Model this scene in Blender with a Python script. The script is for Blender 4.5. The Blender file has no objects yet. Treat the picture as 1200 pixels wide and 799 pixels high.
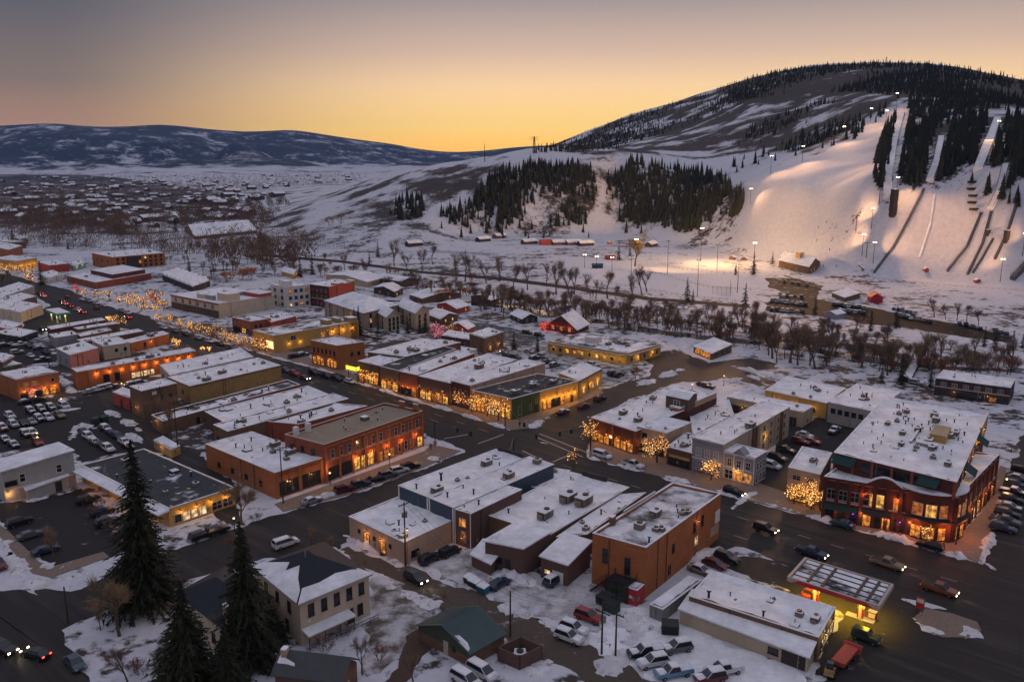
import bpy, bmesh, math, random
import numpy as np
from mathutils import Vector, Matrix

random.seed(7)
rng = np.random.default_rng(7)
SC = bpy.context.scene
COL = SC.collection

# ------------------------------------------------------------------ camera
W, H = 1200.0, 799.0            # photograph size, used to turn survey points into ground positions
F, HZ, CH = 980.0, 188.0, 72.0
PT = math.atan((399.5 - HZ) / F)
cP, sP = math.cos(PT), math.sin(PT)
cam_d = bpy.data.cameras.new('camera')
cam = bpy.data.objects.new('camera', cam_d)
COL.objects.link(cam)
cam.location = (0, 0, CH)
cam.rotation_euler = (math.pi / 2 - PT, 0, 0)
cam_d.sensor_width = 36.0
cam_d.lens = 36.0 * F / W
cam_d.clip_start = 1.0
cam_d.clip_end = 60000
SC.camera = cam

# ------------------------------------------------------------------ sky and sun (dusk)
SC.view_settings.view_transform = 'Standard'
SC.view_settings.look = 'None'
SC.view_settings.exposure = 0.0
SC.view_settings.gamma = 1.0
SUN_EL, SUN_AZ = math.radians(-1.5), math.radians(0.0)   # just set, behind the gap in the hills (towards +Y)

world = bpy.data.worlds.new('World')
SC.world = world
world.use_nodes = True
nt = world.node_tree
nt.nodes.clear()
def N(tree, typ, **kw):
    n = tree.nodes.new(typ)
    for k, v in kw.items():
        if k.startswith('_'): setattr(n, k[1:], v)
        else: n.inputs[k.replace('__', ' ')].default_value = v
    return n
out = nt.nodes.new('ShaderNodeOutputWorld')
bg = nt.nodes.new('ShaderNodeBackground')
tc = nt.nodes.new('ShaderNodeTexCoord')
sep = nt.nodes.new('ShaderNodeSeparateXYZ')
nt.links.new(tc.outputs['Generated'], sep.inputs[0])
# elevation gradient toward the afterglow (west, +Y)
def ramp(tree, stops, interp='LINEAR'):
    r = tree.nodes.new('ShaderNodeValToRGB')
    r.color_ramp.interpolation = interp
    e = r.color_ramp.elements
    e[0].position, e[0].color = stops[0][0], (*stops[0][1], 1)
    e[1].position, e[1].color = stops[-1][0], (*stops[-1][1], 1)
    for p, c in stops[1:-1]:
        x = e.new(p); x.color = (*c, 1)
    return r
def lin(r, g, b):
    f = lambda c: (c / 255 / 12.92) if c <= 10 else ((c / 255 + .055) / 1.055) ** 2.4
    return (f(r), f(g), f(b))
mz = nt.nodes.new('ShaderNodeMapRange'); mz.inputs['From Min'].default_value = -0.02; mz.inputs['From Max'].default_value = 1.0
nt.links.new(sep.outputs['Z'], mz.inputs['Value'])
# z (sine of elevation) -> position (z+.02)/1.02
P_ = lambda z: (z + .02) / 1.02
hot = lambda k, *c: tuple(k * x for x in lin(*c))
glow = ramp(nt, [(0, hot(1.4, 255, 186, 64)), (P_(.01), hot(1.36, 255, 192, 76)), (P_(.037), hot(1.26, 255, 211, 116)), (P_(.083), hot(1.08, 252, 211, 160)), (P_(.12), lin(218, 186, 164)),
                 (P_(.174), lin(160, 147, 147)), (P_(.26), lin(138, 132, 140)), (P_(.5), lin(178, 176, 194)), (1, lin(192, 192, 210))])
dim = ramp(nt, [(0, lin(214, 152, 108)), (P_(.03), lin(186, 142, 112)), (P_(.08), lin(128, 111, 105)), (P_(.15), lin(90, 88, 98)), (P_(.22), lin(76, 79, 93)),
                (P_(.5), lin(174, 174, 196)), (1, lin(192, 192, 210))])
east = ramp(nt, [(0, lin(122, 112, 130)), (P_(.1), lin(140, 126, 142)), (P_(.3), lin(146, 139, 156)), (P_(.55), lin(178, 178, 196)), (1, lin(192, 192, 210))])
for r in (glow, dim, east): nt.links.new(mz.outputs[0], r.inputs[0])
# azimuth weight: cos of angle to the afterglow direction
gaz = math.radians(13)
dotn = nt.nodes.new('ShaderNodeVectorMath'); dotn.operation = 'DOT_PRODUCT'
flat = nt.nodes.new('ShaderNodeVectorMath'); flat.operation = 'MULTIPLY'; flat.inputs[1].default_value = (1, 1, 0)
nrm = nt.nodes.new('ShaderNodeVectorMath'); nrm.operation = 'NORMALIZE'
nt.links.new(tc.outputs['Generated'], flat.inputs[0]); nt.links.new(flat.outputs[0], nrm.inputs[0])
nt.links.new(nrm.outputs[0], dotn.inputs[0]); dotn.inputs[1].default_value = (math.sin(gaz), math.cos(gaz), 0)
w1 = nt.nodes.new('ShaderNodeMapRange'); w1.interpolation_type = 'SMOOTHSTEP'
w1.inputs['From Min'].default_value = 0.75; w1.inputs['From Max'].default_value = 0.985
nt.links.new(dotn.outputs['Value'], w1.inputs['Value'])
w2 = nt.nodes.new('ShaderNodeMapRange'); w2.interpolation_type = 'SMOOTHSTEP'
w2.inputs['From Min'].default_value = -0.5; w2.inputs['From Max'].default_value = 0.75
nt.links.new(dotn.outputs['Value'], w2.inputs['Value'])
def mixc(tree, fac, a, b, blend='MIX'):
    m = tree.nodes.new('ShaderNodeMix'); m.data_type = 'RGBA'; m.blend_type = blend
    for s, v in ((0, fac), (6, a), (7, b)):
        if isinstance(v, (int, float)): m.inputs[s].default_value = v
        elif isinstance(v, tuple): m.inputs[s].default_value = (*v, 1)
        else: tree.links.new(v, m.inputs[s])
    return m.outputs[2]
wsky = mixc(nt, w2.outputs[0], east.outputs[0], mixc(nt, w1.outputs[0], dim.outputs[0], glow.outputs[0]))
sky = nt.nodes.new('ShaderNodeTexSky'); sky.sky_type = 'NISHITA'; sky.sun_disc = False
sky.sun_elevation = SUN_EL; sky.sun_rotation = SUN_AZ
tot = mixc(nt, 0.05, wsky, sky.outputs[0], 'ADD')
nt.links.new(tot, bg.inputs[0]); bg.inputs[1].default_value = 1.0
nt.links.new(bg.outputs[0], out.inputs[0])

sun_d = bpy.data.lights.new('sun', 'SUN'); sun_d.energy = 0.12; sun_d.angle = math.radians(14); sun_d.color = (1, .66, .38)
sun = bpy.data.objects.new('sun', sun_d); COL.objects.link(sun)
sun.rotation_euler = (math.radians(-84), 0, 0)     # low western afterglow, from +Y
sun.location = (0, 50, 200)

SC.cycles.use_denoising = True
SC.cycles.max_bounces = 4
SC.cycles.diffuse_bounces = 2
SC.cycles.glossy_bounces = 2
SC.cycles.transmission_bounces = 2
SC.cycles.volume_bounces = 0
SC.cycles.sample_clamp_indirect = 3.0
SC.cycles.sample_clamp_direct = 12.0
SC.cycles.caustics_reflective = False
SC.cycles.caustics_refractive = False
SC.cycles.use_adaptive_sampling = True
SC.cycles.adaptive_threshold = 0.02

# ------------------------------------------------------------------ survey helpers
def ray(px, py):
    x = (px - 600) / F; y = (399.5 - py) / F
    return np.array([x, cP + y * sP, -sP + y * cP])
def g(px, py, z=0.0):
    """ground point (height z) seen at a survey point"""
    d = ray(px, py); t = (z - CH) / d[2]
    return Vector((d[0] * t, d[1] * t, z))
def pr(x, y, z):
    v = z - CH
    f = y * cP - v * sP; u = y * sP + v * cP
    return 600 + F * x / f, 399.5 - F * u / f
def at_range(px, py, D):
    d = ray(px, py); k = D / math.hypot(d[0], d[1])
    return d[0] * k, d[1] * k, CH + d[2] * k
def hgt(px, ytop, ybase):
    b = g(px, ybase); d = ray(px, ytop)
    k = math.hypot(b.x, b.y) / math.hypot(d[0], d[1])
    return CH + d[2] * k

# ------------------------------------------------------------------ materials
MATS = {}
def mat(name, col=(.5, .5, .5), rough=.8, metal=0., emit=None, estr=0., noise=0., nscale=3., col2=None, brick=None, spec=.3, bump=0., stripes=None):
    """procedural principled material: base colour broken up by noise (dirt, weather) and optionally bricks or boards"""
    if name in MATS: return MATS[name]
    m = bpy.data.materials.new(name); m.use_nodes = True
    t = m.node_tree; b = t.nodes['Principled BSDF']
    b.inputs['Roughness'].default_value = rough; b.inputs['Metallic'].default_value = metal
    b.inputs['Specular IOR Level'].default_value = spec
    c = (*col, 1)
    b.inputs['Base Color'].default_value = c
    src = None
    co = t.nodes.new('ShaderNodeTexCoord')
    if brick:
        br = t.nodes.new('ShaderNodeTexBrick')
        br.inputs['Color1'].default_value = c
        br.inputs['Color2'].default_value = (*(col2 or tuple(x * .7 for x in col)), 1)
        br.inputs['Mortar'].default_value = (*brick[2], 1)
        br.inputs['Scale'].default_value = 1.0
        br.inputs['Brick Width'].default_value = brick[0]; br.inputs['Row Height'].default_value = brick[1]
        br.inputs['Mortar Size'].default_value = brick[3] if len(brick) > 3 else .02
        mp = t.nodes.new('ShaderNodeCombineXYZ'); sp = t.nodes.new('ShaderNodeSeparateXYZ')
        t.links.new(co.outputs['Object'], sp.inputs[0])
        ad = t.nodes.new('ShaderNodeMath'); ad.operation = 'ADD'
        t.links.new(sp.outputs[0], ad.inputs[0]); t.links.new(sp.outputs[1], ad.inputs[1])
        t.links.new(ad.outputs[0], mp.inputs[0]); t.links.new(sp.outputs[2], mp.inputs[1])
        t.links.new(mp.outputs[0], br.inputs[0]); src = br.outputs[0]
    if noise:
        nz = t.nodes.new('ShaderNodeTexNoise'); nz.inputs['Scale'].default_value = nscale; nz.inputs['Detail'].default_value = 6
        nz.inputs['Roughness'].default_value = .65
        t.links.new(co.outputs['Object'], nz.inputs['Vector'])
        rp = ramp(t, [(.3, (0, 0, 0)), (.7, (1, 1, 1))]); t.links.new(nz.outputs[0], rp.inputs[0])
        mul = t.nodes.new('ShaderNodeMath'); mul.operation = 'MULTIPLY'; mul.inputs[1].default_value = noise
        t.links.new(rp.outputs[0], mul.inputs[0])
        src = mixc(t, mul.outputs[0], src if src else tuple(col), col2 if (col2 and not brick) else tuple(x * .45 for x in col))
        if bump:
            bp = t.nodes.new('ShaderNodeBump'); bp.inputs['Strength'].default_value = bump; bp.inputs['Distance'].default_value = .2
            t.links.new(nz.outputs[0], bp.inputs['Height']); t.links.new(bp.outputs[0], b.inputs['Normal'])
    if src: t.links.new(src, b.inputs['Base Color'])
    if emit:
        b.inputs['Emission Color'].default_value = (*emit, 1); b.inputs['Emission Strength'].default_value = estr
        m.cycles.emission_sampling = 'NONE' if estr < 1e9 else 'AUTO'
    MATS[name] = m
    return m

def snow_over(name, under, cover, scale=.35, snow=(.80, .80, .83), stretch=(1, 1, 1), rot=0., rough_under=.85, soft=.06, under2=None, tint=None):
    """snow lying in uneven drifts over a surface; cover = share of the surface still white"""
    if name in MATS: return MATS[name]
    m = bpy.data.materials.new(name); m.use_nodes = True
    t = m.node_tree; b = t.nodes['Principled BSDF']
    b.inputs['Specular IOR Level'].default_value = .06
    co = t.nodes.new('ShaderNodeTexCoord'); mp = t.nodes.new('ShaderNodeMapping'); mp.inputs['Scale'].default_value = stretch; mp.inputs['Rotation'].default_value = (0, 0, rot); mp.vector_type = 'TEXTURE' if rot else 'POINT'
    t.links.new(co.outputs['Object'], mp.inputs[0])
    nz = t.nodes.new('ShaderNodeTexNoise'); nz.inputs['Scale'].default_value = scale; nz.inputs['Detail'].default_value = 9; nz.inputs['Roughness'].default_value = .62
    t.links.new(mp.outputs[0], nz.inputs['Vector'])
    th = .5 + (cover - .5) * -.52
    rp = ramp(t, [(max(0, th - soft), (0, 0, 0)), (min(1, th + soft), (1, 1, 1))]); t.links.new(nz.outputs[0], rp.inputs[0])
    n2 = t.nodes.new('ShaderNodeTexNoise'); n2.inputs['Scale'].default_value = scale * 5; n2.inputs['Detail'].default_value = 5
    t.links.new(mp.outputs[0] if rot else co.outputs['Object'], n2.inputs['Vector'])
    n3 = t.nodes.new('ShaderNodeTexNoise'); n3.inputs['Scale'].default_value = .22; n3.inputs['Detail'].default_value = 8; n3.inputs['Roughness'].default_value = .7; t.links.new(co.outputs['Object'], n3.inputs['Vector'])
    r3 = ramp(t, [(.42, (0, 0, 0)), (.62, (1, 1, 1))]); t.links.new(n3.outputs[0], r3.inputs[0])
    sn = mixc(t, r3.outputs[0], mixc(t, n2.outputs[0], tuple(s * .62 for s in snow), tuple(s * .86 for s in snow)), mixc(t, n2.outputs[0], tuple(s * .82 for s in snow), tuple(s * 1.08 for s in snow)))
    un = mixc(t, n2.outputs[0], under, under2 or tuple(s * 1.7 for s in under))
    t.links.new(mixc(t, rp.outputs[0], un, sn), b.inputs['Base Color'])
    b.inputs['Roughness'].default_value = rough_under
    bp = t.nodes.new('ShaderNodeBump'); bp.inputs['Strength'].default_value = .35; bp.inputs['Distance'].default_value = .3
    t.links.new(nz.outputs[0], bp.inputs['Height']); t.links.new(bp.outputs[0], b.inputs['Normal'])
    MATS[name] = m
    return m

SNOW = snow_over('snow', (.32, .31, .33), 1.25, .25)
# ------------------------------------------------------------------ mesh builder
class MB:
    def __init__(s): s.v = []; s.f = []; s.m = []
    def add(s, vs, fs, mi=0):
        o = len(s.v); s.v += [tuple(v) for v in vs]
        s.f += [tuple(o + i for i in f) for f in fs]; s.m += [mi] * len(fs)
    def quad(s, a, b, c, d, mi=0): s.add((a, b, c, d), ((0, 1, 2, 3),), mi)
    def hexa(s, p, mi=0, bottom=True):
        """p: 4 bottom then 4 top points"""
        fs = [(4, 5, 6, 7), (0, 1, 5, 4), (1, 2, 6, 5), (2, 3, 7, 6), (3, 0, 4, 7)]
        if bottom: fs.append((3, 2, 1, 0))
        s.add(p, fs, mi)
    def box(s, x0, x1, y0, y1, z0, z1, mi=0, R=None):
        p = [(x0, y0, z0), (x1, y0, z0), (x1, y1, z0), (x0, y1, z0), (x0, y0, z1), (x1, y0, z1), (x1, y1, z1), (x0, y1, z1)]
        if R is not None: p = [R @ Vector(q) for q in p]
        s.hexa(p, mi)
    def tube(s, pts, rad, n=6, mi=0, cap=True):
        pts = [Vector(p) for p in pts]
        if not hasattr(rad, '__len__'): rad = [rad] * len(pts)
        o = len(s.v); k = len(pts)
        for i, p in enumerate(pts):
            d = (pts[min(i + 1, k - 1)] - pts[max(i - 1, 0)])
            if d.length < 1e-6: d = Vector((0, 0, 1))
            d.normalize()
            a = d.cross(Vector((0, 0, 1)) if abs(d.z) < .9 else Vector((1, 0, 0))).normalized(); b = d.cross(a)
            for j in range(n):
                t = 2 * math.pi * j / n
                s.v.append(tuple(p + (a * math.cos(t) + b * math.sin(t)) * rad[i]))
        for i in range(k - 1):
            for j in range(n):
                j2 = (j + 1) % n
                s.f.append((o + i * n + j, o + i * n + j2, o + (i + 1) * n + j2, o + (i + 1) * n + j)); s.m.append(mi)
        if cap:
            s.f.append(tuple(o + (k - 1) * n + j for j in range(n))); s.m.append(mi)
            s.f.append(tuple(o + j for j in reversed(range(n)))); s.m.append(mi)
    def mesh(s, name, mats, smooth=False):
        me = bpy.data.meshes.new(name)
        me.from_pydata(s.v, [], s.f)
        if not isinstance(mats, (list, tuple)): mats = [mats]
        for m in mats: me.materials.append(m)
        if len(mats) > 1: me.polygons.foreach_set('material_index', s.m)
        if smooth: me.polygons.foreach_set('use_smooth', [True] * len(me.polygons))
        me.update()
        return me
    def build(s, name, mats, parent=None, loc=None, smooth=False):
        return link(name, s.mesh(name, mats, smooth), parent, loc)
def link(name, me, parent=None, loc=None, rz=None):
    o = bpy.data.objects.new(name, me); COL.objects.link(o)
    if parent: o.parent = parent
    if loc is not None: o.location = loc
    if rz is not None: o.rotation_euler = (0, 0, rz)
    return o
def empty(name, loc, rz=0.): return link(name, None, None, loc, rz)
def tag(o, label=None, cat=None, group=None, kind=None):
    if label: o['label'] = label
    if cat: o['category'] = cat
    if group: o['group'] = group
    if kind: o['kind'] = kind
    return o
def copy_tree(o, parent=None):
    c = o.copy(); COL.objects.link(c)
    if parent: c.parent = parent
    for ch in [x for x in o.children]: copy_tree(ch, c)
    return c
def fix_normals(me):
    bm = bmesh.new(); bm.from_mesh(me); bmesh.ops.recalc_face_normals(bm, faces=bm.faces); bm.to_mesh(me); bm.free()

# ------------------------------------------------------------------ terrain: one sheet from the town to the mountains
CP = []
def cp(*a): CP.extend(a)
# far mountains: foot, crest, beyond
for x, y in ((-300, 150), (-150, 153), (0, 150), (60, 145), (120, 150), (190, 146.5), (240, 152), (300, 157), (335, 153), (400, 163), (460, 170), (500, 178), (545, 180), (600, 174), (700, 170)):
    cp((x, y, 9500)); cp((x, y + 22, 8000))
    cp((x, y + 14, 11800))
for x in range(-300, 650, 75): cp((x, 197, 5600))
for x, y in ((0, 181), (70, 179), (150, 190)): cp((x, y, 5000)); cp((x, y + 14, 4300))
for x, y, D in ((215, 186, 6500), (265, 165, 7200), (300, 172, 7000), (345, 188, 6600), (240, 192, 6000), (480, 190, 7000), (430, 187, 7300)): cp((x, y, D))
# nearer spur and bench
for x, y in ((380, 231), (430, 211), (480, 201), (540, 193), (600, 186), (680, 181), (760, 176)): cp((x, y, 1200 if x > 400 else 1250))
for x, y in ((450, 250), (520, 235), (600, 225), (700, 220), (780, 215), (830, 225)): cp((x, y, 880))
for x, y in ((450, 275), (520, 265), (600, 255), (700, 250), (780, 248), (840, 258)): cp((x, y, 735))
# big hill
for x, y, D in ((615, 180, 1950), (680, 158, 1900), (740, 135, 1850), (800, 118, 1800), (850, 105, 1750), (900, 88, 1700), (960, 79, 1650), (1040, 75.5, 1600), (1120, 79, 1550), (1200, 97, 1500), (1300, 108, 1500), (1400, 125, 1500)):
    cp((x, y, D)); cp((x, y + 25, D * 1.35)); cp((x, y + 60, D * 2.2))
for x, y, D in ((860, 130, 1450), (950, 112, 1350), (950, 145, 1080), (880, 160, 1150), (870, 178, 1050), (800, 150, 1500), (700, 170, 1600), (760, 165, 1400), (1050, 106, 1150), (1120, 112, 1080), (1200, 122, 1000), (1300, 140, 1000)): cp((x, y, D))
# ski hill
for x, y, D in ((870, 205, 820), (930, 180, 880), (1035, 140, 960), (1050, 118, 1020), (885, 240, 690), (950, 215, 700), (1000, 180, 780), (960, 260, 590), (1040, 230, 600), (1060, 180, 740),
                (1050, 285, 510), (1110, 260, 520), (1190, 255, 490), (1110, 205, 630), (1190, 205, 600), (1110, 150, 820), (1190, 155, 780), (1300, 250, 480), (1300, 180, 650), (900, 275, 600), (1130, 300, 455), (1400, 240, 480), (1400, 180, 640)): cp((x, y, D))
P3 = np.array([at_range(*c) for c in CP])
BASE = [(-400, 205), (100, 205), (250, 225), (310, 262), (380, 292), (450, 296), (600, 286), (720, 276), (830, 292), (900, 306), (1000, 327), (1100, 340), (1200, 352), (1400, 375)]
bx_ = []
for x, y in BASE:
    p = g(x, y); bx_.append((math.atan2(p.x, p.y), math.hypot(p.x, p.y)))
bx_ = np.array(bx_)
def base_range(az): return np.exp(np.interp(az, bx_[:, 0], np.log(bx_[:, 1])))
def uv_(x, y): return np.stack([np.arctan2(x, y) / .15, np.log(np.hypot(x, y)) / .22], -1)
zero = [(p[0], p[1], 0) for p in [g(x, y) for x, y in BASE]]
zero += [(0.8 * p[0], 0.8 * p[1], 0) for p in zero]
# keep the valley floor behind the spur flat
for x in (-300, -100, 100, 250, 340, 420): p = g(x, 199); zero.append((p.x, p.y, 0))
for x in (460, 530): q = at_range(x, 197, 2600); zero.append((q[0], q[1], 0))
for x in (-100, 100, 250): p = g(x, 212); zero.append((p.x, p.y, 0))
PP = np.vstack([P3, np.array(zero)])
U = uv_(PP[:, 0], PP[:, 1])
def tps(r2): return np.where(r2 > 1e-12, .5 * r2 * np.log(np.maximum(r2, 1e-12)), 0)
n_ = len(U)
K = tps(((U[:, None] - U[None]) ** 2).sum(-1)) + np.eye(n_) * 1e-3
Q = np.hstack([np.ones((n_, 1)), U])
A_ = np.block([[K, Q], [Q.T, np.zeros((3, 3))]])
# interpolate height as elevation per range so far relief does not swamp the near hill
hv = PP[:, 2] / np.hypot(PP[:, 0], PP[:, 1])
sol = np.linalg.solve(A_, np.concatenate([hv, np.zeros(3)]))
def fbm(x, y, seed=0, oct=4):
    r = np.random.default_rng(seed); s = np.zeros_like(x); a = 1.
    for o in range(oct):
        k = 2. ** o
        for _ in range(4):
            th = r.uniform(0, 2 * math.pi); ph = r.uniform(0, 6.28)
            s += a * .35 * np.sin((x * math.cos(th) + y * math.sin(th)) * k * r.uniform(.7, 1.4) + ph)
        a *= .5
    return s
def height(x, y):
    x = np.atleast_1d(np.asarray(x, float)); y = np.atleast_1d(np.asarray(y, float))
    D = np.maximum(np.hypot(x, y), 1.); az = np.arctan2(x, y)
    V = uv_(x, np.where(np.abs(y) < 1e-6, 1e-6, y))
    z = np.empty(len(x))
    for i in range(0, len(x), 20000):
        k = tps(((V[i:i + 20000, None] - U[None]) ** 2).sum(-1))
        z[i:i + 20000] = k @ sol[:n_] + sol[n_] + V[i:i + 20000] @ sol[n_ + 1:]
    z = z * D
    br = base_range(az)
    t = np.clip((D / br - 1.0) / .16, 0, 1); t = t * t * (3 - 2 * t)
    far = np.clip((D - 2500) / 2000, 0, 1)
    z = np.maximum(z, 0) * t
    z += t * np.clip(z / 40, 0, 1) * (fbm(x / 45, y / 45, 3) * 2.2 * (1 - far) + far * np.clip(z / 150, 0, 1) * -np.abs(fbm(x / 520, y / 520, 5, 5)) * 80 * np.clip((9300 - D) / 1800, 0, 1))
    z = np.maximum(z, 0)
    return np.where(D < br, 0., z)
def hz(x, y): return float(height([x], [y])[0])
# ---- terrain sheet
AZ = np.radians(np.concatenate([np.linspace(-75, -36, 60, endpoint=False), np.linspace(-36, 36, 520), np.linspace(36.2, 75, 60)]))
RG = np.concatenate([[4, 20, 40, 60], np.geomspace(75, 420, 60, endpoint=False), np.geomspace(420, 2000, 260, endpoint=False), np.geomspace(2000, 12500, 130)])
aa, rr = np.meshgrid(AZ, RG)
tx, ty = (rr * np.sin(aa)).ravel(), (rr * np.cos(aa)).ravel()
tz = height(tx, ty)
nA, nR = len(AZ), len(RG)
idx = np.arange(nA * nR).reshape(nR, nA)
quads = np.stack([idx[:-1, :-1], idx[:-1, 1:], idx[1:, 1:], idx[1:, :-1]], -1).reshape(-1, 4)[:, ::-1]
tme = bpy.data.meshes.new('terrain')
tme.from_pydata(np.stack([tx, ty, tz], -1).tolist(), [], quads.tolist())
tme.polygons.foreach_set('use_smooth', [True] * len(tme.polygons))
tppx, tppy = pr(tx, ty, tz)
def inpoly(px, py, poly):
    c = np.zeros(len(px), bool); n = len(poly)
    for i in range(n):
        x1, y1 = poly[i]; x2, y2 = poly[(i + 1) % n]
        k = ((y1 > py) != (y2 > py)) & (px < (x2 - x1) * (py - y1) / ((y2 - y1) or 1e-9) + x1)
        c ^= k
    return c
# surveyed regions of the hills
SKI = [(868, 222), (900, 200), (960, 182), (1000, 160), (1036, 137), (1048, 140), (1030, 175), (1022, 205), (1030, 232), (1060, 225), (1110, 218), (1160, 205), (1210, 200), (1210, 345), (1100, 332), (1000, 322), (930, 312), (885, 300), (862, 282), (872, 255)]
BRUSHY = [(330, 290), (300, 262), (380, 231), (430, 211), (480, 201), (545, 194), (600, 190), (600, 215), (520, 240), (470, 255), (430, 290)]
UPPER = [(610, 181), (680, 158), (740, 135), (800, 118), (850, 105), (900, 88), (960, 79), (1040, 75), (1120, 79), (1210, 95), (1210, 130), (1050, 118), (1000, 150), (950, 178), (870, 182), (800, 178), (700, 180)]
FOREST = [[(555, 232), (580, 205), (620, 195), (690, 196), (702, 218), (690, 262), (640, 270), (600, 270), (560, 258)],
          [(706, 255), (712, 215), (740, 190), (775, 195), (800, 200), (850, 208), (858, 225), (842, 238), (835, 262), (800, 274), (762, 262), (735, 262)],
          [(515, 250), (560, 232), (600, 262), (590, 280), (540, 268)],
          [(455, 250), (468, 232), (495, 232), (498, 255), (470, 260)],
          [(1060, 172), (1062, 120), (1115, 116), (1200, 130), (1212, 132), (1212, 215), (1180, 200), (1130, 192), (1096, 218), (1062, 218), (1050, 200)],
          [(1022, 200), (1030, 170), (1050, 135), (1052, 178), (1046, 218), (1026, 222)],
          [(840, 238), (856, 225), (872, 228), (868, 252), (845, 258)]]
TOPWOOD = [(838, 105), (900, 85), (960, 77), (1040, 74), (1120, 78), (1212, 95), (1212, 128), (1130, 116), (1050, 112), (1000, 108), (920, 112), (870, 118)]
ski = inpoly(tppx, tppy, SKI)
brush = np.full(len(tx), .42)
town = (np.hypot(tx, ty) < base_range(np.arctan2(tx, ty)))
brush[inpoly(tppx, tppy, BRUSHY)] = .66
brush[inpoly(tppx, tppy, UPPER)] = .80
brush[inpoly(tppx, tppy, TOPWOOD)] = 1.05
for fp in FOREST: brush[inpoly(tppx, tppy, fp)] = .72
brush[ski] = 0.0
brush[(np.hypot(tx, ty) > 4800) & (tz > 30)] = .84
brush[town & (np.hypot(tx, ty) < 420)] = .46
brush[inpoly(tppx, tppy, [(-200, 290), (200, 300), (420, 325), (560, 350), (620, 400), (420, 470), (250, 520), (-200, 520)])] = .74
brush[inpoly(tppx, tppy, [(440, 340), (640, 352), (780, 372), (1000, 405), (1210, 425), (1210, 450), (1000, 432), (780, 400), (600, 385), (470, 360)])] = .50
brush[inpoly(tppx, tppy, [(560, 690), (740, 705), (960, 800), (690, 800), (560, 720)])] = .1
town_near = inpoly(tppx, tppy, [(650, 300), (885, 318), (880, 355), (650, 330)])
brush[town & (np.hypot(tx, ty) >= 420)] = .46
brush[town_near] = .0
brush[town & (np.hypot(tx, ty) >= 1100)] = .86
ab = brush.reshape(nR, nA).copy()
for _ in range(3):
    p = np.pad(ab, 1, mode='edge'); ab = (p[:-2, 1:-1] + p[2:, 1:-1] + p[1:-1, :-2] + p[1:-1, 2:] + p[1:-1, 1:-1]) / 5
at_ = tme.attributes.new('brush', 'FLOAT', 'POINT'); at_.data.foreach_set('value', ab.ravel())
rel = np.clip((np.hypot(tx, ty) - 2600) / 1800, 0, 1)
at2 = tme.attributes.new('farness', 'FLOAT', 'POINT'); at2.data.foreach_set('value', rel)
at3 = tme.attributes.new('midness', 'FLOAT', 'POINT'); at3.data.foreach_set('value', np.clip((np.hypot(tx, ty) - 600) / 400, 0, 1))
def terrain_material():
    m = bpy.data.materials.new('snowy_terrain'); m.use_nodes = True; t = m.node_tree; b = t.nodes['Principled BSDF']
    b.inputs['Roughness'].default_value = .85; b.inputs['Specular IOR Level'].default_value = .2
    co = t.nodes.new('ShaderNodeTexCoord')
    def noise(scale, detail=6, rough=.6, st=(1, 1, 1)):
        mp = t.nodes.new('ShaderNodeMapping'); mp.inputs['Scale'].default_value = st
        t.links.new(co.outputs['Object'], mp.inputs[0])
        n = t.nodes.new('ShaderNodeTexNoise'); n.inputs['Scale'].default_value = scale; n.inputs['Detail'].default_value = detail; n.inputs['Roughness'].default_value = rough
        t.links.new(mp.outputs[0], n.inputs['Vector']); return n.outputs[0]
    def math_(op, a, b_, clamp=False):
        n = t.nodes.new('ShaderNodeMath'); n.operation = op; n.use_clamp = clamp
        for i, v in enumerate((a, b_)):
            if isinstance(v, (int, float)): n.inputs[i].default_value = v
            else: t.links.new(v, n.inputs[i])
        return n.outputs[0]
    A = t.nodes.new('ShaderNodeAttribute'); A.attribute_name = 'brush'
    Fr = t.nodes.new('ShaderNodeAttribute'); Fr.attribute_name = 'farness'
    near = noise(.055, 10, .7); nfar = math_('ADD', .275, math_('MULTIPLY', noise(.0034, 14, .80), .45)); nmid = math_('ADD', .255, math_('MULTIPLY', noise(.017, 7, .62, (1, 1, 1.6)), .49))
    mid = noise(.012, 10, .7)
    hf = noise(.30, 6, .6); nn = math_('ADD', math_('ADD', math_('MULTIPLY', near, .4), math_('MULTIPLY', mid, .3)), math_('MULTIPLY', hf, .3))
    mx = t.nodes.new('ShaderNodeMix'); t.links.new(Fr.outputs['Fac'], mx.inputs[0]); Md = t.nodes.new('ShaderNodeAttribute'); Md.attribute_name = 'midness'; m2 = t.nodes.new('ShaderNodeMix'); t.links.new(Md.outputs['Fac'], m2.inputs[0]); t.links.new(nn, m2.inputs[2]); t.links.new(nmid, m2.inputs[3]); t.links.new(m2.outputs[0], mx.inputs[2]); t.links.new(nfar, mx.inputs[3])
    # threshold = noise - (0.78 - brush*.55)
    thr = math_('SUBTRACT', .578, math_('MULTIPLY', A.outputs['Fac'], .15))
    cov = math_('MULTIPLY', math_('SUBTRACT', mx.outputs[0], thr), 26.0, True)
    fine = noise(.35, 6, .6)
    snow = mixc(t, fine, (.38, .38, .42), (.62, .62, .66))
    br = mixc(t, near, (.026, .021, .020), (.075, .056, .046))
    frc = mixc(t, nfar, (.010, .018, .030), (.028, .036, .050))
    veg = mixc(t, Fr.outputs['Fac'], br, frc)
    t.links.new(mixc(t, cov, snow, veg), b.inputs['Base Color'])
    bp = t.nodes.new('ShaderNodeBump'); bp.inputs['Strength'].default_value = .5; bp.inputs['Distance'].default_value = .6
    t.links.new(fine, bp.inputs['Height']); t.links.new(bp.outputs[0], b.inputs['Normal'])
    return m
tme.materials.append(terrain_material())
terrain = link('terrain', tme); tag(terrain, 'snow covered valley floor rising into brushy hills and far mountains', 'terrain', kind='structure')
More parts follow.
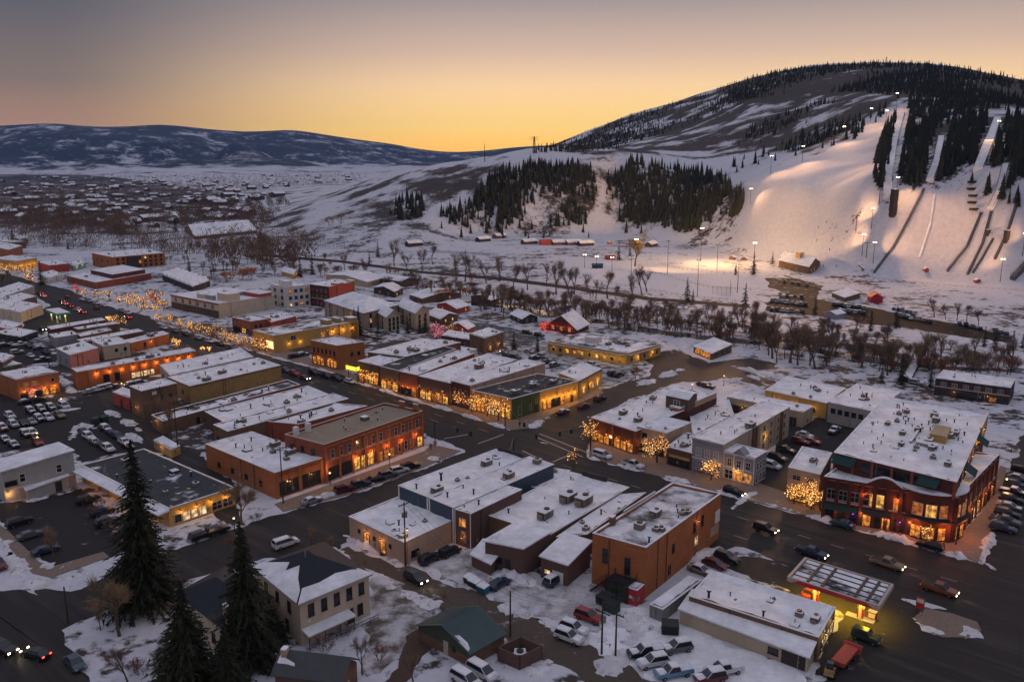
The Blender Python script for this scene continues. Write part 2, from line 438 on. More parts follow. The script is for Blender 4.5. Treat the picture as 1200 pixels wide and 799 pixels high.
# ------------------------------------------------------------------ ground sheets: roads, lots, pavements
def asphalt(name, base, snowy, scale=.25):
    return snow_over(name, base, snowy, scale, (.55, .54, .56), soft=.1, under2=tuple(c * 2.1 for c in base), rough_under=.7)
ASPH = snow_over('wet_asphalt', (.019, .0175, .017), .12, .22, (.088, .080, .075), (9, .55, 1), -.70, soft=.2, under2=(.045, .040, .037), rough_under=.6)
LOT = asphalt('lot_asphalt', (.021, .019, .0185), .06, .3)
MUD = asphalt('muddy_lane', (.055, .042, .034), .14, .35)
YARD = asphalt('trampled_snow', (.10, .085, .075), .62, .3)
WALK = asphalt('pavement_concrete', (.13, .095, .075), .10, .5)
DIRT = asphalt('bare_dirt', (.05, .032, .024), .05, .4)
def sheet(name, pts, m, z, label=None, rag=.4):
    bm = bmesh.new()
    P = [g(x, y, z) for x, y in pts]; Q = []; r = random.Random(len(pts) + int(pts[0][0]))
    for a, b in zip(P, P[1:] + P[:1]):
        d = b - a; n = int(min(60, d.length / max(1.2, a.length * .006))) or 1; s = Vector((-d.y, d.x, 0)).normalized(); w = 0.; Q.append(a)
        for i in range(1, n): w = w * .7 + r.gauss(0, rag); Q.append(a + d * (i / n) + s * max(-2.2 * rag, min(2.2 * rag, w)))
    vs = [bm.verts.new(q) for q in Q]
    f = bm.faces.new(vs); bm.normal_update()
    if f.normal.z < 0: f.normal_flip()
    bmesh.ops.triangulate(bm, faces=bm.faces[:])
    me = bpy.data.meshes.new(name); bm.to_mesh(me); bm.free(); me.materials.append(m)
    o = link(name, me); tag(o, label, None, kind='structure'); return o
def slab(name, pts, m, z0, z1, label=None):
    """raised pavement with a real kerb"""
    bm = bmesh.new()
    vs = [bm.verts.new(g(x, y, z1)) for x, y in pts]
    f = bm.faces.new(vs); bm.normal_update()
    if f.normal.z < 0: f.normal_flip(); 
    r = bmesh.ops.extrude_face_region(bm, geom=[f])
    for v in r['geom']:
        if isinstance(v, bmesh.types.BMVert): v.co.z = z1
    for v in vs: v.co.z = z0
    bmesh.ops.recalc_face_normals(bm, faces=bm.faces[:])
    bmesh.ops.triangulate(bm, faces=bm.faces[:])
    me = bpy.data.meshes.new(name); bm.to_mesh(me); bm.free(); me.materials.append(m)
    o = link(name, me); tag(o, label, None, kind='structure'); return o
sheet('main_street', [(-30, 314), (25, 325), (42, 331), (83, 340), (108, 352), (138, 363), (175, 370), (183, 378), (270, 404), (311, 416), (395, 438), (423, 450), (460, 462), (536, 484), (600, 505), (690, 537), (915, 597), (1135, 656), (1270, 700), (1600, 812), (1600, 1000), (1270, 900), (1100, 840), (960, 800), (1010, 715), (925, 664), (862, 640), (845, 650), (760, 605), (655, 560), (600, 540), (511, 514), (340, 449), (328, 440), (265, 418), (215, 402), (145, 385), (93, 376), (40, 347), (-30, 333)], ASPH, .012, 'wide dark asphalt main street crossing the town')
sheet('side_street', [(509, 512), (600, 537), (575, 547), (470, 592), (412, 628), (400, 642), (360, 652), (300, 657), (240, 674), (210, 686), (150, 705), (110, 722), (40, 740), (40, 690), (95, 690), (130, 668), (215, 640), (290, 615), (330, 602), (405, 582), (500, 549), (545, 530)], ASPH, .016, 'asphalt side street running past the brick corner block')
sheet('lower_street', [(-60, 680), (60, 700), (110, 718), (72, 738), (85, 762), (125, 840), (-60, 840)], ASPH, .020, 'dark street in the lower left corner')
sheet('cross_street', [(596, 504), (640, 489), (700, 459), (735, 447), (762, 440), (765, 427), (742, 417), (790, 409), (830, 425), (880, 419), (912, 426), (905, 433), (872, 433), (915, 450), (908, 456), (850, 441), (830, 447), (800, 447), (770, 456), (735, 470), (690, 492), (692, 538)], ASPH, .020, 'asphalt cross street climbing to the riverside street')
sheet('alley', [(408, 640), (470, 662), (515, 680), (590, 705), (650, 735), (700, 760), (790, 812), (700, 812), (650, 777), (590, 745), (510, 707), (470, 690), (385, 650)], MUD, .026, 'muddy alley with slush')
sheet('alley_yard', [(478, 660), (560, 640), (600, 672), (700, 690), (735, 712), (720, 740), (660, 740), (590, 704), (515, 679)], YARD, .018, 'trampled snow yard behind the shops', 1.0)
sheet('snowy_yard', [(680, 745), (735, 712), (800, 712), (800, 735), (945, 795), (960, 812), (790, 812), (700, 760)], SNOW, .03, 'snow covered parking yard', .8)
sheet('house_yard', [(405, 665), (470, 692), (515, 712), (500, 735), (430, 790), (410, 760), (438, 722)], asphalt('patchy_yard', (.07, .055, .045), .5, .3), .03, 'patchy snow yard beside the tan house', 1.0)
sheet('drive', [(500, 735), (475, 745), (468, 770), (440, 812), (478, 812), (492, 775), (512, 752)], DIRT, .034, 'bare brown dirt track through the snow')
sheet('forecourt', [(848, 652), (880, 652), (925, 664), (1010, 702), (1080, 712), (1030, 760), (985, 790), (955, 790), (985, 716), (840, 662)], LOT, .024, 'petrol station forecourt')
sheet('town_lot', [(-40, 456), (75, 470), (120, 461), (140, 480), (190, 522), (95, 542), (60, 520), (-40, 537)], LOT, .014, 'asphalt parking lot', .8)
sheet('lower_lot', [(-40, 592), (28, 588), (95, 572), (112, 600), (150, 645), (112, 657), (62, 662), (30, 645), (-5, 608)], LOT, .014, 'dark asphalt car park')
sheet('back_lane', [(100, 456), (122, 452), (150, 470), (190, 505), (240, 535), (270, 560), (290, 615), (262, 610), (225, 560), (185, 524), (135, 482)], ASPH, .018, 'narrow back lane')
sheet('middle_lot', [(905, 500), (995, 482), (1005, 520), (960, 545), (925, 585), (885, 575), (890, 548), (908, 530)], LOT, .022, 'car park between the blocks')
sheet('right_street', [(1150, 662), (1165, 620), (1178, 560), (1200, 510), (1300, 450), (1370, 470), (1290, 705)], ASPH, .018, 'side street on the right with parked cars')
sheet('motel_lot', [(560, 425), (640, 400), (735, 428), (760, 432), (735, 447), (700, 459), (690, 448), (640, 425), (600, 418)], asphalt('snowy_lot', (.05, .045, .042), .5, .3), .016, 'snowy car park by the motel', 1.3)
sheet('riverside_street', [(480, 402), (520, 385), (560, 378), (600, 384), (640, 398), (610, 405), (570, 396), (530, 398), (500, 410)], asphalt('slush_street', (.05, .045, .042), .3, .3), .014, 'slushy riverside street')
sheet('ski_base_road', [(955, 350), (1010, 359), (1075, 371), (1130, 381), (1188, 395), (1182, 402), (1120, 393), (1060, 384), (1010, 379), (985, 373), (940, 368), (902, 366), (896, 356), (918, 346)], snow_over('ski_road_dirt', (.018, .0145, .012), .18, .2, (.22, .20, .19), soft=.08), .014, 'brown access road to the ski area', .7)
sheet('lodge_lot', [(896, 326), (932, 326), (966, 335), (955, 351), (918, 343), (902, 338)], snow_over('lodge_dirt', (.014, .0115, .010), .30, .16, (.30, .28, .28), soft=.05), .018, 'brown gravel lot at the ski lodge', .8)
sheet('river', [(440, 352), (520, 352), (600, 358), (680, 370), (760, 384), (800, 389), (855, 396), (960, 408), (1060, 425), (1200, 432), (1200, 437), (1060, 431), (960, 414), (855, 401), (800, 395), (760, 390), (680, 375), (600, 362), (520, 355), (440, 354)], mat('dark_water', (.02, .024, .03), .15, spec=.6), .012, 'dark narrow river between snowy banks', 1.0)
sheet('rail_path', [(300, 297), (400, 305), (500, 318), (600, 326), (680, 337), (760, 348), (880, 357), (880, 361), (760, 352), (680, 341), (600, 330), (500, 321), (400, 308), (300, 300)], snow_over('path_dirt', (.03, .024, .02), .1, .3, (.16, .13, .12), soft=.12), .012, 'dark riverside path along the snowy fields')
sheet('upper_lot', [(-30, 398), (40, 402), (60, 410), (66, 424), (20, 428), (-30, 436)], LOT, .014, 'dark parking lot between the back shops', .8)
sheet('station_forecourt', [(28, 372), (60, 358), (100, 366), (134, 379), (120, 378), (62, 384), (50, 392), (28, 390)], LOT, .018, 'forecourt of the far filling station')
# pavements
slab('pavement', [(183, 374), (275, 400), (330, 408), (396, 430), (425, 443), (470, 448), (540, 470), (600, 492), (636, 480), (700, 453), (708, 460), (641, 488), (620, 501), (600, 503.5), (536, 482.5), (460, 460.5), (423, 448.5), (395, 436.5), (311, 414.5), (270, 402.5), (182, 376)], WALK, 0, .14, 'brown pavement under the lit shop fronts')
slab('pavement', [(692, 515), (740, 522), (850, 552), (925, 578), (1080, 620), (1120, 632), (1150, 600), (1172, 545), (1180, 548), (1165, 610), (1146, 658), (1135, 654), (915, 595.5), (690, 535.5)], WALK, 0, .14, 'brown pavement along the far side of the main street')
slab('pavement', [(322, 590), (385, 568), (498, 528), (505, 520), (540, 528), (498, 546.5), (405, 580), (332, 599)], WALK, 0, .14, 'pavement beside the brick corner block')
slab('pavement', [(-20, 614), (0, 628), (38, 671), (60, 676), (100, 662), (128, 652), (121, 646), (62, 663), (46, 658), (10, 622), (-14, 604)], WALK, 0, .12, 'pale pavement round the lower car park')
# painted lines
PAINT = mat('road_paint', (.42, .36, .30), .7, noise=.6, nscale=2)
def dashes(a, b, n, wid=.15, frac=.4, z=.03):
    A, B = g(*a), g(*b); d = (B - A); L = d.length; d.normalize(); p = Vector((-d.y, d.x, 0)) * wid / 2
    mb = MB()
    for i in range(n):
        s = L * i / n; e = s + L / n * frac; q = A + d * s; r = A + d * e
        mb.quad(*[Vector((v.x, v.y, z)) for v in (q - p, r - p, r + p, q + p)])
    return mb
for a, b, n in (((660, 545), (1150, 690), 14), ((690, 572), (900, 640), 6), ((240, 402), (560, 510), 16), ((330, 425), (590, 512), 12)):
    tag(dashes(a, b, n).build('lane_marking', PAINT), 'dashed white lane marking on the main street', kind='structure')
for a, b in (((520, 514), (548, 509)), ((648, 541), (672, 531)), ((560, 520), (590, 509)), ((628, 512), (682, 535)), ((632, 508), (690, 531)), ((612, 528), (640, 541))):
    tag(dashes(a, b, 1, .4, 1, .03).build('stop_line', PAINT), 'painted white line at the street crossing', kind='structure')
# snow banks along the kerbs
BANK = snow_over('ploughed_snow', (.14, .115, .10), .74, .9, (.68, .66, .68))
def bank(pts, w=1.2, h=.6, seed=0, label='ploughed snow bank along the kerb'):
    r = random.Random(seed); P = [g(*p) for p in pts]; mb = MB(); rows = []
    for i in range(len(P) - 1):
        k = max(2, int((P[i + 1] - P[i]).length / .7))
        for j in range(k): rows.append(P[i].lerp(P[i + 1], j / k))
    rows.append(P[-1]); n = len(rows); vs = []
    for i, p in enumerate(rows):
        d = (rows[min(i + 1, n - 1)] - rows[max(i - 1, 0)]).normalized(); q = Vector((-d.y, d.x, 0))
        e = min(1, i / 2, (n - 1 - i) / 2); gap = max(0, .55 + .65 * math.sin(i * .35 + seed) + r.uniform(-.3, .3)) * e
        ww = w * (.3 + .7 * min(1, gap)) * r.uniform(.8, 1.2); hh = h * min(1.2, gap) * r.uniform(.6, 1.2)
        for s, t in ((-1, -.02), (-.6, .6), (-.1, 1), (.5, .65), (1, -.02)):
            v = p + q * (s * ww + r.uniform(-.1, .1)); v += q * r.gauss(0, .14 * w); vs.append((v.x, v.y, hh * t * r.uniform(.45, 1.5) if t > 0 else t))
    fs = [(i * 5 + j, i * 5 + j + 1, (i + 1) * 5 + j + 1, (i + 1) * 5 + j) for i in range(n - 1) for j in range(4)]
    mb.add(vs, fs); o = mb.build('snow_bank', BANK, smooth=True); tag(o, label, kind='structure'); fix_normals(o.data)
for i, (pts, w, h) in enumerate((
    ([(185, 378), (270, 404), (311, 415.5), (395, 438)], .8, .4), ([(425, 450), (460, 461), (536, 483.5), (592, 502)], 1.0, .6), ([(690, 536), (770, 556), (915, 595)], 1.1, .6), ([(915, 595), (1010, 620), (1135, 655)], 1.3, .8),
    ([(1148, 655), (1160, 632), (1175, 585)], 1.2, .8), ([(1148, 655), (1168, 668)], .7, .5), ([(620, 502), (645, 487)], 1.6, .8), ([(510, 518), (516, 523)], 1.5, .7), ([(500, 539), (520, 535), (525, 533)], 2.2, .8), ([(330, 597), (365, 586), (395, 578), (440, 566)], 1.2, .7),
    ([(325, 592), (345, 588)], 1.4, .5), ([(402, 626), (435, 642), (472, 664)], 1.3, .9), ([(380, 640), (405, 655), (460, 688), (505, 708), (520, 704)], 1.5, .6), ([(28, 680), (45, 686), (70, 680), (103, 671)], 1.8, .7), ([(0, 635), (15, 655), (28, 675)], 2.0, .7),
    ([(50, 660), (65, 668), (82, 660)], 1.6, .8), ([(1090, 735), (1120, 745), (1148, 738)], 1.8, .5), ([(1070, 722), (1085, 736), (1110, 744)], 1.2, .5), ([(1050, 700), (1075, 706), (1110, 714)], .9, .4), ([(700, 790), (730, 770), (700, 745)], 2.0, 1.2),
    ([(725, 720), (745, 735), (735, 760)], 3.0, 1.6), ([(755, 728), (742, 750)], 2.4, 1.3), ([(80, 516), (98, 500), (120, 503)], 2.5, 1.4), ([(120, 478), (145, 492), (165, 505)], 1.6, .6), ([(148, 507), (168, 520)], 1.6, .7), ([(60, 483), (98, 478)], 1.2, .5),
    ([(20, 536), (65, 522)], 1.0, .5), ([(30, 588), (80, 577)], 1.2, .6), ([(70, 440), (85, 460), (105, 456)], 1.5, .6), ([(855, 428), (890, 437), (925, 446)], 2.0, .8), ([(745, 452), (780, 440), (800, 432)], 2.5, .8), ([(850, 448), (880, 440), (900, 452)], 1.5, .6),
    ([(585, 708), (640, 730), (690, 755)], 1.6, .7), ([(620, 792), (650, 770)], 1.8, .6), ([(545, 690), (590, 672), (640, 690)], 2.4, .8), ([(856, 598), (870, 585), (895, 572)], 1.0, .5), ([(805, 668), (830, 645), (850, 640)], 2.0, .9))):
    bank(pts, w, h, i)
# ------------------------------------------------------------------ building kit
LAMPN = [0]
def lamp_point(name, loc, power, col=(1, .52, .16), rad=.25, parent=None):
    d = bpy.data.lights.new(name, 'POINT'); d.energy = power; d.color = col; d.shadow_soft_size = rad
    o = bpy.data.objects.new(name, d); COL.objects.link(o); o.location = loc
    if parent: o.parent = parent
    LAMPN[0] += 1
    return o
BRICK = lambda n, c, c2: mat(n, c, .9, brick=(.5, .17, tuple(x * .8 for x in c), .012), col2=c2, noise=.5, nscale=.45)
W_ = dict(
    orange=BRICK('orange_brick', (.42, .15, .055), (.30, .10, .04)), red=BRICK('red_brick', (.32, .095, .05), (.22, .06, .035)),
    dkred=BRICK('dark_brick', (.12, .042, .032), (.08, .03, .025)), yellow=BRICK('yellow_brick', (.40, .26, .10), (.27, .17, .07)),
    brown=BRICK('brown_brick', (.20, .12, .07), (.13, .075, .045)), tan=mat('tan_stucco', (.40, .28, .20), .9, noise=.35, nscale=.5),
    beige=mat('beige_stucco', (.42, .34, .24), .9, noise=.3, nscale=.5), cream=mat('cream_stucco', (.52, .42, .30), .9, noise=.3, nscale=.5),
    white=mat('white_paint_wall', (.60, .55, .50), .85, noise=.3, nscale=.5), grey=mat('grey_siding', (.26, .26, .28), .85, noise=.3, nscale=.6),
    blue=mat('dark_blue_siding', (.045, .07, .10), .7, noise=.3, nscale=.7), pink=mat('pink_stucco', (.48, .20, .17), .9, noise=.3, nscale=.6),
    brownp=mat('brown_siding', (.12, .07, .055), .85, noise=.4, nscale=.6), dark=mat('dark_siding', (.05, .04, .04), .85, noise=.4, nscale=.7),
    green=mat('green_paint_wall', (.075, .10, .03), .8, noise=.3, nscale=.5), ochre=mat('ochre_stucco', (.48, .29, .09), .9, noise=.3, nscale=.5),
    redp=mat('red_paint_wall', (.38, .07, .05), .8, noise=.3, nscale=.5), container=mat('container_steel', (.22, .21, .20), .6, noise=.4, nscale=.6),
    shopred=mat('bright_red_steel', (.42, .03, .04), .6, noise=.25, nscale=1), lgrey=mat('pale_grey_siding', (.34, .33, .30), .85, noise=.3, nscale=.5))
TRIM = mat('pale_trim', (.45, .36, .30), .8, noise=.3, nscale=1.5)
TRIMW = mat('white_trim', (.62, .60, .58), .7, noise=.2, nscale=1.5)
TRIMD = mat('dark_trim', (.035, .03, .03), .7, noise=.3, nscale=1.5)
METAL = mat('galvanised_metal', (.30, .29, .28), .45, .6, noise=.4, nscale=2)
UNITM = mat('unit_casing', (.20, .165, .125), .7, noise=.4, nscale=2)
DKMET = mat('dark_metal', (.03, .03, .035), .5, .4, noise=.3, nscale=2)
GLASSD = mat('dark_glass', (.015, .018, .024), .12, spec=.6)
GLASSB = mat('dusk_glass', (.05, .06, .08), .12, spec=.7)
LIT = [mat('lit_pane_warm', (.3, .15, .05), .5, emit=(1, .36, .06), estr=.75, noise=.9, nscale=1.2), mat('lit_pane_gold', (.3, .2, .05), .5, emit=(1, .48, .10), estr=.95),
       mat('lit_pane_dim', (.2, .1, .04), .5, emit=(1, .34, .06), estr=.3), mat('lit_pane_white', (.4, .35, .3), .5, emit=(1, .66, .30), estr=.9)]
def lit_variation(m):
    """rooms behind the panes: uneven brightness"""
    t = m.node_tree; b = t.nodes['Principled BSDF']
    co = t.nodes.new('ShaderNodeTexCoord'); nz = t.nodes.new('ShaderNodeTexNoise'); nz.inputs['Scale'].default_value = 1.1; nz.inputs['Detail'].default_value = 4
    oi = t.nodes.new('ShaderNodeObjectInfo'); ad = t.nodes.new('ShaderNodeVectorMath'); ad.operation = 'ADD'
    t.links.new(co.outputs['Object'], ad.inputs[0]); t.links.new(oi.outputs['Random'], ad.inputs[1]); t.links.new(ad.outputs[0], nz.inputs['Vector'])
    s = b.inputs['Emission Strength'].default_value
    mr = t.nodes.new('ShaderNodeMapRange'); mr.inputs['From Min'].default_value = .38; mr.inputs['From Max'].default_value = .64
    mr.inputs['To Min'].default_value = s * .12; mr.inputs['To Max'].default_value = s * 1.5
    t.links.new(nz.outputs[0], mr.inputs['Value']); t.links.new(mr.outputs[0], b.inputs['Emission Strength'])
for m in LIT: lit_variation(m)
BULB = mat('warm_bulb', (.8, .5, .2), .4, emit=(1, .42, .085), estr=2.6)
BULBW = mat('white_bulb', (.8, .7, .6), .4, emit=(1, .60, .24), estr=3.6)
BULBR = mat('red_bulb', (.8, .1, .05), .4, emit=(1, .07, .02), estr=3)
BULBP = mat('pink_bulb', (.8, .3, .4), .4, emit=(1, .28, .36), estr=1.3)
PURPLE = mat('purple_lamp', (.5, .1, .6), .4, emit=(.62, .12, 1), estr=4)

ROOFS = dict(full=snow_over('roof_snow', (.12, .11, .105), .93, .16, soft=.12), most=snow_over('roof_snow_worn', (.075, .07, .07), .82, .16, soft=.06),
             half=snow_over('roof_snow_half', (.055, .055, .06), .52, .14, soft=.05), bare=snow_over('roof_gravel', (.17, .145, .11), -.35, .3, soft=.2),
             dark=snow_over('roof_membrane', (.04, .042, .047), .20, .16, soft=.05), streak=snow_over('roof_seamed', (.055, .055, .06), .56, .55, stretch=(.35, .35, 1), soft=.10))
WINC = {}
def win_mesh(w, h, frame, pane, mull):
    k = (round(w, 2), round(h, 2), frame.name, mull)
    if k not in WINC:
        mb = MB(); t = .09
        mb.box(-w / 2 - t, -w / 2, -.02, .09, 0, h); mb.box(w / 2, w / 2 + t, -.02, .09, 0, h)
        mb.box(-w / 2 - t, w / 2 + t, -.02, .09, h, h + t); mb.box(-w / 2 - t * 1.6, w / 2 + t * 1.6, -.02, .16, -t * 1.3, 0)
        if mull:
            for i in range(1, mull): x = -w / 2 + w * i / mull; mb.box(x - .035, x + .035, -.02, .07, 0, h)
            mb.box(-w / 2, w / 2, -.02, .06, h * .55 - .03, h * .55 + .03)
        WINC[k] = mb.mesh('window', frame)
    kp = ('p', round(w, 2), round(h, 2), pane.name)
    if kp not in WINC:
        mb = MB(); mb.box(-w / 2, w / 2, -.02, .025, 0, h); WINC[kp] = mb.mesh('pane', pane)
    return WINC[k], WINC[kp]
UNITS = {}
def unit_mesh(kind):
    if kind in UNITS: return UNITS[kind]
    mb = MB()
    if kind == 0:
        mb.box(-1.1, 1.1, -.75, .75, .25, 1.2, 0); mb.box(-1.15, 1.15, -.8, .8, 1.2, 1.28, 1); mb.tube([(.4, 0, 1.28), (.4, 0, 1.45)], .42, 10, 2); mb.box(-1.0, 1.0, -.6, .6, 0, .25, 2); mb.box(-1.13, -1.1, -.5, .5, .4, 1.0, 2)
        for x in (-.7, -.35, 0): mb.box(x - .04, x + .04, -.78, -.75, .35, 1.1, 2)
        mb.box(-1.6, -1.1, -.4, .4, .3, .9, 0)
    elif kind == 1:
        mb.box(-.55, .55, -.55, .55, 0, .9, 0); mb.tube([(0, 0, .9), (0, 0, 1.1)], .4, 10, 2); mb.box(-.6, .6, -.6, .6, .9, .93, 1)
    elif kind == 2:
        mb.tube([(0, 0, 0), (0, 0, 1.1)], .16, 8, 2); mb.tube([(0, 0, 1.1), (0, 0, 1.3)], .3, 8, 2); mb.tube([(0, 0, 1.3), (0, 0, 1.36)], .3, 8, 1)
    else:
        mb.box(-.9, .9, -.9, .9, 0, .35, 2); mb.box(-.8, .8, -.8, .8, .35, .5, 1); mb.tube([(1.4, .3, 0), (1.4, .3, .9)], .09, 6, 2)
    UNITS[kind] = mb.mesh('rooftop_unit', [UNITM, SNOW, DKMET]); return UNITS[kind]
class Bld:
    """a building standing on three surveyed roof corners: A nearest, B to its left, C to its right"""
    def __init__(s, name, label, A, B, C, yb=None, h=None, wall='tan', roof='full', par=.45, cat=None, group=None, z0=0., style='flat', trim=TRIM, cap='snow', roofmat=None, peak=None, units=0, seed=None, base=None, over=.3, ridge='C', mk=True):
        s.h = h if h is not None else max(2.2, hgt(A[0], A[1], yb) - z0)
        a, b, c = g(*A, z0 + s.h), g(*B, z0 + s.h), g(*C, z0 + s.h)
        s.z0 = z0; s.o = Vector((a.x, a.y, z0)); s.seed = seed if seed is not None else int(A[0] * 7 + A[1]); s.r = random.Random(s.seed)
        s.U = Vector((b.x - a.x, b.y - a.y, 0)); s.V = Vector((c.x - a.x, c.y - a.y, 0))
        # square the corner up a little towards the street grid
        s.lu, s.lv = s.U.length, s.V.length
        s.u, s.v = s.U.normalized(), s.V.normalized()
        s.nL = Vector((s.u.y, -s.u.x, 0));  s.nL = s.nL if s.nL.dot(s.v) < 0 else -s.nL
        s.nR = Vector((s.v.y, -s.v.x, 0));  s.nR = s.nR if s.nR.dot(s.u) < 0 else -s.nR
        s.root = empty(name, s.o); tag(s.root, label, cat or 'building', group)
        s.wallm = W_[wall] if isinstance(wall, str) else wall
        mb = MB(); Z = Vector((0, 0, 1)); O = Vector((0, 0, 0))
        P = [O, s.V, s.U + s.V, s.U]; h = s.h
        if style == 'flat':
            t = .3; hp = h
            mb.hexa([p for p in P] + [p + Z * (h - par) for p in P])
            up, vp = s.u * t, s.v * t
            inn = [up + vp, s.V + up - vp, s.U + s.V - up - vp, s.U - up + vp]
            pb = MB()
            for i in range(4):
                a1, b1, c1, d1 = P[i], P[(i + 1) % 4], inn[(i + 1) % 4], inn[i]
                pb.hexa([x + Z * (h - par) for x in (a1, b1, c1, d1)] + [x + Z * h for x in (a1, b1, c1, d1)])
            mb.build('wall', s.wallm, s.root); fix_normals(s.root.children[-1].data) if False else None
            o = pb.build('parapet', s.wallm, s.root); fix_normals(o.data)
            cb = MB(); ex = .08
            Pe = [-up * .27 - vp * .27, s.V - up * .27 + vp * .27, s.U + s.V + up * .27 + vp * .27, s.U + up * .27 - vp * .27]
            ie = [x for x in inn]
            for i in range(4):
                a1, b1, c1, d1 = Pe[i], Pe[(i + 1) % 4], ie[(i + 1) % 4], ie[i]
                cb.hexa([x + Z * h for x in (a1, b1, c1, d1)] + [x + Z * (h + .09) for x in (a1, b1, c1, d1)])
            cm = {'snow': SNOW, 'trim': TRIM, 'dark': TRIMD}.get(cap, SNOW)
            o = cb.build('coping', cm, s.root); fix_normals(o.data)
            # roof snow: a gently uneven sheet inside the parapet
            nx, ny = max(4, min(26, int(s.lu / 1.2))), max(4, min(40, int(s.lv / 1.2)))
            vs = []; 
            for j in range(ny + 1):
                for i in range(nx + 1):
                    fu, fv = i / nx, j / ny
                    p = (inn[0].lerp(inn[3], fu)).lerp(inn[1].lerp(inn[2], fu), fv)
                    dz = .10 * math.sin(p.x * .9 + s.seed) * math.sin(p.y * .7) + s.r.uniform(-.03, .03)
                    edge = min(fu * s.lu, (1 - fu) * s.lu, fv * s.lv, (1 - fv) * s.lv)
                    drift = s.r.uniform(.15, .4) * max(0, 1 - edge / 1.2)
                    vs.append(p + Z * (h - par + .1 + dz + (drift if roof in ('full', 'most') else 0)))
            fs = [(j * (nx + 1) + i, j * (nx + 1) + i + 1, (j + 1) * (nx + 1) + i + 1, (j + 1) * (nx + 1) + i) for j in range(ny) for i in range(nx)]
            rb = MB(); rb.add(vs, fs); o = rb.build('roof', roofmat or ROOFS[roof], s.root, smooth=True); fix_normals(o.data)
            if o.data.polygons[0].normal.z < 0: o.data.flip_normals()
            s.zr = h - par + .1
            for fc, L_ in (('L', s.lu), ('R', s.lv)):
                for _ in range(int(L_ / 9)):
                    q = s.pt(fc, s.r.uniform(.05, .95) * L_, 0, .09); pm = MB(); pm.tube([q + Z * .1, q + Z * (h - par * .5)], .055, 5); pm.build('drain_pipe', METAL if s.r.random() < .5 else TRIMD, s.root)
                q = s.pt(fc, s.r.uniform(.1, .9) * L_, 1.3, .012); pm = MB(); pm.box(-.25, .25, -.01, .2, -.35, .35); pm.box(-.12, .12, .2, .27, -.1, .2); o = pm.build('meter_box', METAL, s.root, q); o.rotation_euler = (0, 0, s.rot(fc))
            if s.lu * s.lv > 60 and units >= 0: s.units(min(9, int(s.lu * s.lv / 75) + 1), (1, 2, 2, 2, 3), .65)
        else:
            e = over; pk = peak or 2.5
            mb.hexa(P + [p + Z * h for p in P])
            Pe = [-s.u * e - s.v * e, s.V - s.u * e + s.v * e, s.U + s.V + s.u * e + s.v * e, s.U + s.u * e - s.v * e]
            th = Z * .18
            if style == 'gable':
                if ridge == 'C': r0, r1 = (Pe[0] + Pe[3]) / 2, (Pe[1] + Pe[2]) / 2; sides = ((Pe[0], Pe[1], r1, r0), (Pe[2], Pe[3], r0, r1)); gab = (((P[0], P[3]), (P[0] + P[3]) / 2), ((P[1], P[2]), (P[1] + P[2]) / 2))
                else: r0, r1 = (Pe[0] + Pe[1]) / 2, (Pe[3] + Pe[2]) / 2; sides = ((Pe[3], Pe[0], r0, r1), (Pe[1], Pe[2], r1, r0)); gab = (((P[0], P[1]), (P[0] + P[1]) / 2), ((P[2], P[3]), (P[2] + P[3]) / 2))
                for (q0, q1), pm in gab: mb.add([q0 + Z * h, q1 + Z * h, pm + Z * (h + pk * .97)], [(0, 1, 2)])
                rb = MB(); k = pk
                for q in sides:
                    top = [q[0] + Z * h, q[1] + Z * h, q[2] + Z * (h + k), q[3] + Z * (h + k)]
                    rb.hexa(top + [x + th for x in top])
            elif style == 'hip':
                cen = (P[0] + P[2]) / 2; ax = (s.U if s.lu > s.lv else s.V); dl = abs(s.lu - s.lv) / 2 * (.95 if peak else .9)
                r0, r1 = cen - ax.normalized() * dl + Z * (h + pk), cen + ax.normalized() * dl + Z * (h + pk)
                Pz = [x + Z * h for x in Pe]; rb = MB()
                if s.lu > s.lv: fsx = ((Pz[0], Pz[1], r0), (Pz[1], Pz[2], r1, r0), (Pz[2], Pz[3], r1), (Pz[3], Pz[0], r0, r1))
                else: fsx = ((Pz[0], Pz[1], r1, r0), (Pz[1], Pz[2], r1), (Pz[2], Pz[3], r0, r1), (Pz[3], Pz[0], r0))
                for q in fsx: rb.add(q, [tuple(range(len(q)))])
                fz = MB()
                for i in range(4):
                    a1, b1 = Pz[i], Pz[(i + 1) % 4]; fz.hexa([a1 - th, b1 - th, P[(i + 1) % 4] + Z * h - th, P[i] + Z * h - th, a1 - Z * .01, b1 - Z * .01, P[(i + 1) % 4] + Z * (h - .01), P[i] + Z * (h - .01)])
                o = fz.build('eaves', trim, s.root); fix_normals(o.data)
            elif style == 'shed':      # falls towards the L face
                rb = MB(); top = [Pe[0] + Z * h, Pe[3] + Z * h, Pe[2] + Z * (h + pk), Pe[1] + Z * (h + pk)]
                rb.hexa(top + [x + Z * .25 for x in top])
                mb.add([P[0] + Z * h, P[1] + Z * h, P[1] + Z * (h + pk)], [(0, 1, 2)]); mb.add([P[3] + Z * h, P[2] + Z * h, P[2] + Z * (h + pk)], [(0, 1, 2)])
                mb.quad(P[1] + Z * h, P[2] + Z * h, P[2] + Z * (h + pk), P[1] + Z * (h + pk))
            o = rb.build('roof', roofmat or ROOFS[roof], s.root); fix_normals(o.data)
            mb.build('wall', s.wallm, s.root)
            s.zr = h + .25
        wl = [c for c in s.root.children if c.name.startswith('wall')][0]; fix_normals(wl.data)
        if units: s.units(units)
    def pt(s, face, sx, z, out=0.):
        if face == 'L': return s.u * sx + s.nL * out + Vector((0, 0, z))
        return s.v * sx + s.nR * out + Vector((0, 0, z))
    def ln(s, face): return s.lu if face == 'L' else s.lv
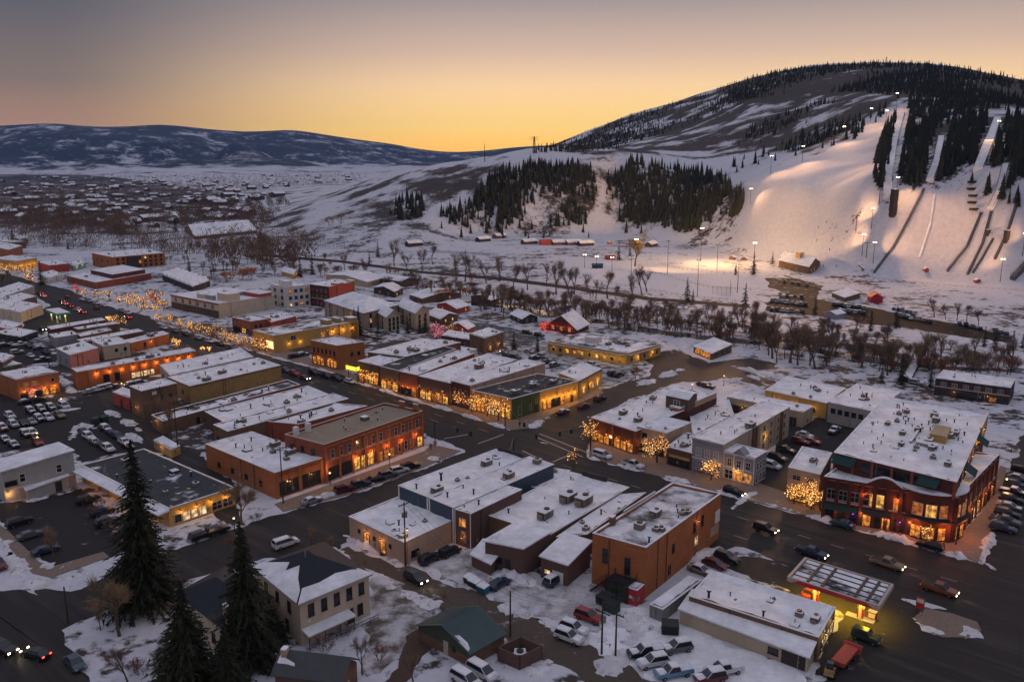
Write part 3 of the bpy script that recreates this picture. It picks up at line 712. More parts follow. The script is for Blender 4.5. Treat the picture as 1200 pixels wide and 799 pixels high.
    def rot(s, face):
        d = s.nL if face == 'L' else s.nR
        return math.atan2(-d.x, d.y)          # local +y -> outward
    def units(s, n, kinds=(0, 1, 1, 2, 2, 3), sc=1.):
        for i in range(n):
            k = s.r.choice(kinds); fu, fv = s.r.uniform(.15, .85), s.r.uniform(.1, .9)
            link('rooftop_unit' if k != 2 else 'vent_pipe', unit_mesh(k), s.root, s.U * fu + s.V * fv + Vector((0, 0, s.zr - .12)), math.atan2(s.v.y, s.v.x) + s.r.choice((0, math.pi / 2))).scale = (sc * s.r.uniform(.8, 1.25),) * 3
        return s
    def unit(s, k, fu, fv, sc=1.):
        o = link('rooftop_unit' if k != 2 else 'vent_pipe', unit_mesh(k), s.root, s.U * fu + s.V * fv + Vector((0, 0, s.zr - .12)), math.atan2(s.v.y, s.v.x)); o.scale = (sc,) * 3; return s
    def wins(s, face, n, z, w=1., h=1.6, f0=.06, f1=.94, lit=0., frame=TRIMD, mull=0, glass=GLASSD, kind=None, name='window', label=None):
        L = s.ln(face)
        for i in range(n):
            sx = L * (f0 + (f1 - f0) * (i + .5) / n)
            if s.r.random() < lit: p = LIT[kind] if kind is not None else s.r.choice(LIT)
            else: p = glass
            fm, pm = win_mesh(w, h, frame, p, mull)
            o = link(name, fm, s.root, s.pt(face, sx, z, .012), s.rot(face)); link('pane', pm, o)
            if label: o['label'] = label
        return s
    def door(s, face, f, w=1.1, h=2.2, m=None, z=.1):
        mb = MB(); mb.box(-w / 2, w / 2, -.02, .06, 0, h); mb.box(-w / 2 - .1, w / 2 + .1, -.02, .04, h, h + .12)
        o = mb.build('door', m or TRIMD, s.root, s.pt(face, s.ln(face) * f, z, .01)); o.rotation_euler = (0, 0, s.rot(face))
        hb = MB(); hb.box(w / 2 - .2, w / 2 - .14, .06, .1, 1, 1.2); hb.build('handle', METAL, o); return s
    def shop(s, face, f0, f1, z=.3, h=2.4, n=3, lit=1., kind=None, frame=TRIMD, awning=None):
        """a glazed shop front with its door"""
        L = s.ln(face); w = L * (f1 - f0) / n - .35
        s.wins(face, n, z, max(.6, w), h, f0, f1, lit, frame, 2 if w > 1.6 else 0, kind=kind, name='shop_window')
        if awning:
            mb = MB(); a0, a1 = L * f0, L * f1; top, bot = z + h + .9, z + h + .25
            p = [s.pt(face, a0, bot, 1.3), s.pt(face, a1, bot, 1.3), s.pt(face, a1, top, .03), s.pt(face, a0, top, .03)]
            mb.hexa([x - Vector((0, 0, .08)) for x in p] + p); o = mb.build('awning', awning, s.root); fix_normals(o.data)
        return s
    def band(s, face, z, hh=.25, out=.12, m=None, f0=0., f1=1., name='cornice'):
        L = s.ln(face); mb = MB(); a0, a1 = L * f0 - .02, L * f1 + .02
        mb.hexa([s.pt(face, a0, z, .004), s.pt(face, a1, z, .004), s.pt(face, a1, z, out), s.pt(face, a0, z, out)] + [s.pt(face, a0, z + hh, .004), s.pt(face, a1, z + hh, .004), s.pt(face, a1, z + hh, out), s.pt(face, a0, z + hh, out)])
        o = mb.build(name, m or TRIM, s.root); fix_normals(o.data); return s
    def pil(s, face, n, z0, z1, w=.5, out=.14, m=None):
        L = s.ln(face); 
        for i in range(n + 1):
            mb = MB(); x = w / 2 + (L - w) * i / n
            mb.hexa([s.pt(face, x + dx, z0, o_) for dx, o_ in ((-w / 2, .004), (w / 2, .004), (w / 2, out), (-w / 2, out))] + [s.pt(face, x + dx, z1, o_) for dx, o_ in ((-w / 2, .004), (w / 2, .004), (w / 2, out), (-w / 2, out))])
            o = mb.build('pilaster', m or s.wallm, s.root); fix_normals(o.data)
        return s
    def lamps(s, face, n, z=3.2, power=60, col=(1, .5, .15), f0=.05, f1=.95, out=.7, bulb=None, up=False):
        L = s.ln(face)
        for i in range(n):
            sx = L * (f0 + (f1 - f0) * (i + .5) / n)
            mb = MB(); mb.box(-.06, .06, 0, out * .6, .1, .16, 0); mb.tube([(0, out * .6, .16), (0, out * .6, -.02)], [.08, .2], 8, 0); mb.tube([(0, out * .6, -.01), (0, out * .6, -.14)], [.12, .1], 8, 1)
            o = mb.build('wall_lamp', [DKMET, bulb or BULB], s.root, s.pt(face, sx, z, .01)); o.rotation_euler = (0, 0, s.rot(face))
            lamp_point('lamp_light', s.pt(face, sx, z - .35, out), power, col, .2, s.root)
        return s
    def sign(s, face, f0, f1, z0, z1, m, out=.18, name='sign_board'):
        L = s.ln(face); mb = MB(); x0, x1 = L * f0, L * f1
        mb.hexa([s.pt(face, x0, z0, .02), s.pt(face, x1, z0, .02), s.pt(face, x1, z0, out), s.pt(face, x0, z0, out)] + [s.pt(face, x0, z1, .02), s.pt(face, x1, z1, .02), s.pt(face, x1, z1, out), s.pt(face, x0, z1, out)])
        o = mb.build(name, m, s.root); fix_normals(o.data); return s
    def block(s, name, f0, f1, g0, g1, z0, z1, m, mt=None):
        """a smaller volume on the roof, in shares of the plan"""
        P = [s.U * a + s.V * b for a, b in ((f0, g0), (f0, g1), (f1, g1), (f1, g0))]; Z = Vector((0, 0, 1)); mb = MB()
        mb.hexa([p + Z * z0 for p in P] + [p + Z * z1 for p in P])
        if mt:
            mb.hexa([p + Z * z1 for p in P] + [p + Z * (z1 + .15) for p in P], 1)
        o = mb.build(name, [m, mt] if mt else m, s.root); fix_normals(o.data); return s
# ------------------------------------------------------------------ the near blocks
AWN_G = mat('green_canvas', (.014, .045, .04), .85, noise=.3, nscale=2)
AWN_D = mat('dark_canvas', (.03, .03, .035), .85, noise=.3, nscale=2)
AWN_R = mat('red_canvas', (.25, .03, .03), .85, noise=.3, nscale=2)
SIGNY = mat('lit_yellow_sign', (.6, .6, .05), .4, emit=(.95, .80, .06), estr=1.1)
SIGNW = mat('lit_white_sign', (.8, .7, .4), .4, emit=(1, .72, .32), estr=1.6)
METR = mat('green_metal_roof', (.055, .085, .085), .45, .3, noise=.3, nscale=.6)
ASPHR = mat('asphalt_shingle', (.022, .026, .034), .9, noise=.35, nscale=.8)
GREYR = mat('grey_shingle', (.07, .075, .075), .9, noise=.35, nscale=.8)
# --- two storey brick corner block and its low wing
b = Bld('brick_corner_block', 'two storey red brick corner block with a bare gravel roof and lit shop windows', (380, 521), (333.5, 508.8), (495.5, 481.5), 567, wall='red', roof='bare', par=.6, cat='building', cap='trim')
BR = b
b.wins('R', 12, b.h * .60, .95, 2.0, .03, .97, .12, TRIM, 1, GLASSB).wins('R', 3, 1.0, 1.0, 2.2, .70, .90, 0, TRIM, 1, GLASSD)
b.shop('R', .02, .24, .6, 2.9, 3, 0).shop('R', .26, .46, .6, 3.0, 3, 1, 1).shop('R', .50, .68, .4, 2.4, 3, .6).shop('R', .92, .99, .4, 2.6, 1, 1, 1)
b.band('R', b.h * .52, .3, .16, W_['orange']).band('R', b.h - .9, .35, .22, W_['orange']).band('R', b.h * .58 - .2, .12, .12, TRIM).pil('R', 8, 0, b.h - .9, .55, .18, W_['orange']).band('R', .02, .4, .1, TRIM, name='plinth')
b.wins('L', 3, b.h * .62, .9, 1.7, .15, .95, 0, TRIMD, 1)
b.lamps('R', 5, 4.2, 130, (1, .36, .08), .2, .98, .8)
for fv in (.02, .13): b.block('chimney', .82, .90, fv + .02, fv + .05, b.h - .4, b.h + 1.7, TRIMW)
b.block('skylight_curb', .5, .62, .58, .63, b.h - .4, b.h + .4, W_['brown'], SNOW)
for k in (.25, .75): b.block('parapet_crest', .45 if k < .5 else .1, .58 if k < .5 else .22, .985, .998, b.h, b.h + 1.5, W_['orange'], SNOW)
b = Bld('brick_wing', 'low brick wing with snowy roof and dark shop bays beside the corner block', (322, 554), (240.5, 520), (378, 536.5), 585, wall='orange', roof='most', par=.4)
b.shop('R', .04, .48, .5, 3.0, 3, 0, frame=TRIMD).shop('R', .54, .96, .5, 3.0, 3, 0, frame=TRIMD).pil('R', 2, 0, b.h - .3, .8, .2, W_['orange']).band('R', b.h - 1.0, .3, .14, W_['red'])
b.lamps('R', 2, 3.4, 70).wins('L', 4, 1.6, 1, 1.2, .1, .9, 0)
for u, v, k in ((.62, .35, 3), (.75, .3, 2), (.3, .8, 0), (.42, .6, 1), (.55, .85, 0), (.2, .55, 1), (.8, .7, 2), (.36, .88, 1)): b.unit(k, u, v)
# --- strips running back from the main street
b = Bld('snow_roof_shop', 'narrow shop with snowy roof squeezed against the brick corner block', (350, 497), (305, 493), (430, 475.5), h=5.2, wall='red', roof='most', par=.5, units=6)
b = Bld('snow_roof_shop', 'long shop with worn snow roof and brick side, second strip from the corner block', (267, 505.5), (250, 497.5), (408.5, 467), h=5.4, wall='brown', roof='most', par=.45, units=5)
b.wins('L', 2, 1.2, 1, 1.5)
b = Bld('snow_roof_shop', 'long low shop with several rooftop units on thick snow', (262, 494.5), (240, 482), (385, 462), h=4.6, wall='brownp', roof='full', par=.4, units=8)
b = Bld('brick_back_shop', 'long shop with tan brick rear and red brick parapet beside the yellow brick hall', (190.8, 493.5), (177.5, 486), (351.5, 450.5), 509, wall='brown', roof='half', par=.7, units=7)
b.band('R', b.h - .8, .8, .06, W_['red'], .48, 1, 'brick_parapet').wins('R', 1, .3, .9, 1.8, .15, .3, 0); b.lamps('L', 1, 3.2, 50)
b = Bld('yellow_brick_hall', 'big yellow brick hall with a flat snow roof and blank side wall', (222.5, 452.5), (197, 441.8), (329, 428), 473, wall='yellow', roof='full', par=.4)
b.unit(0, .45, .45).unit(0, .2, .22).unit(1, .5, .93).unit(2, .6, .3).band('R', b.h - .5, .18, .08, TRIMD).wins('L', 2, 2.2, .8, 1, .2, .8, 0)
b = Bld('snow_roof_hall', 'grey hall under smooth snow adjoining the yellow brick hall', (199.5, 440), (187.5, 427.6), (297, 418), h=5.0, wall='lgrey', roof='full', par=.3)
b.unit(2, .4, .2).unit(1, .3, .45).wins('L', 2, 1.8, .9, 1.2)
b = Bld('brown_back_block', 'tall windowless brown block behind the yellow brick hall', (165.8, 458.3), (151.7, 452.5), (207, 449), 491, wall='brown', roof='full', par=.4)
b.sign('R', .28, .40, b.h - 1.8, b.h - .9, TRIMW).lamps('L', 1, 3, 50).wins('R', 2, b.h * .5, .9, 1.4, .45, .9, 0)
b = Bld('red_lean_to', 'small dark red lean-to against the brown block', (151, 466), (132, 459.5), (163, 460), 481, wall='redp', roof='full', par=.2); b.door('L', .5)
# --- lit single storey block behind the big spruce
b = Bld('yellow_clinic', 'single storey yellow lit building with part bare dark roof behind the tall spruce', (197.5, 596), (95, 545), (275, 571), 618, wall='ochre', roof='dark', par=.3)
b.shop('R', .06, .55, .5, 1.7, 4, .75, 3, TRIM).shop('R', .62, .96, .5, 1.7, 2, .0, frame=TRIM).band('R', b.h - .6, .5, .25, W_['ochre']).lamps('R', 4, 2.9, 60, (1, .5, .1)).lamps('L', 4, 2.6, 70, (1, .38, .08)).wins('L', 5, .8, 1.2, 1.3, .05, .95, .3, TRIM)
P_e = MB(); Lb = b.lu
P_e.hexa([b.pt('L', -.3, b.h - .5, .01), b.pt('L', Lb + .3, b.h - .5, .01), b.pt('L', Lb + .3, b.h - .75, 2.4), b.pt('L', -.3, b.h - .75, 2.4)] + [b.pt('L', -.3, b.h - .05, .01), b.pt('L', Lb + .3, b.h - .05, .01), b.pt('L', Lb + .3, b.h - .5, 2.4), b.pt('L', -.3, b.h - .5, 2.4)])
o = P_e.build('snowy_eaves', ROOFS['full'], b.root); fix_normals(o.data)
b.unit(1, .85, .5, 1.3).unit(3, .5, .8).unit(2, .35, .85).unit(1, .2, .7).unit(2, .6, .3)
b = Bld('yellow_annex', 'tiny yellow annex with snow roof behind the clinic', (200, 527), (180, 515.5), (211, 522), 536, wall='ochre', roof='full', par=.2); b.lamps('L', 1, 2, 20)
b = Bld('grey_house', 'pale blue grey house with snowy roof and small windows at the left edge', (2, 553), (-14, 543), (86, 534), 590, wall='lgrey', roof='full', style='shed', peak=1.2, cat='house')
b.wins('R', 1, b.h * .55, 1, 1.7, .2, .32, 0, TRIMW, 1).wins('R', 1, b.h * .58, 1, 1.7, .7, .85, 0, TRIMW, 1).wins('R', 1, b.h * .5, 2.2, 1, .02, .18, 0).band('R', b.h * .38, .15, .1, TRIMW).lamps('R', 1, 2.2, 110, (1, .45, .12), 0, .1)
b = Bld('grey_shed', 'low grey shed with snow roof in front of the pale house', (31.5, 575), (27, 568), (80, 561), 587, wall='lgrey', roof='full', style='shed', peak=.7, cat='shed'); b.door('R', .75, 1.4)
# --- the centre block below the main street
b = Bld('tan_corner_shop', 'low tan corner shop with snow roof and two lit doorways on the alley', (473.3, 635.5), (409, 605), (531, 609), 662.5, wall='tan', roof='full', par=.35)
b.wins('L', 2, .5, 1.5, 2.1, .22, .82, 1, TRIMD, 2, kind=0).wins('L', 3, 2.2, .5, .6, .1, .95, 0).wins('R', 1, .9, 1.8, 1.2, .12, .3, 0, TRIMD, 2).lamps('L', 2, 3.1, 60, (1, .42, .1), .25, .8)
b.unit(3, .25, .1).unit(0, .12, .12, .7).unit(2, .4, .35).unit(1, .3, .15, .7); TANB = b
b = Bld('blue_shop', 'dark blue clad shop with long snow roof, nearest the side street', (501.5, 582.5), (466.7, 568.7), (615.5, 537), h=TANB.h * 1.62, wall='blue', roof='full', par=.35)
b.pil('L', 1, 0, b.h - .1, .35, .06, TRIMW).unit(0, .45, .72).unit(2, .55, .28, 1.5).unit(0, .12, .12).unit(2, .6, .06).block('sign_back', .05, .9, .988, .998, b.h, b.h + .9, W_['dark']); BLU = b
b = Bld('blue_shop', 'dark blue clad shop with long snow roof beside the narrow brown shop', (531.5, 595), (502.5, 583), (649, 544), h=TANB.h * 1.62, wall='blue', roof='full', par=.35)
b.pil('L', 1, 0, b.h - .1, .35, .06, TRIMW).unit(0, .4, .62).unit(1, .5, .95, 1.3).unit(2, .7, .1).unit(2, .3, .25)
b = Bld('brown_narrow_shop', 'narrow dark brown shop with one bright orange window', (551.7, 602), (532.5, 596.3), (611.5, 573.5), h=TANB.h * 1.57, wall='brownp', roof='full', par=.3)
b.wins('L', 1, b.h * .58, 1.5, 1.5, .25, .75, 1, TRIM, 0, kind=0).wins('L', 1, b.h * .3, 1, .9, .2, .7, 1, TRIM, 0, kind=2).unit(2, .5, .3).lamps('L', 1, 2.0, 25, (1, .4, .1)).pil('L', 1, 0, b.h - .1, .2, .05, TRIMW)
b = Bld('gap_shop', 'low shop roof with snow in the gap between the two larger white roofs', (640, 573), (612, 569), (668, 551), h=4.4, wall='brownp', roof='most', par=.3, units=3)
b = Bld('white_roof_store', 'broad store with a huge clean snow roof and trampled patches', (644, 627), (568.3, 602.5), (737.5, 571), h=5.0, wall='brown', roof='full', par=.3)
b.unit(0, .42, .54, 1.5).unit(0, .2, .56, 1.5).unit(0, .36, .22, 1.3).unit(2, .8, .12).block('sign_back', .35, .75, .985, .998, b.h, b.h + 1.1, W_['dark']).wins('L', 3, 1.2, 1, 1.2, .05, .5, 0).band('R', b.h - .02, .12, .05, TRIMD)
b = Bld('rear_annex', 'dark brown rear annex with sloping snow roof behind the broad store', (613, 643), (568.5, 634), (645, 628), 674, wall='brownp', roof='full', style='shed', peak=.8); b.door('L', .4).wins('L', 2, 1.5, .9, 1, .5, .95, 0)
b = Bld('brown_hut', 'small brown hut with a snowy lean roof in the alley yard', (575, 661), (552.5, 650), (588.8, 647.5), 674, wall='brownp', roof='full', style='shed', peak=.7, cat='hut'); b.door('R', .5)
b = Bld('snow_strip_shop', 'low long shop under snow squeezed beside the orange brick hall', (688, 626), (652, 629), (757, 577), h=4.6, wall='brownp', roof='full', par=.25); b.unit(1, .3, .12).unit(2, .6, .5)
b = Bld('rear_store_room', 'dark store room with snowy sloping roof below the strip shop', (665, 662), (634, 652), (692, 640), 687, wall='brownp', roof='full', style='shed', peak=.9); b.door('L', .35, 2.2, 2.0, TRIMW).wins('L', 1, 1.2, 1.2, .8, .6, .9, 1, kind=3)
# --- orange brick hall
b = Bld('orange_brick_hall', 'tall orange brick hall with bare streaked roof and scattered narrow windows', (757, 641.5), (694.5, 624.5), (845, 578), 702, wall='orange', roof='streak', par=.55)
for f, z, w, h in ((.62, .58, .7, 1.9), (.73, .60, .7, 2.0), (.34, .50, .7, 1.5), (.30, .12, .7, 1.4)): b.wins('R', 1, b.h * z, w, h, f - .05, f + .05, 0, TRIMD, 1)
b.wins('R', 1, b.h * .28, 1.2, 1.6, .60, .70, 1, TRIM, 0, kind=3).sign('R', .92, .985, b.h * .42, b.h * .68, TRIMW).sign('R', .86, .985, b.h * .18, b.h * .38, W_['tan'], .05, 'faded_wall_panel')
b.wins('L', 1, b.h * .50, .8, 2.4, .68, .82, 0, TRIMD, 1, label='tall dark window').wins('L', 1, b.h * .40, .9, 2.8, .25, .4, 0, TRIMD, 1).lamps('R', 1, 7.5, 40, (1, .5, .2), .4, .9)
b.unit(0, .55, .47).unit(1, .5, .24, 1.4).unit(1, .18, .58, 1.0).unit(1, .12, .6, 1.).unit(1, .15, .28).unit(1, .22, .26).unit(2, .1, .1).block('chimney', .93, 1.0, .18, .22, b.h - .4, b.h + 1.1, W_['brown'], SNOW)
b.block('raised_parapet', .985, 1.0, .35, .75, b.h, b.h + .5, TRIM, SNOW)
b = Bld('red_shed', 'small bright red steel shed with snow on top at the orange hall corner', (746.7, 691.7), (731.7, 687), (754.5, 685), 710.5, wall='shopred', roof='full', par=.12, cat='shed'); b.door('L', .5, 1, 2, W_['shopred'])
b.sign('L', .35, .6, 1.2, 1.7, TRIMW, .08, 'shed_notice')
b = Bld('storage_container', 'long grey storage container with snow on its roof', (776.7, 714), (761.5, 708), (822, 680), 729, wall='container', roof='full', par=.1, cat='container'); b.pil('R', 14, .05, b.h - .1, .12, .05, METAL).pil('L', 3, .05, b.h - .1, .12, .05, METAL)
# --- petrol station
b = Bld('station_lower_shed', 'low lean-to of the petrol station with thick snow on its sloping roof', (947, 770), (797, 714), (958, 749), 788, wall='beige', roof='full', style='shed', peak=.7, par=.2); b.door('L', .13, 2.4, 2, W_['dark']).door('L', .04, 1).wins('L', 1, .9, 1.4, .9, .2, .3, 0); SH = b
b = Bld('station_shop', 'petrol station shop with a long smooth snow roof', (959, 746.5), (807.5, 698), (979, 711.5), h=SH.h + 1.4, wall='brown', roof='full', par=.22)
b.unit(2, .86, .12, 1.3).unit(2, .42, .1).unit(1, .2, .45).unit(3, .2, .5, .6).unit(0, .08, .45, .8).shop('R', .2, .9, .4, 1.8, 3, 1, 3); b.lamps('R', 2, 3.2, 60, (1, .75, .25))
# --- houses below the alley
b = Bld('hip_roof_house', 'two storey tan house with dark hip roof half covered in snow', (350.8, 706), (300, 664.5), (432, 672.5), 757, wall='cream', roof='full', style='hip', peak=3.2, over=.5, cat='house', roofmat=ASPHR)
b.wins('R', 5, b.h * .60, .85, 1.9, .06, .97, 0, TRIMD, 1).wins('R', 1, .9, .85, 1.8, .78, .92, 0, TRIMD, 1).door('R', .70, 1.2, 2.4).wins('L', 3, b.h * .58, .85, 1.7, .1, .9, .2, TRIMD, 1).wins('L', 2, 1.0, .85, 1.5, .1, .9, 0, TRIMD, 1)
b.sign('R', .10, .14, 3.4, 3.9, TRIMW, .06, 'wall_badge'); HIP = b
def roof_snow(b, pts, name='snow_patch', th=.16):
    """snow lying on one slope of a roof: outline in building coordinates (u share, v share, height)"""
    mb = MB(); n = len(pts); T = Vector((0, 0, th)); P = [b.U * a + b.V * c + Vector((0, 0, z)) for a, c, z in pts]
    mb.add([p + Vector((0, 0, .03)) for p in P] + [p + T for p in P], [tuple(range(n, 2 * n))] + [(i, (i + 1) % n, n + (i + 1) % n, n + i) for i in range(n)])
    o = mb.build(name, SNOW, b.root); fix_normals(o.data)
hh = b.h
def hipz(b, a, c, e=.5, pk=3.2):
    du = min(a * b.lu + e, (1 - a) * b.lu + e); dv = min(c * b.lv + e, (1 - c) * b.lv + e); half = min(b.lu, b.lv) / 2 + e
    return b.h + pk * min(1, min(du, dv) / half)
eu, ev = .5 / b.lu, .5 / b.lv
roof_snow(b, [(a, c, hipz(b, a, c)) for a, c in ((-eu, -ev), (-eu, 1 + ev), (.10, .92), (.13, .6), (.10, .35), (.12, .12))])
roof_snow(b, [(a, c, hipz(b, a, c)) for a, c in ((.0, -ev), (1 + eu, -ev), (.94, .10), (.62, .26), (.55, .16), (.45, .30), (.30, .18), (.12, .09))])
mb = MB(); pw = b.lv
mb.hexa([b.pt('R', .1, 2.5, .02), b.pt('R', pw * .68, 2.5, .02), b.pt('R', pw * .68, 2.2, 2.0), b.pt('R', .1, 2.2, 2.0)] + [b.pt('R', .1, 2.75, .02), b.pt('R', pw * .68, 2.75, .02), b.pt('R', pw * .68, 2.42, 2.0), b.pt('R', .1, 2.42, 2.0)])
o = mb.build('porch_roof', SNOW, b.root); fix_normals(o.data)
for f in (.02, .24, .46, .66):
    mb = MB(); q = b.pt('R', pw * f, 0, 1.9); mb.tube([q, q + Vector((0, 0, 2.2))], .07, 6); mb.build('porch_post', TRIMD, b.root)
mb = MB(); q0, q1 = b.pt('R', .1, 1.0, 2.2), b.pt('R', pw, 1.0, 2.2); mb.tube([q0, q1], .05, 5); mb.tube([q0 - Vector((0, 0, .5)), q1 - Vector((0, 0, .5))], .05, 5)
for i in range(9): q = q0.lerp(q1, i / 8); mb.tube([q - Vector((0, 0, 1)), q], .04, 5)
mb.build('porch_railing', TRIMD, b.root)
mb = MB(); c0 = b.U * .5 + b.V * .42 + Vector((0, 0, b.h + 2.4)); mb.tube([c0, c0 + Vector((0, 0, 1.3))], .14, 8); mb.build('vent_pipe', METAL, b.root)
b = Bld('dark_roof_house', 'house with dark shingle roof and snow capped chimney, mostly behind the spruces', (262, 735), (208, 695), (318, 700), h=5.0, wall='cream', roof='full', style='hip', peak=2.4, over=.4, cat='house', roofmat=ASPHR)
b.wins('L', 3, 1.2, .8, 1.5, .1, .9, 0, TRIMD, 1).wins('R', 3, 1.2, .8, 1.5, .1, .9, 0, TRIMD, 1).block('chimney', -.02, .06, .06, .14, 1.5, b.h + 3.0, W_['tan'], SNOW)
b = Bld('green_metal_roof_garage', 'garage with ribbed green metal roof and green gable above brown boards', (550.8, 766), (490, 733.5), (590.8, 743.5), 781, wall='brown', roof='full', style='gable', peak=2.4, over=.35, ridge='C', cat='garage', roofmat=METR)
b.door('L', .45, 1.0, 2.0, TRIM).wins('L', 1, 1.4, .5, .6, .2, .4, 0)
mb = MB()
for sgn in (0, 1):
    for i in range(26):
        f = (i + .5) / 26; e0 = b.V * (f * 1.03 - .015); r0 = b.U * .5 + e0 + Vector((0, 0, b.h + 2.40 + .19)); q0 = (b.U * (1.03 if sgn else -.03)) + e0 + Vector((0, 0, b.h - .02 + .19))
        mb.tube([q0, r0], .045, 4)
mb.build('roof_ribs', METR, b.root)
gm = MB(); p0, p1 = b.pt('L', .05, b.h - .6, .03), b.pt('L', b.lu - .05, b.h - .6, .03); pk = b.pt('L', b.lu / 2, b.h + 2.2, .03); gm.add([p0, p1, p1 + Vector((0, 0, .6)), pk, p0 + Vector((0, 0, .6))], [(0, 1, 2, 3, 4)]); gm.build('gable_board', mat('grey_green_board', (.06, .072, .05), .85, noise=.4), b.root)
roof_snow(b, [(.02, -.02, b.h + .28), (.30, -.02, b.h + 1.5), (.26, .10, b.h + 1.4), (.12, .12, b.h + .75), (.04, .06, b.h + .36)])
b = Bld('grey_roof_cottage', 'cottage with grey green shingle roof at the bottom edge below the spruces', (400, 800), (322, 790), (418, 775), h=3.4, wall='brownp', roof='full', style='gable', peak=2.2, over=.4, ridge='L', cat='cottage', roofmat=GREYR)
b.wins('R', 1, 1.2, 1, 1.1, .2, .5, 0, TRIM); b.block('chimney', .9, .98, .3, .5, 2, b.h + 2.8, W_['tan'], SNOW)
roof_snow(b, [(.7, 0.02, b.h + .3), (1.02, 0.02, b.h + .3), (1.0, .35, b.h + 1.75), (.75, .22, b.h + 1.2)])
# dumpster enclosure
A_c, B_c, C_c = (609, 769), (583, 757.7), (635.8, 756)
he = hgt(A_c[0], A_c[1], 785); a_, b_, c_ = g(*A_c, he), g(*B_c, he), g(*C_c, he); o_ = Vector((a_.x, a_.y, 0)); U_, V_ = b_ - a_, c_ - a_; U_.z = V_.z = 0
r = empty('bin_enclosure', o_); tag(r, 'open topped brown board enclosure beside the alley with a snowy unit inside', 'enclosure'); mb = MB(); Zh = Vector((0, 0, he)); O_ = Vector((0, 0, 0)); tu, tv = U_.normalized() * .15, V_.normalized() * .15
for p, q, t in ((O_, U_, tv), (O_, V_, tu), (U_, U_ + V_, -tu), (V_, U_ + V_, -tv)): mb.hexa([p, q, q + t, p + t, p + Zh, q + Zh, q + t + Zh, p + t + Zh])
o = mb.build('board_wall', W_['brownp'], r); fix_normals(o.data); mb = MB(); mb.quad(*[p + Vector((0, 0, .25)) for p in (tu + tv, U_ - tu + tv, U_ + V_ - tu - tv, V_ + tu - tv)]); mb.build('snow_floor', SNOW, r); link('cooling_unit', unit_mesh(1), r, (U_ + V_) / 2 + Vector((0, 0, .25))).scale = (1.4, 1.4, 1.2)
# --- right hand block along the main street
b = Bld('red_corner_store', 'corner store with red and dark brick front and glowing shop windows under lit trees', (745, 505.5), (692.5, 489), (840, 464), 533, wall='dkred', roof='full', par=.4)
b.shop('L', .04, .46, .4, 2.2, 3, 1, 0, awning=None).shop('L', .56, .97, .4, 2.0, 3, 1, 0).sign('L', .5, .56, 2.4, 3.0, SIGNW).band('L', b.h - .3, .25, .15, W_['red']).lamps('L', 4, 3.2, 90, (1, .42, .09)).pil('L', 2, 0, b.h, .5, .15, W_['red']).wins('R', 4, 1.5, .9, 1.2, .5, .95, 0)
b.unit(0, .72, .22).unit(0, .3, .18).unit(1, .82, .62, 1.2).unit(2, .45, .25)
t = Bld('roof_dormer_house', 'dark box room with one window built on the corner store roof', (806.5, 468.5), (780.5, 463), (817, 461.5), h=3.4, z0=b.h - .3, wall='brownp', roof='full', style='gable', peak=.9, ridge='L', over=.35, cat='rooftop room'); t.wins('L', 1, 1.2, 1.8, 1.3, .3, .7, 0, TRIMW, 2); t.wall = None
b.block('brick_stub', .02, .25, .52, .56, b.h - .4, b.h + .7, W_['orange'], SNOW).block('rear_wall', -.01, .02, .56, .99, b.h - .4, b.h + 1.1, W_['tan'], SNOW)
b = Bld('beige_box_shop', 'beige box shop with a clean snow roof behind the big lit tree', (781, 507.5), (746.5, 499.5), (810.5, 495), h=6.6, wall='tan', roof='full', par=.3)
b.wins('L', 1, b.h * .62, 1.2, 1.2, .6, .85, 0, TRIMD).shop('L', .05, .95, .4, 2.0, 3, .5).lamps('L', 2, 3, 60)
b = Bld('signboard_shop', 'low brown shop with cluttered snowy roof beside the grey fronted block', (811, 531), (782, 523.5), (832, 513), 552, wall='brownp', roof='most', par=.4, units=5)
b.shop('L', .05, .95, .4, 1.6, 4, .3, 2).sign('L', .1, .9, 2.3, 2.9, W_['ochre'])
b = Bld('lumpy_snow_roof', 'low back building under deep lumpy snow behind the beige shop', (812, 512), (808, 484), (860, 486), h=3.6, wall='brownp', roof='full', par=.2, units=3)
b = Bld('grey_front_block', 'long three storey beige block with grey painted front and vents along its snow roof', (848, 521), (811.7, 512.5), (926, 476.5), 561, wall='beige', roof='full', par=.35)
b.sign('L', 0, 1, .02, b.h - .02, W_['grey'], .06, 'painted_front').band('L', b.h - .5, .4, .3, W_['grey']).wins('L', 3, b.h * .52, 1.2, 1.8, .08, .92, 0, TRIMW, 2, name='window').shop('L', .08, .92, .4, 2.2, 3, .3, 2).band('L', b.h * .42, .25, .2, TRIMW)
for z in (.14, .42, .70): b.wins('R', 5, b.h * z, 1.0, 1.3, .42, .97, .06, TRIM, 1)
b.pil('R', 0, 0, b.h, .7, .5) if False else None
for fv, fu in ((.28, .5), (.36, .6), (.44, .62), (.52, .66), (.6, .7), (.66, .62), (.40, .35), (.7, .5)): b.unit(3, fu, fv, .45)
b.unit(0, .12, .42, 1.2).lamps('R', 1, 4.6, 130, (1, .55, .12), .55, .65)
for fv in (.40, .44, .84): b.block('wall_pier', -.06, .0, fv, fv + .025, 0, b.h + .1, W_['brown'])
b = Bld('gabled_grey_front', 'two storey grey painted front with small gable and lit entrance at the lot corner', (885, 536.8), (848.5, 528), (899, 528.5), 570, wall='grey', roof='full', par=.4)
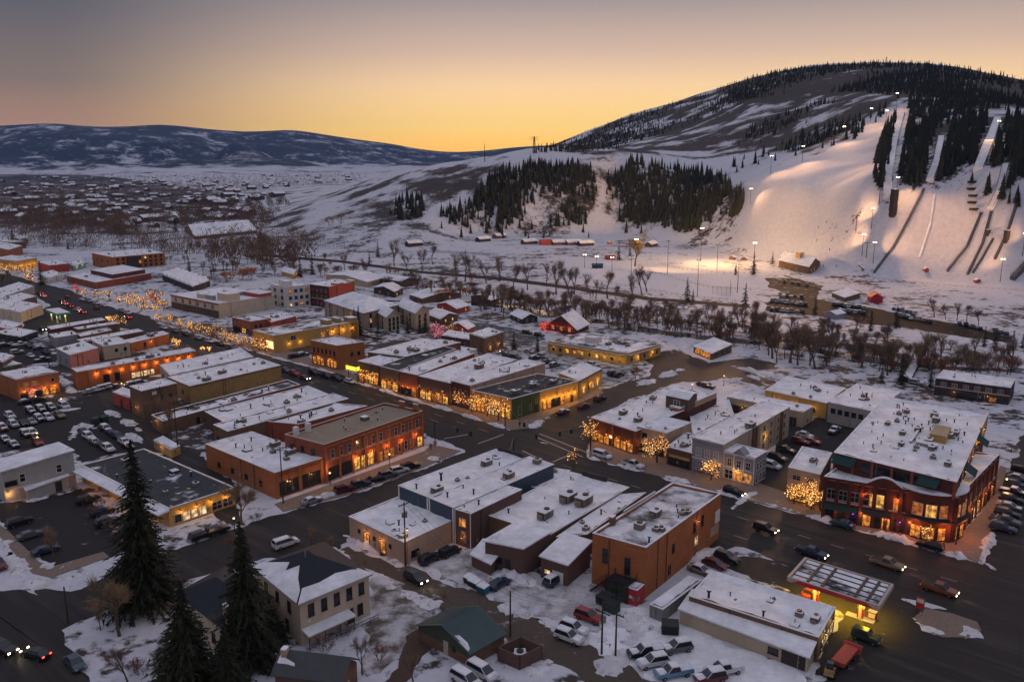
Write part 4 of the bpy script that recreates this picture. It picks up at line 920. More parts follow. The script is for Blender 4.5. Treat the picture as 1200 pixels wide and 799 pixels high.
b.wins('L', 3, b.h * .52, 1.0, 1.7, .05, .95, 0, TRIMW, 2).shop('L', .05, .95, .4, 2.1, 3, .67, 0, TRIMW).wins('R', 3, b.h * .52, .8, 1.7, .1, .9, 0, TRIMW, 1).wins('R', 3, .5, .8, 1.9, .1, .9, 0, TRIMW, 1).band('L', b.h - .4, .3, .2, TRIMW).band('L', b.h * .45, .2, .15, TRIMW).pil('L', 3, 0, b.h, .25, .12, TRIMW).lamps('L', 1, 3.0, 90, (1, .5, .1), .4, .7)
mb = MB(); L_ = b.lu; p = [b.pt('L', L_ * .3, b.h + .05, .3), b.pt('L', L_ * .7, b.h + .05, .3), b.pt('L', L_ * .5, b.h + 1.5, .3)]; q = [x - b.nL * 2.5 for x in p]; mb.add(p + q, [(0, 1, 2), (3, 4, 5), (0, 2, 5, 3), (1, 2, 5, 4), (0, 1, 4, 3)]); o = mb.build('front_gable', W_['grey'], b.root); fix_normals(o.data)
b = Bld('carport_row', 'long low garage row with snow roof and dark bays', (941, 483), (852, 464.8), (953, 476), 501, wall='beige', roof='full', par=.25)
for f in (.52, .66, .80, .92): b.door('L', f, 3.6, 2.2, W_['dark'])
b.lamps('L', 1, 2.4, 40, (1, .5, .15), .7, .85).door('L', .12, 2.2, 2.2, W_['dark'])
b = Bld('wide_flat_store', 'wide low store with an unbroken snow roof near the riverside street', (969, 472.5), (896.8, 457), (991, 454.5), 491, wall='ochre', roof='full', par=.3); b.wins('L', 4, 1.4, 1.2, 1.1, .1, .95, 0, TRIMD).lamps('L', 3, 2.8, 50, (1, .5, .12)).unit(3, .35, .6).unit(1, .4, .66).unit(2, .45, .6).unit(1, .3, .55)
b = Bld('windowed_flat_store', 'flat roofed pale block with a band of dark windows next to the wide store', (1025, 482.5), (970.5, 471), (1056, 459), 507, wall='lgrey', roof='full', par=.3); b.wins('L', 6, b.h * .52, 1.1, 1.2, .05, .95, 0, TRIMD, 2).band('L', b.h * .42, .2, .1, TRIM).unit(3, .5, .4).unit(2, .45, .45, 1.5).unit(1, .4, .4).unit(1, .55, .5)
b = Bld('riverside_hall', 'dark two storey hall with long window band by the river on the right', (1184, 454.5), (1096.5, 443), (1190, 444), 475, wall='dark', roof='full', par=.3); b.wins('L', 6, b.h * .62, 1.4, 1.0, .04, .96, 0, TRIM, 2, GLASSB).band('L', b.h * .5, .3, .12, TRIM).shop('L', .04, .7, .3, 1.4, 6, .3, 2); b.lamps('L', 2, 2, 30)
# --- large red brick complex on the right
b = Bld('brick_complex', 'large red brick complex with arched centre, rounded lit corner and green awnings', (1122, 583), (966, 558), (1170, 533), 637, wall='dkred', roof='most', par=.5, base=None)
CX = b; L, h = b.lu, b.h
b.wins('L', 3, h * .52, 1.5, 2.0, .70, .98, .0, TRIM, 2).wins('L', 1, h * .50, 2.6, 2.6, .52, .64, 1, TRIM, 2, kind=1).wins('L', 1, h * .50, 1.4, 2.4, .36, .48, 1, TRIM, 1, kind=0).wins('L', 1, h * .5, 1.4, 2.4, .62, .70, 0, TRIM, 1).wins('L', 2, h * .5, 1.5, 2.2, .2, .34, 0, TRIM, 2)
b.shop('L', .72, .98, .3, 2.4, 3, .2, 2, awning=AWN_G).shop('L', .46, .68, .3, 2.6, 3, .6, 0, awning=AWN_D).shop('L', .2, .44, .3, 2.4, 3, .5, 2)
b.band('L', h * .46, .25, .15, TRIM).band('L', h - .7, .3, .2, W_['red']).pil('L', 10, 0, h, .7, .3, W_['dkred']).pil('R', 8, 0, h, .7, .3, W_['dkred'])
b.wins('R', 6, h * .52, 1.3, 1.8, .15, .97, .2, TRIM, 2).shop('R', .2, .97, .3, 2.3, 6, .45).band('R', h * .46, .25, .15, TRIM).band('R', h - .7, .3, .2, W_['red'])
b.lamps('L', 2, h * .78, 110, (1, .22, .05), .30, .80, .7, BULBR).lamps('L', 5, 3.2, 110, (1, .40, .11), .05, .95).lamps('R', 5, 3.6, 150, (1, .36, .08), .1, .95)
b.lamps('L', 1, 2.6, 20, (.7, .2, 1), .72, .78, .7, PURPLE).lamps('L', 1, 2.6, 14, (.7, .2, 1), .36, .42, .7, PURPLE)
# arched centre parapet
mb = MB(); n = 12; cx0, cx1 = L * .40, L * .66
top = [(cx0 + (cx1 - cx0) * i / n, h + .05 + 1.5 * math.sin(math.pi * i / n)) for i in range(n + 1)]
fr = [b.pt('L', x, z, .12) for x, z in top] + [b.pt('L', cx1, h - .5, .12), b.pt('L', cx0, h - .5, .12)]; bk = [x - b.nL * .5 for x in fr]; k = len(fr)
mb.add(fr + bk, [tuple(range(k)), tuple(range(2 * k - 1, k - 1, -1))] + [(i, (i + 1) % k, k + (i + 1) % k, k + i) for i in range(k)]); o = mb.build('arched_gable', W_['dkred'], b.root); fix_normals(o.data)
mb = MB(); mb.tube([b.pt('L', x, z + .1, -.12) for x, z in top], .28, 6); mb.build('arch_coping', SNOW, b.root)
# rounded corner tower
ctr = b.u * 6.0 + b.v * 5.2; R_ = 6.4
mb = MB(); mb.tube([ctr, ctr + Vector((0, 0, h + .35))], R_, 28); o = mb.build('corner_tower', W_['dkred'], b.root)
mb = MB(); mb.tube([ctr + Vector((0, 0, h + .35)), ctr + Vector((0, 0, h + .65))], [R_ + .45, R_ + .4], 28); mb.build('tower_coping', SNOW, b.root)
mb = MB(); mb.tube([ctr + Vector((0, 0, h * .44)), ctr + Vector((0, 0, h * .47))], [R_ + .9, R_ + .9], 28); mb.build('tower_canopy', TRIMD, b.root)
a0 = math.atan2(-(b.u + b.v).y, -(b.u + b.v).x)
for i, t in enumerate((-.95, -.58, -.2, .2, .58, .95)):
    a = a0 + t; d = Vector((math.cos(a), math.sin(a), 0)); rz = math.atan2(-d.x, d.y)
    fm, pm = win_mesh(1.8, 2.4, TRIM, LIT[(2, 1, 2, 0, 2, 1)[i]], 2); o = link('window', fm, b.root, ctr + d * (R_ + .02) + Vector((0, 0, h * .54)), rz); link('pane', pm, o)
    fm, pm = win_mesh(1.8, 2.5, TRIMD, LIT[0], 2); o = link('shop_window', fm, b.root, ctr + d * (R_ + .02) + Vector((0, 0, .4)), rz); link('pane', pm, o)
    if i % 2 == 0: lamp_point('lamp_light', ctr + d * (R_ + 1.6) + Vector((0, 0, h * .38)), 330, (1, .24, .05), .3, b.root)
# upper storey set back
P1 = Bld('brick_upper_block', 'set back top storey of the brick complex under a vast cluttered snow roof', (1121, 565), (977.5, 530), (1156.5, 487), h=h + 3.3, wall='dkred', roof='full', par=.3)
P1.wins('L', 2, h + .6, 3, 1.9, .52, .74, 0, TRIMD, 2).wins('L', 2, h + .6, 3, 1.9, .3, .5, 0, TRIMD, 2).pil('L', 6, h - .2, h + 3.2, .5, .15, W_['red']).wins('R', 5, h + .6, 1.6, 1.8, .1, .9, .4, TRIM, 2).lamps('R', 4, h + 2.3, 90, (1, .5, .12), .1, .95)
for f0, f1 in ((.80, .99), (.12, .28)):
    mb = MB(); x0, x1 = P1.lu * f0, P1.lu * f1; p = [P1.pt('L', x0, h + 1.7, 1.9), P1.pt('L', x1, h + 1.7, 1.9), P1.pt('L', x1, h + 3.0, .05), P1.pt('L', x0, h + 3.0, .05)]
    mb.hexa([x - Vector((0, 0, .12)) for x in p] + p); o = mb.build('awning', AWN_G, P1.root); fix_normals(o.data)
for f0 in (.2, .62):
    mb = MB(); x0, x1 = P1.lv * f0, P1.lv * (f0 + .09); p = [P1.pt('R', x0, h + 1.5, 2.2), P1.pt('R', x1, h + 1.5, 2.2), P1.pt('R', x1, h + 2.9, .05), P1.pt('R', x0, h + 2.9, .05)]
    mb.hexa([x - Vector((0, 0, .12)) for x in p] + p); o = mb.build('awning', AWN_G, P1.root); fix_normals(o.data)
for u, v, k, s in ((.35, .40, 0, 1.0), (.30, .33, 0, .8), (.42, .30, 1, .9), (.55, .30, 0, .7), (.60, .45, 0, .8), (.25, .22, 1, 1.0), (.5, .55, 0, .8), (.22, .55, 0, .9), (.18, .60, 0, .9), (.72, .62, 1, .9), (.78, .55, 0, .7), (.40, .75, 0, 1.), (.44, .82, 0, 1.), (.7, .8, 0, .8), (.75, .74, 1, 1.), (.12, .18, 0, .8)): P1.unit(k, u, v, s)
for i in range(46): P1.unit(2, P1.r.uniform(.08, .92), P1.r.uniform(.1, .92), P1.r.uniform(.4, .9))
P1.block('roof_kiosk', .22, .36, .44, .60, P1.zr - .2, P1.zr + 1.5, W_['ochre'], METR).block('duct', .26, .44, .34, .38, P1.zr - .2, P1.zr + .7, METAL, SNOW).block('duct', .48, .5, .35, .6, P1.zr - .2, P1.zr + .4, METAL, SNOW).block('yellow_parapet', -.012, .004, .74, 1.0, h, P1.h + .5, W_['yellow'], SNOW)
b = Bld('lit_end_pavilion', 'single storey tan pavilion draped in lights at the left end of the brick complex', (961, 556), (924, 547.5), (975, 530.5), 595, wall='tan', roof='full', par=.45)
b.wins('L', 2, b.h * .68, 1.6, 1.0, .06, .94, 0, TRIM, 2).shop('L', .1, .9, .4, 2.2, 2, 1, 1).unit(1, .45, .5).lamps('L', 2, 3, 70)

# --- far side of the main street, middle block
b = Bld('green_yellow_corner', 'low corner block with green and yellow side wall and dark membrane roof', (600, 467.5), (551.7, 457), (677.5, 446.5), 492, wall='ochre', roof='dark', par=.45)
GY = b
b.sign('R', .0, .40, .02, b.h - .02, W_['green'], .05, 'green_wall').wins('R', 1, 1.0, 1.3, 2.4, .07, .15, 1, TRIM, 1, kind=3).wins('R', 1, 1.6, .7, 1.6, .22, .3, 0, TRIM, 1, GLASSB).wins('R', 1, b.h * .5, .7, 1.2, .33, .37, 0, TRIM, 1, GLASSB).door('R', .35, 1.4, 2.2).shop('R', .44, .78, .4, 2.4, 5, .55, 0).door('R', .9, 1.2, 2.2)
b.lamps('R', 6, 3.4, 190, (1, .47, .07), .42, .99).shop('L', .03, .30, .3, 2.8, 2, 1, 1).shop('L', .32, .6, .3, 2.4, 3, 1, 3).shop('L', .65, .95, .3, 2.4, 3, .7, 0).pil('L', 4, 0, b.h, .4, .15, W_['yellow']).lamps('L', 4, 3.4, 80, (1, .42, .09))
b.unit(0, .4, .55).unit(0, .5, .62).unit(1, .35, .58).unit(0, .25, .2, 1.2).unit(1, .6, .2).unit(0, .3, .8).unit(2, .2, .9)
b = Bld('lit_end_shop', 'low ochre shop with arched snow trimmed cornice and three pale windows', (678.5, 446.3), (655, 437), (705.5, 432), 467, wall='ochre', roof='full', par=.4)
b.wins('R', 4, 1.0, .8, 1.6, .1, .9, .75, TRIM, 0, kind=3).lamps('R', 3, 3.2, 110, (1, .5, .08)).band('R', b.h - .5, .4, .2, W_['brown'])
b = Bld('tan_long_store', 'long store with clean snow roof and tan side wall behind the corner block', (551, 452), (528, 446), (639, 425.5), 481, wall='tan', roof='full', par=.3)
b.unit(1, .4, .12).unit(2, .5, .5).unit(2, .4, .6).sign('L', 0, 1, .02, b.h - .02, W_['dkred'], .06, 'brick_front').wins('L', 3, b.h * .55, .9, 1.5, .06, .94, .3, TRIM).lamps('L', 2, 3.2, 80)
b = Bld('gabled_street_store', 'store with low gabled front and wide snow roof strung with lights', (527, 449), (490, 440.5), (606, 421.5), 476, wall='brownp', roof='full', par=.3)
b.shop('L', .05, .95, .4, 2.2, 5, .6).lamps('L', 4, 3.2, 80, (1, .4, .09)).unit(0, .3, .55, 1.3).unit(2, .3, .6, 1.4).unit(1, .5, .7)
b = Bld('dark_roof_store', 'shop with part bare dark roof and snow edge beside the marquee', (467, 434.5), (445, 429), (534, 409), 461, wall='brown', roof='dark', par=.4); b.shop('L', .05, .95, .4, 2.2, 3, .7).lamps('L', 3, 3.2, 90, (1, .42, .09)).unit(3, .5, .6, 1.2)
b = Bld('dark_roof_store', 'shop with patchy snow on a dark roof behind lit trees', (489, 439.5), (468, 435), (556, 414), 467, wall='red', roof='most', par=.4, units=4); b.shop('L', .05, .95, .4, 2.2, 3, .7).lamps('L', 3, 3.2, 90, (1, .42, .09))
b = Bld('big_snow_roof_market', 'wide market with a huge snow roof and several vents, beside the yellow marquee', (444, 428.5), (419, 423), (540, 401.5), 453, wall='brownp', roof='full', par=.3)
BM = b; b.shop('L', .05, .95, .4, 2.2, 4, .7).lamps('L', 3, 3.2, 90, (1, .42, .09))
for u, v in ((.5, .5), (.6, .7), (.4, .72), (.5, .82), (.3, .6), (.2, .55)): b.unit(3, u, v, 1.1)
b = Bld('snow_roof_annex', 'rear part of the market with smooth snow roof', (476, 418), (431, 412.5), (538, 401.2), h=BM.h + .6, wall='brown', roof='full', par=.3, units=4)
b = Bld('corner_brick_store', 'two storey brick corner store with glowing ground floor windows', (395, 405), (364.3, 398.5), (427, 400.5), 434, wall='orange', roof='full', par=.5)
b.wins('L', 6, b.h * .56, .8, 1.6, .04, .96, 0, TRIMD, 1).shop('L', .04, .42, .6, 2.5, 3, 1, 0).shop('L', .52, .96, .6, 2.5, 3, 1, 0).band('L', b.h * .46, .25, .15, TRIMD).wins('R', 2, b.h * .5, .8, 1.2, .4, .9, 0).lamps('L', 2, 3.6, 60)
# marquee
mp = g(414, 448); r = empty('marquee_sign', mp, math.atan2(b.u.y, b.u.x)); tag(r, 'glowing yellow marquee sign on the dark shop front by the corner brick store', 'sign')
mb = MB(); mb.box(-2.6, 2.6, -.8, .8, 4.2, 5.9, 0); mb.build('sign_case', TRIMD, r); mb = MB(); mb.box(-2.5, 2.5, -.84, -.805, 4.35, 5.75); mb.box(-2.5, 2.5, .805, .84, 4.35, 5.75); mb.box(2.605, 2.64, -.7, .7, 4.35, 5.75); mb.box(-2.64, -2.605, -.7, .7, 4.35, 5.75); mb.build('lit_panel', SIGNY, r)
mb = MB(); mb.tube([(-2.2, 0, 0), (-2.2, 0, 4.2)], .12, 6); mb.tube([(2.2, 0, 0), (2.2, 0, 4.2)], .12, 6); mb.build('sign_post', DKMET, r); lamp_point('lamp_light', (0, -2.0, 4.2), 60, (.9, .8, .1), .3, r)
# far left of the block: yellow store, brick, tan long building
b = Bld('yellow_side_store', 'long yellow store with grey roof, lit mural wall and bright entrance sign', (320.8, 393.3), (296, 386.8), (420, 376), 413, wall='ochre', roof='half', par=.35)
b.sign('L', .05, .35, 1.2, 4.0, SIGNW).shop('L', .4, .95, .4, 2.2, 3, .8, 1).wins('R', 1, b.h * .55, 2.2, 1.6, .12, .3, 0, TRIM, 2).lamps('R', 2, 2.8, 70, (1, .6, .12), .1, .35).wins('R', 2, b.h * .4, 1.8, 1.8, .5, .7, .9, TRIM, 2, kind=0)
for u, v0, v1 in ((.2, .66, .72), (.2, .80, .84), (.0, .9, .99)): b.block('lit_stair_tower', u, u + .3, v0, v1, 0, b.h + 1.6, W_['yellow'], SNOW)
b.lamps('R', 3, 4.5, 150, (1, .5, .08), .62, .98)
b = Bld('brick_office', 'brown brick two storey front with flat snowy roof among the lit street trees', (294, 376.7), (271.8, 371.7), (317.5, 373), 393, wall='red', roof='half', par=.4); b.wins('L', 4, b.h * .55, .7, 1.5, .05, .95, 0, TRIM, 1).shop('L', .05, .95, .3, 1.9, 4, .6).wins('R', 2, b.h * .5, .8, 1.2, .1, .6, 0)
b = Bld('red_wall_store', 'store with bright red side wall behind the brown brick front', (318, 377.5), (303, 372), (347, 370.5), 391, wall='redp', roof='full', par=.4, units=2)
b = Bld('tan_long_hall', 'long tan building with arched upper loggia and three small roof boxes', (255.8, 355.8), (200, 345), (321.5, 346), 373, wall='cream', roof='full', par=.35)
b.wins('L', 6, b.h * .56, 2.2, 1.9, .04, .97, 0, TRIM, 2, GLASSB).band('L', b.h - .7, .6, .25, W_['red']).band('L', b.h * .5, .3, .3, TRIM).shop('L', .05, .95, .3, 2.2, 6, .4).sign('L', .0, 1, .02, b.h * .5, W_['brownp'], .05, 'brick_base')
b.block('roof_room', .05, .25, .2, .42, b.h - .4, b.h + 3.2, W_['cream'], SNOW).block('roof_room', .45, .58, .12, .2, b.h - .4, b.h + 1.8, W_['cream'], SNOW).block('roof_room', .28, .42, .14, .2, b.h - .4, b.h + 1.8, W_['grey'], SNOW).block('roof_room', .0, .3, .72, .95, b.h - .4, b.h + 1.6, W_['redp'], SNOW).block('roof_room', .32, .6, .6, .8, b.h - .4, b.h + 1.5, W_['grey'], SNOW)
b = Bld('white_apartment_block', 'three storey white block with rows of windows left of the red block', (335, 336.5), (317, 333), (363, 333.5), 362, wall='white', roof='full', par=.4)
for z in (.10, .40, .72): b.wins('R', 4, b.h * z, 1.5, 1.5, .05, .97, .12, TRIMD, 2, GLASSB).wins('L', 2, b.h * z, 1.8, 1.5, .05, .95, 0, TRIMD, 2, GLASSB)
b.block('roof_room', .2, .7, .15, .4, b.h - .4, b.h + 2.2, W_['white'], SNOW)
b = Bld('red_apartment_block', 'three storey bright red block with dark brick left face', (385.5, 336), (362.5, 333), (415, 329.5), 361, wall='redp', roof='full', par=.4)
b.sign('L', 0, 1, .02, b.h - .02, W_['dkred'], .06, 'brick_face')
for z in (.12, .42, .72): b.wins('L', 4, b.h * z, 1.2, 1.4, .05, .95, .2, TRIM, 1)
b.block('stair_tower', -.02, .3, .3, .55, 0, b.h + .6, W_['redp'], SNOW).block('stair_tower', .0, .3, .9, 1.02, 0, b.h + .5, W_['ochre'], SNOW).band('L', b.h * .36, .3, .6, TRIM)
LODR = ROOFS['full']
b = Bld('lodge_hotel', 'three storey lodge with a large blue shadowed snow roof behind twin spruces', (426, 366.5), (381, 352), (466, 357), 387, wall='tan', roof='full', style='hip', peak=4.2, over=.7, cat='hotel')
for z in (.06, .36, .66): b.wins('L', 5, b.h * z, 1.3, 1.5, .04, .96, .12, TRIMD, 2).wins('R', 3, b.h * z, 1.3, 1.5, .04, .96, .25, TRIMD, 2)
b.pil('L', 6, 0, b.h, .8, .4, W_['grey'])
b = Bld('lodge_wing', 'gabled three storey lodge wing with pale stucco walls, the front one', (453, 372), (437, 363), (469, 368.5), 389, wall='beige', roof='full', style='gable', peak=2.6, over=.5, ridge='L', cat='hotel')
for z in (.06, .36, .66): b.wins('R', 3, b.h * z, 1.1, 1.4, .06, .94, .2, TRIMD, 2).wins('L', 2, b.h * z, 1.1, 1.4, .1, .9, .1, TRIMD, 2)
b = Bld('lodge_wing', 'gabled three storey lodge wing with pale stucco walls, the rear one', (487, 367.5), (466, 358), (503, 363.5), 386, wall='beige', roof='full', style='gable', peak=2.8, over=.5, ridge='L', cat='hotel')
for z in (.06, .36, .66): b.wins('R', 2, b.h * z, 1.1, 1.4, .06, .94, .2, TRIMD, 2).wins('L', 2, b.h * z, 1.1, 1.4, .1, .9, .1, TRIMD, 2)
b = Bld('tan_back_box', 'small tan box building between snow roofs behind the street stores', (541, 414.5), (517, 410), (559, 409), 425, wall='cream', roof='full', par=.2)
b = Bld('brown_two_storey_house', 'brown two storey house with flat snow roof by the pink lit tree', (567.5, 396.5), (550, 391), (590, 389), 415, wall='brown', roof='full', par=.15, cat='house'); b.wins('R', 3, b.h * .6, 1.0, 1.3, .08, .92, .1, TRIM, 1).wins('R', 2, .9, 1.0, 1.3, .1, .9, .5, TRIM, 1).lamps('R', 2, 2.6, 60, (1, .45, .12))
b = Bld('low_red_house', 'low dark red house with snow roof beside the brown two storey house', (552, 398.5), (517, 393), (560, 392), 408, wall='dkred', roof='full', par=.15, cat='house'); b.wins('L', 4, .9, 1, 1.1, .05, .95, .2, TRIM)
b = Bld('motel', 'single storey yellow motel with patchy gravel roof and lit walkway', (735, 414), (642, 399.5), (774.5, 403), 428, wall='ochre', roof='half', par=.25, cat='motel')
b.wins('L', 10, 1.0, 1.2, 1.4, .04, .97, .6, TRIM, 0).wins('R', 5, 1.0, 1.1, 1.3, .04, .97, .5, TRIM).band('L', b.h - .9, .3, 1.2, TRIM).band('R', b.h - .9, .3, 1.2, TRIM).lamps('L', 5, 2.6, 60, (1, .66, .12), .02, .5, 1.5).lamps('R', 2, 2.6, 70, (1, .66, .12)).lamps('L', 3, 2.6, 22, (1, .6, .15), .5, 1)
b.block('roof_box', .55, .68, .35, .55, b.h - .3, b.h + 1.8, W_['white'], SNOW).unit(0, .4, .4).unit(0, .3, .6).unit(1, .2, .5)
b = Bld('red_barn', 'red barn restaurant with a big snow roof and red lights on its gable', (676, 387), (640, 380.5), (690, 380), 392.5, wall='dkred', roof='full', style='gable', peak=5.2, over=.5, ridge='C', cat='barn')
b.wins('L', 3, 1.0, 1.4, 1.6, .1, .9, .7, TRIM, 2, kind=0).lamps('L', 4, 3.0, 45, (1, .10, .03), .05, .95, .8, BULBR)
b = Bld('riverside_shop', 'small shop with snowy shed roof and warm porch lights near the crossing', (834, 414.5), (813, 406), (857.5, 406), 422, wall='brown', roof='full', style='shed', peak=.8, cat='shop'); b.shop('L', .05, .9, .4, 1.6, 3, .9, 0).lamps('L', 2, 2.5, 90, (1, .35, .1)).wins('R', 3, 1.0, 1, 1, .1, .9, 0)
# --- left of the main street, far
b = Bld('lamp_lit_brick_shop', 'long low brick shop with a row of wall lamps and snow roof', (90, 436), (84, 431.5), (229.5, 411), 457, wall='orange', roof='full', par=.4)
b.lamps('R', 9, b.h * .78, 130, (1, .42, .1), .1, .98, .6).shop('R', .42, .62, .5, 1.8, 2, 1, 3).wins('R', 2, .8, 2.2, 2.6, .18, .36, 0).unit(1, .4, .3).unit(1, .5, .5).unit(0, .5, .62).pil('R', 12, 0, b.h, .4, .12, W_['orange'])
b = Bld('pink_wall_shop', 'shop with pink side wall and bluish rear', (81.7, 416), (65.8, 408), (115, 407.5), 433, wall='pink', roof='full', par=.3, units=2); b.sign('L', 0, 1, .02, b.h - .02, W_['grey'], .05, 'rear_cladding').wins('L', 2, 1.5, 1, 1.4, .1, .9, 0)
b = Bld('cream_wall_shop', 'shop with cream side wall and two small square windows', (121, 406), (108, 399), (152, 401.3), 422, wall='cream', roof='full', par=.3, units=2); b.wins('R', 2, b.h * .5, .9, 1.0, .3, .98, 0)
b = Bld('orange_wall_shop', 'shop end with orange brick side wall on the street behind cream wall', (153, 402), (146, 398.5), (198, 391), 414, wall='orange', roof='full', par=.3, units=2); b.wins('R', 1, 1.2, .8, 1.6, .3, .4, 0).lamps('R', 1, 3, 60)
b = Bld('grey_rear_shop', 'grey rear shop with snow roof and tan terrace beyond the pink wall', (64, 396), (57.5, 391.7), (91, 391.5), 408, wall='grey', roof='full', par=.3, units=2)
b = Bld('tan_terrace_shop', 'shop with tan brick rooftop terrace wall', (95, 394.3), (89, 391), (131, 386.8), 405, wall='brown', roof='full', par=.6, units=2)
b = Bld('long_snow_shop', 'long shop under unbroken snow facing the lit street trees', (96, 401), (90, 398), (168, 388), h=4.2, wall='brownp', roof='full', par=.3, units=2)
b = Bld('row_shop', 'narrow row shop with snowy roof and dark red parapet', (60, 386), (55, 383), (124, 375), h=4.5, wall='dkred', roof='full', par=.3, units=3)
b = Bld('row_shop', 'narrow row shop with units and a terrace under snow', (92, 386), (86, 384), (140, 379), h=4.0, wall='brown', roof='most', par=.3, units=3)
b = Bld('orange_lit_house', 'two storey orange lit house with purple and gold lights on its porch', (19, 445), (-3, 437), (68.5, 436), 470, wall='orange', roof='full', par=.15, cat='house')
b.wins('R', 2, b.h * .62, 1.2, 1.1, .1, .5, .9, TRIM, 1, kind=2).wins('R', 1, b.h * .62, 1, 1, .78, .9, 0, TRIM).shop('R', .05, .9, .3, 1.8, 5, .5).lamps('R', 4, 2.8, 110, (1, .5, .1), .02, .98).lamps('R', 2, 2.6, 40, (.6, .15, 1), .22, .46, .8, PURPLE)
b = Bld('snow_roof_house', 'low house under snow left of the orange lit house', (3, 424.5), (-20, 419), (17, 417), 437, wall='brownp', roof='full', par=.1, cat='house')
b = Bld('snow_roof_house', 'small brown porch house under snow at the left edge', (6, 430), (-6, 427), (26, 426), 437, wall='brown', roof='full', par=.1, cat='house')
# left edge beyond the far filling station
b = Bld('grey_metal_hall', 'grey metal hall with ribbed walls at the left edge of the street', (-4, 351), (-22, 345), (40, 335.5), 361, wall='grey', roof='full', par=.15, cat='hall'); b.pil('R', 14, .05, b.h - .2, .15, .06, METAL)
b = Bld('cream_block', 'cream painted block beside the far filling station', (24, 366), (-8, 360), (50, 357), 378, wall='cream', roof='full', par=.2)
b = Bld('low_snow_roof_shop', 'low shop under snow beyond the cream block, nearest the street', (-2, 359.5), (-20, 355), (43, 347), h=4, wall='brownp', roof='full', par=.2, units=2)
b = Bld('low_snow_roof_shop', 'low shop with rusty red wall at the left edge below the cream block', (10, 386), (-10, 381), (26, 380), 393, wall='redp', roof='full', par=.2)
b = Bld('low_snow_roof_shop', 'low dark flat shop under snow beside the filling station forecourt', (24, 395), (-6, 390), (44, 388), 402, wall='dark', roof='full', par=.2)
b = Bld('red_brick_market', 'wide red brick market with flat roof beyond the lit park', (111.7, 331), (78, 323), (177, 320), 339, wall='red', roof='full', par=.4); b.block('upper_storey', .1, .85, .35, .95, b.h - .4, b.h + 2.2, W_['dkred'], SNOW).units(5)
b = Bld('brick_apartments', 'three storey brick apartment block with flat snow roof', (131.7, 301.5), (107.5, 296.5), (193, 296.2), 317, wall='orange', roof='full', par=.3, units=5)
for z in (.1, .4, .7): b.wins('R', 9, b.h * z, 1.6, 1.6, .04, .97, .04, TRIMD, 1)
b.block('balcony_bay', -.04, .02, .26, .46, 0, b.h - .6, W_['dark']).wins('L', 3, b.h * .5, 1.5, 1.6, .1, .9, 0, TRIMD)
b = Bld('red_shop', 'low bright red shop by the far bend of the main street', (58, 311), (44, 307), (81, 309), 320, wall='redp', roof='full', par=.2)
b = Bld('green_shop', 'low shop with pale green wall next to the red shop', (86, 312), (80, 308), (100, 308), 318, wall='lgrey', roof='full', par=.2); b.lamps('R', 2, 3, 50, (.5, 1, .6))
b = Bld('white_front_shop', 'small low white fronted shop across from the grey hall', (56, 326), (45, 321), (73, 321), 333, wall='white', roof='full', par=.2)
b = Bld('golden_lit_shop', 'low shop front drenched in golden lights at the left edge', (20, 306), (-10, 303), (43, 302), 317, wall='ochre', roof='full', par=.2); b.lamps('R', 4, 3, 160, (1, .5, .06)); b.lamps('L', 2, 3, 120, (1, .5, .06))
b = Bld('brick_house_row', 'brown brick building stepped up the far left edge', (10, 293), (-14, 288), (26, 288), 303, wall='orange', roof='full', par=.2)
b = Bld('brick_house_row', 'small orange brick building with snow roof above the stepped one', (23, 281.5), (17, 278), (32.5, 279), 288, wall='orange', roof='full', par=.2)
b = Bld('brick_house_row', 'long low brown building left of the snowy lot', (14, 284), (-20, 281), (30, 283), 292, wall='brown', roof='full', par=.2)
b = Bld('sawtooth_roof_hall', 'dark hall with a row of snow striped sloping roofs', (226, 336), (190, 322), (246, 329), 343, wall='dark', roof='full', par=.1)
for i in range(7):
    mb = MB(); f = i / 7; a0_, a1_ = b.U * (f + .02), b.U * (f + .13); Zs = Vector((0, 0, 1)); mb.hexa([a0_ + Zs * b.h, a0_ + b.V + Zs * b.h, a1_ + b.V + Zs * b.h, a1_ + Zs * b.h, a0_ + Zs * (b.h + .2), a0_ + b.V + Zs * (b.h + .2), a1_ + b.V + Zs * (b.h + 1.8), a1_ + Zs * (b.h + 1.8)]); o = mb.build('roof_bay', SNOW if i % 2 == 0 else ROOFS['most'], b.root); fix_normals(o.data)
b = Bld('long_metal_roof_barn', 'long hall with plain snow roof in the middle distance', (228, 277), (216, 267), (301, 270), 281, wall='brown', roof='full', style='gable', peak=7, over=.5, ridge='C', cat='hall')
b = Bld('yellow_box_house', 'small yellow gabled house in front of the dark trees', (44 + 300, 322), (330, 318), (350, 318), 327, wall='ochre', roof='full', style='gable', peak=2, ridge='L', cat='house'); b.lamps('R', 1, 2.5, 60)
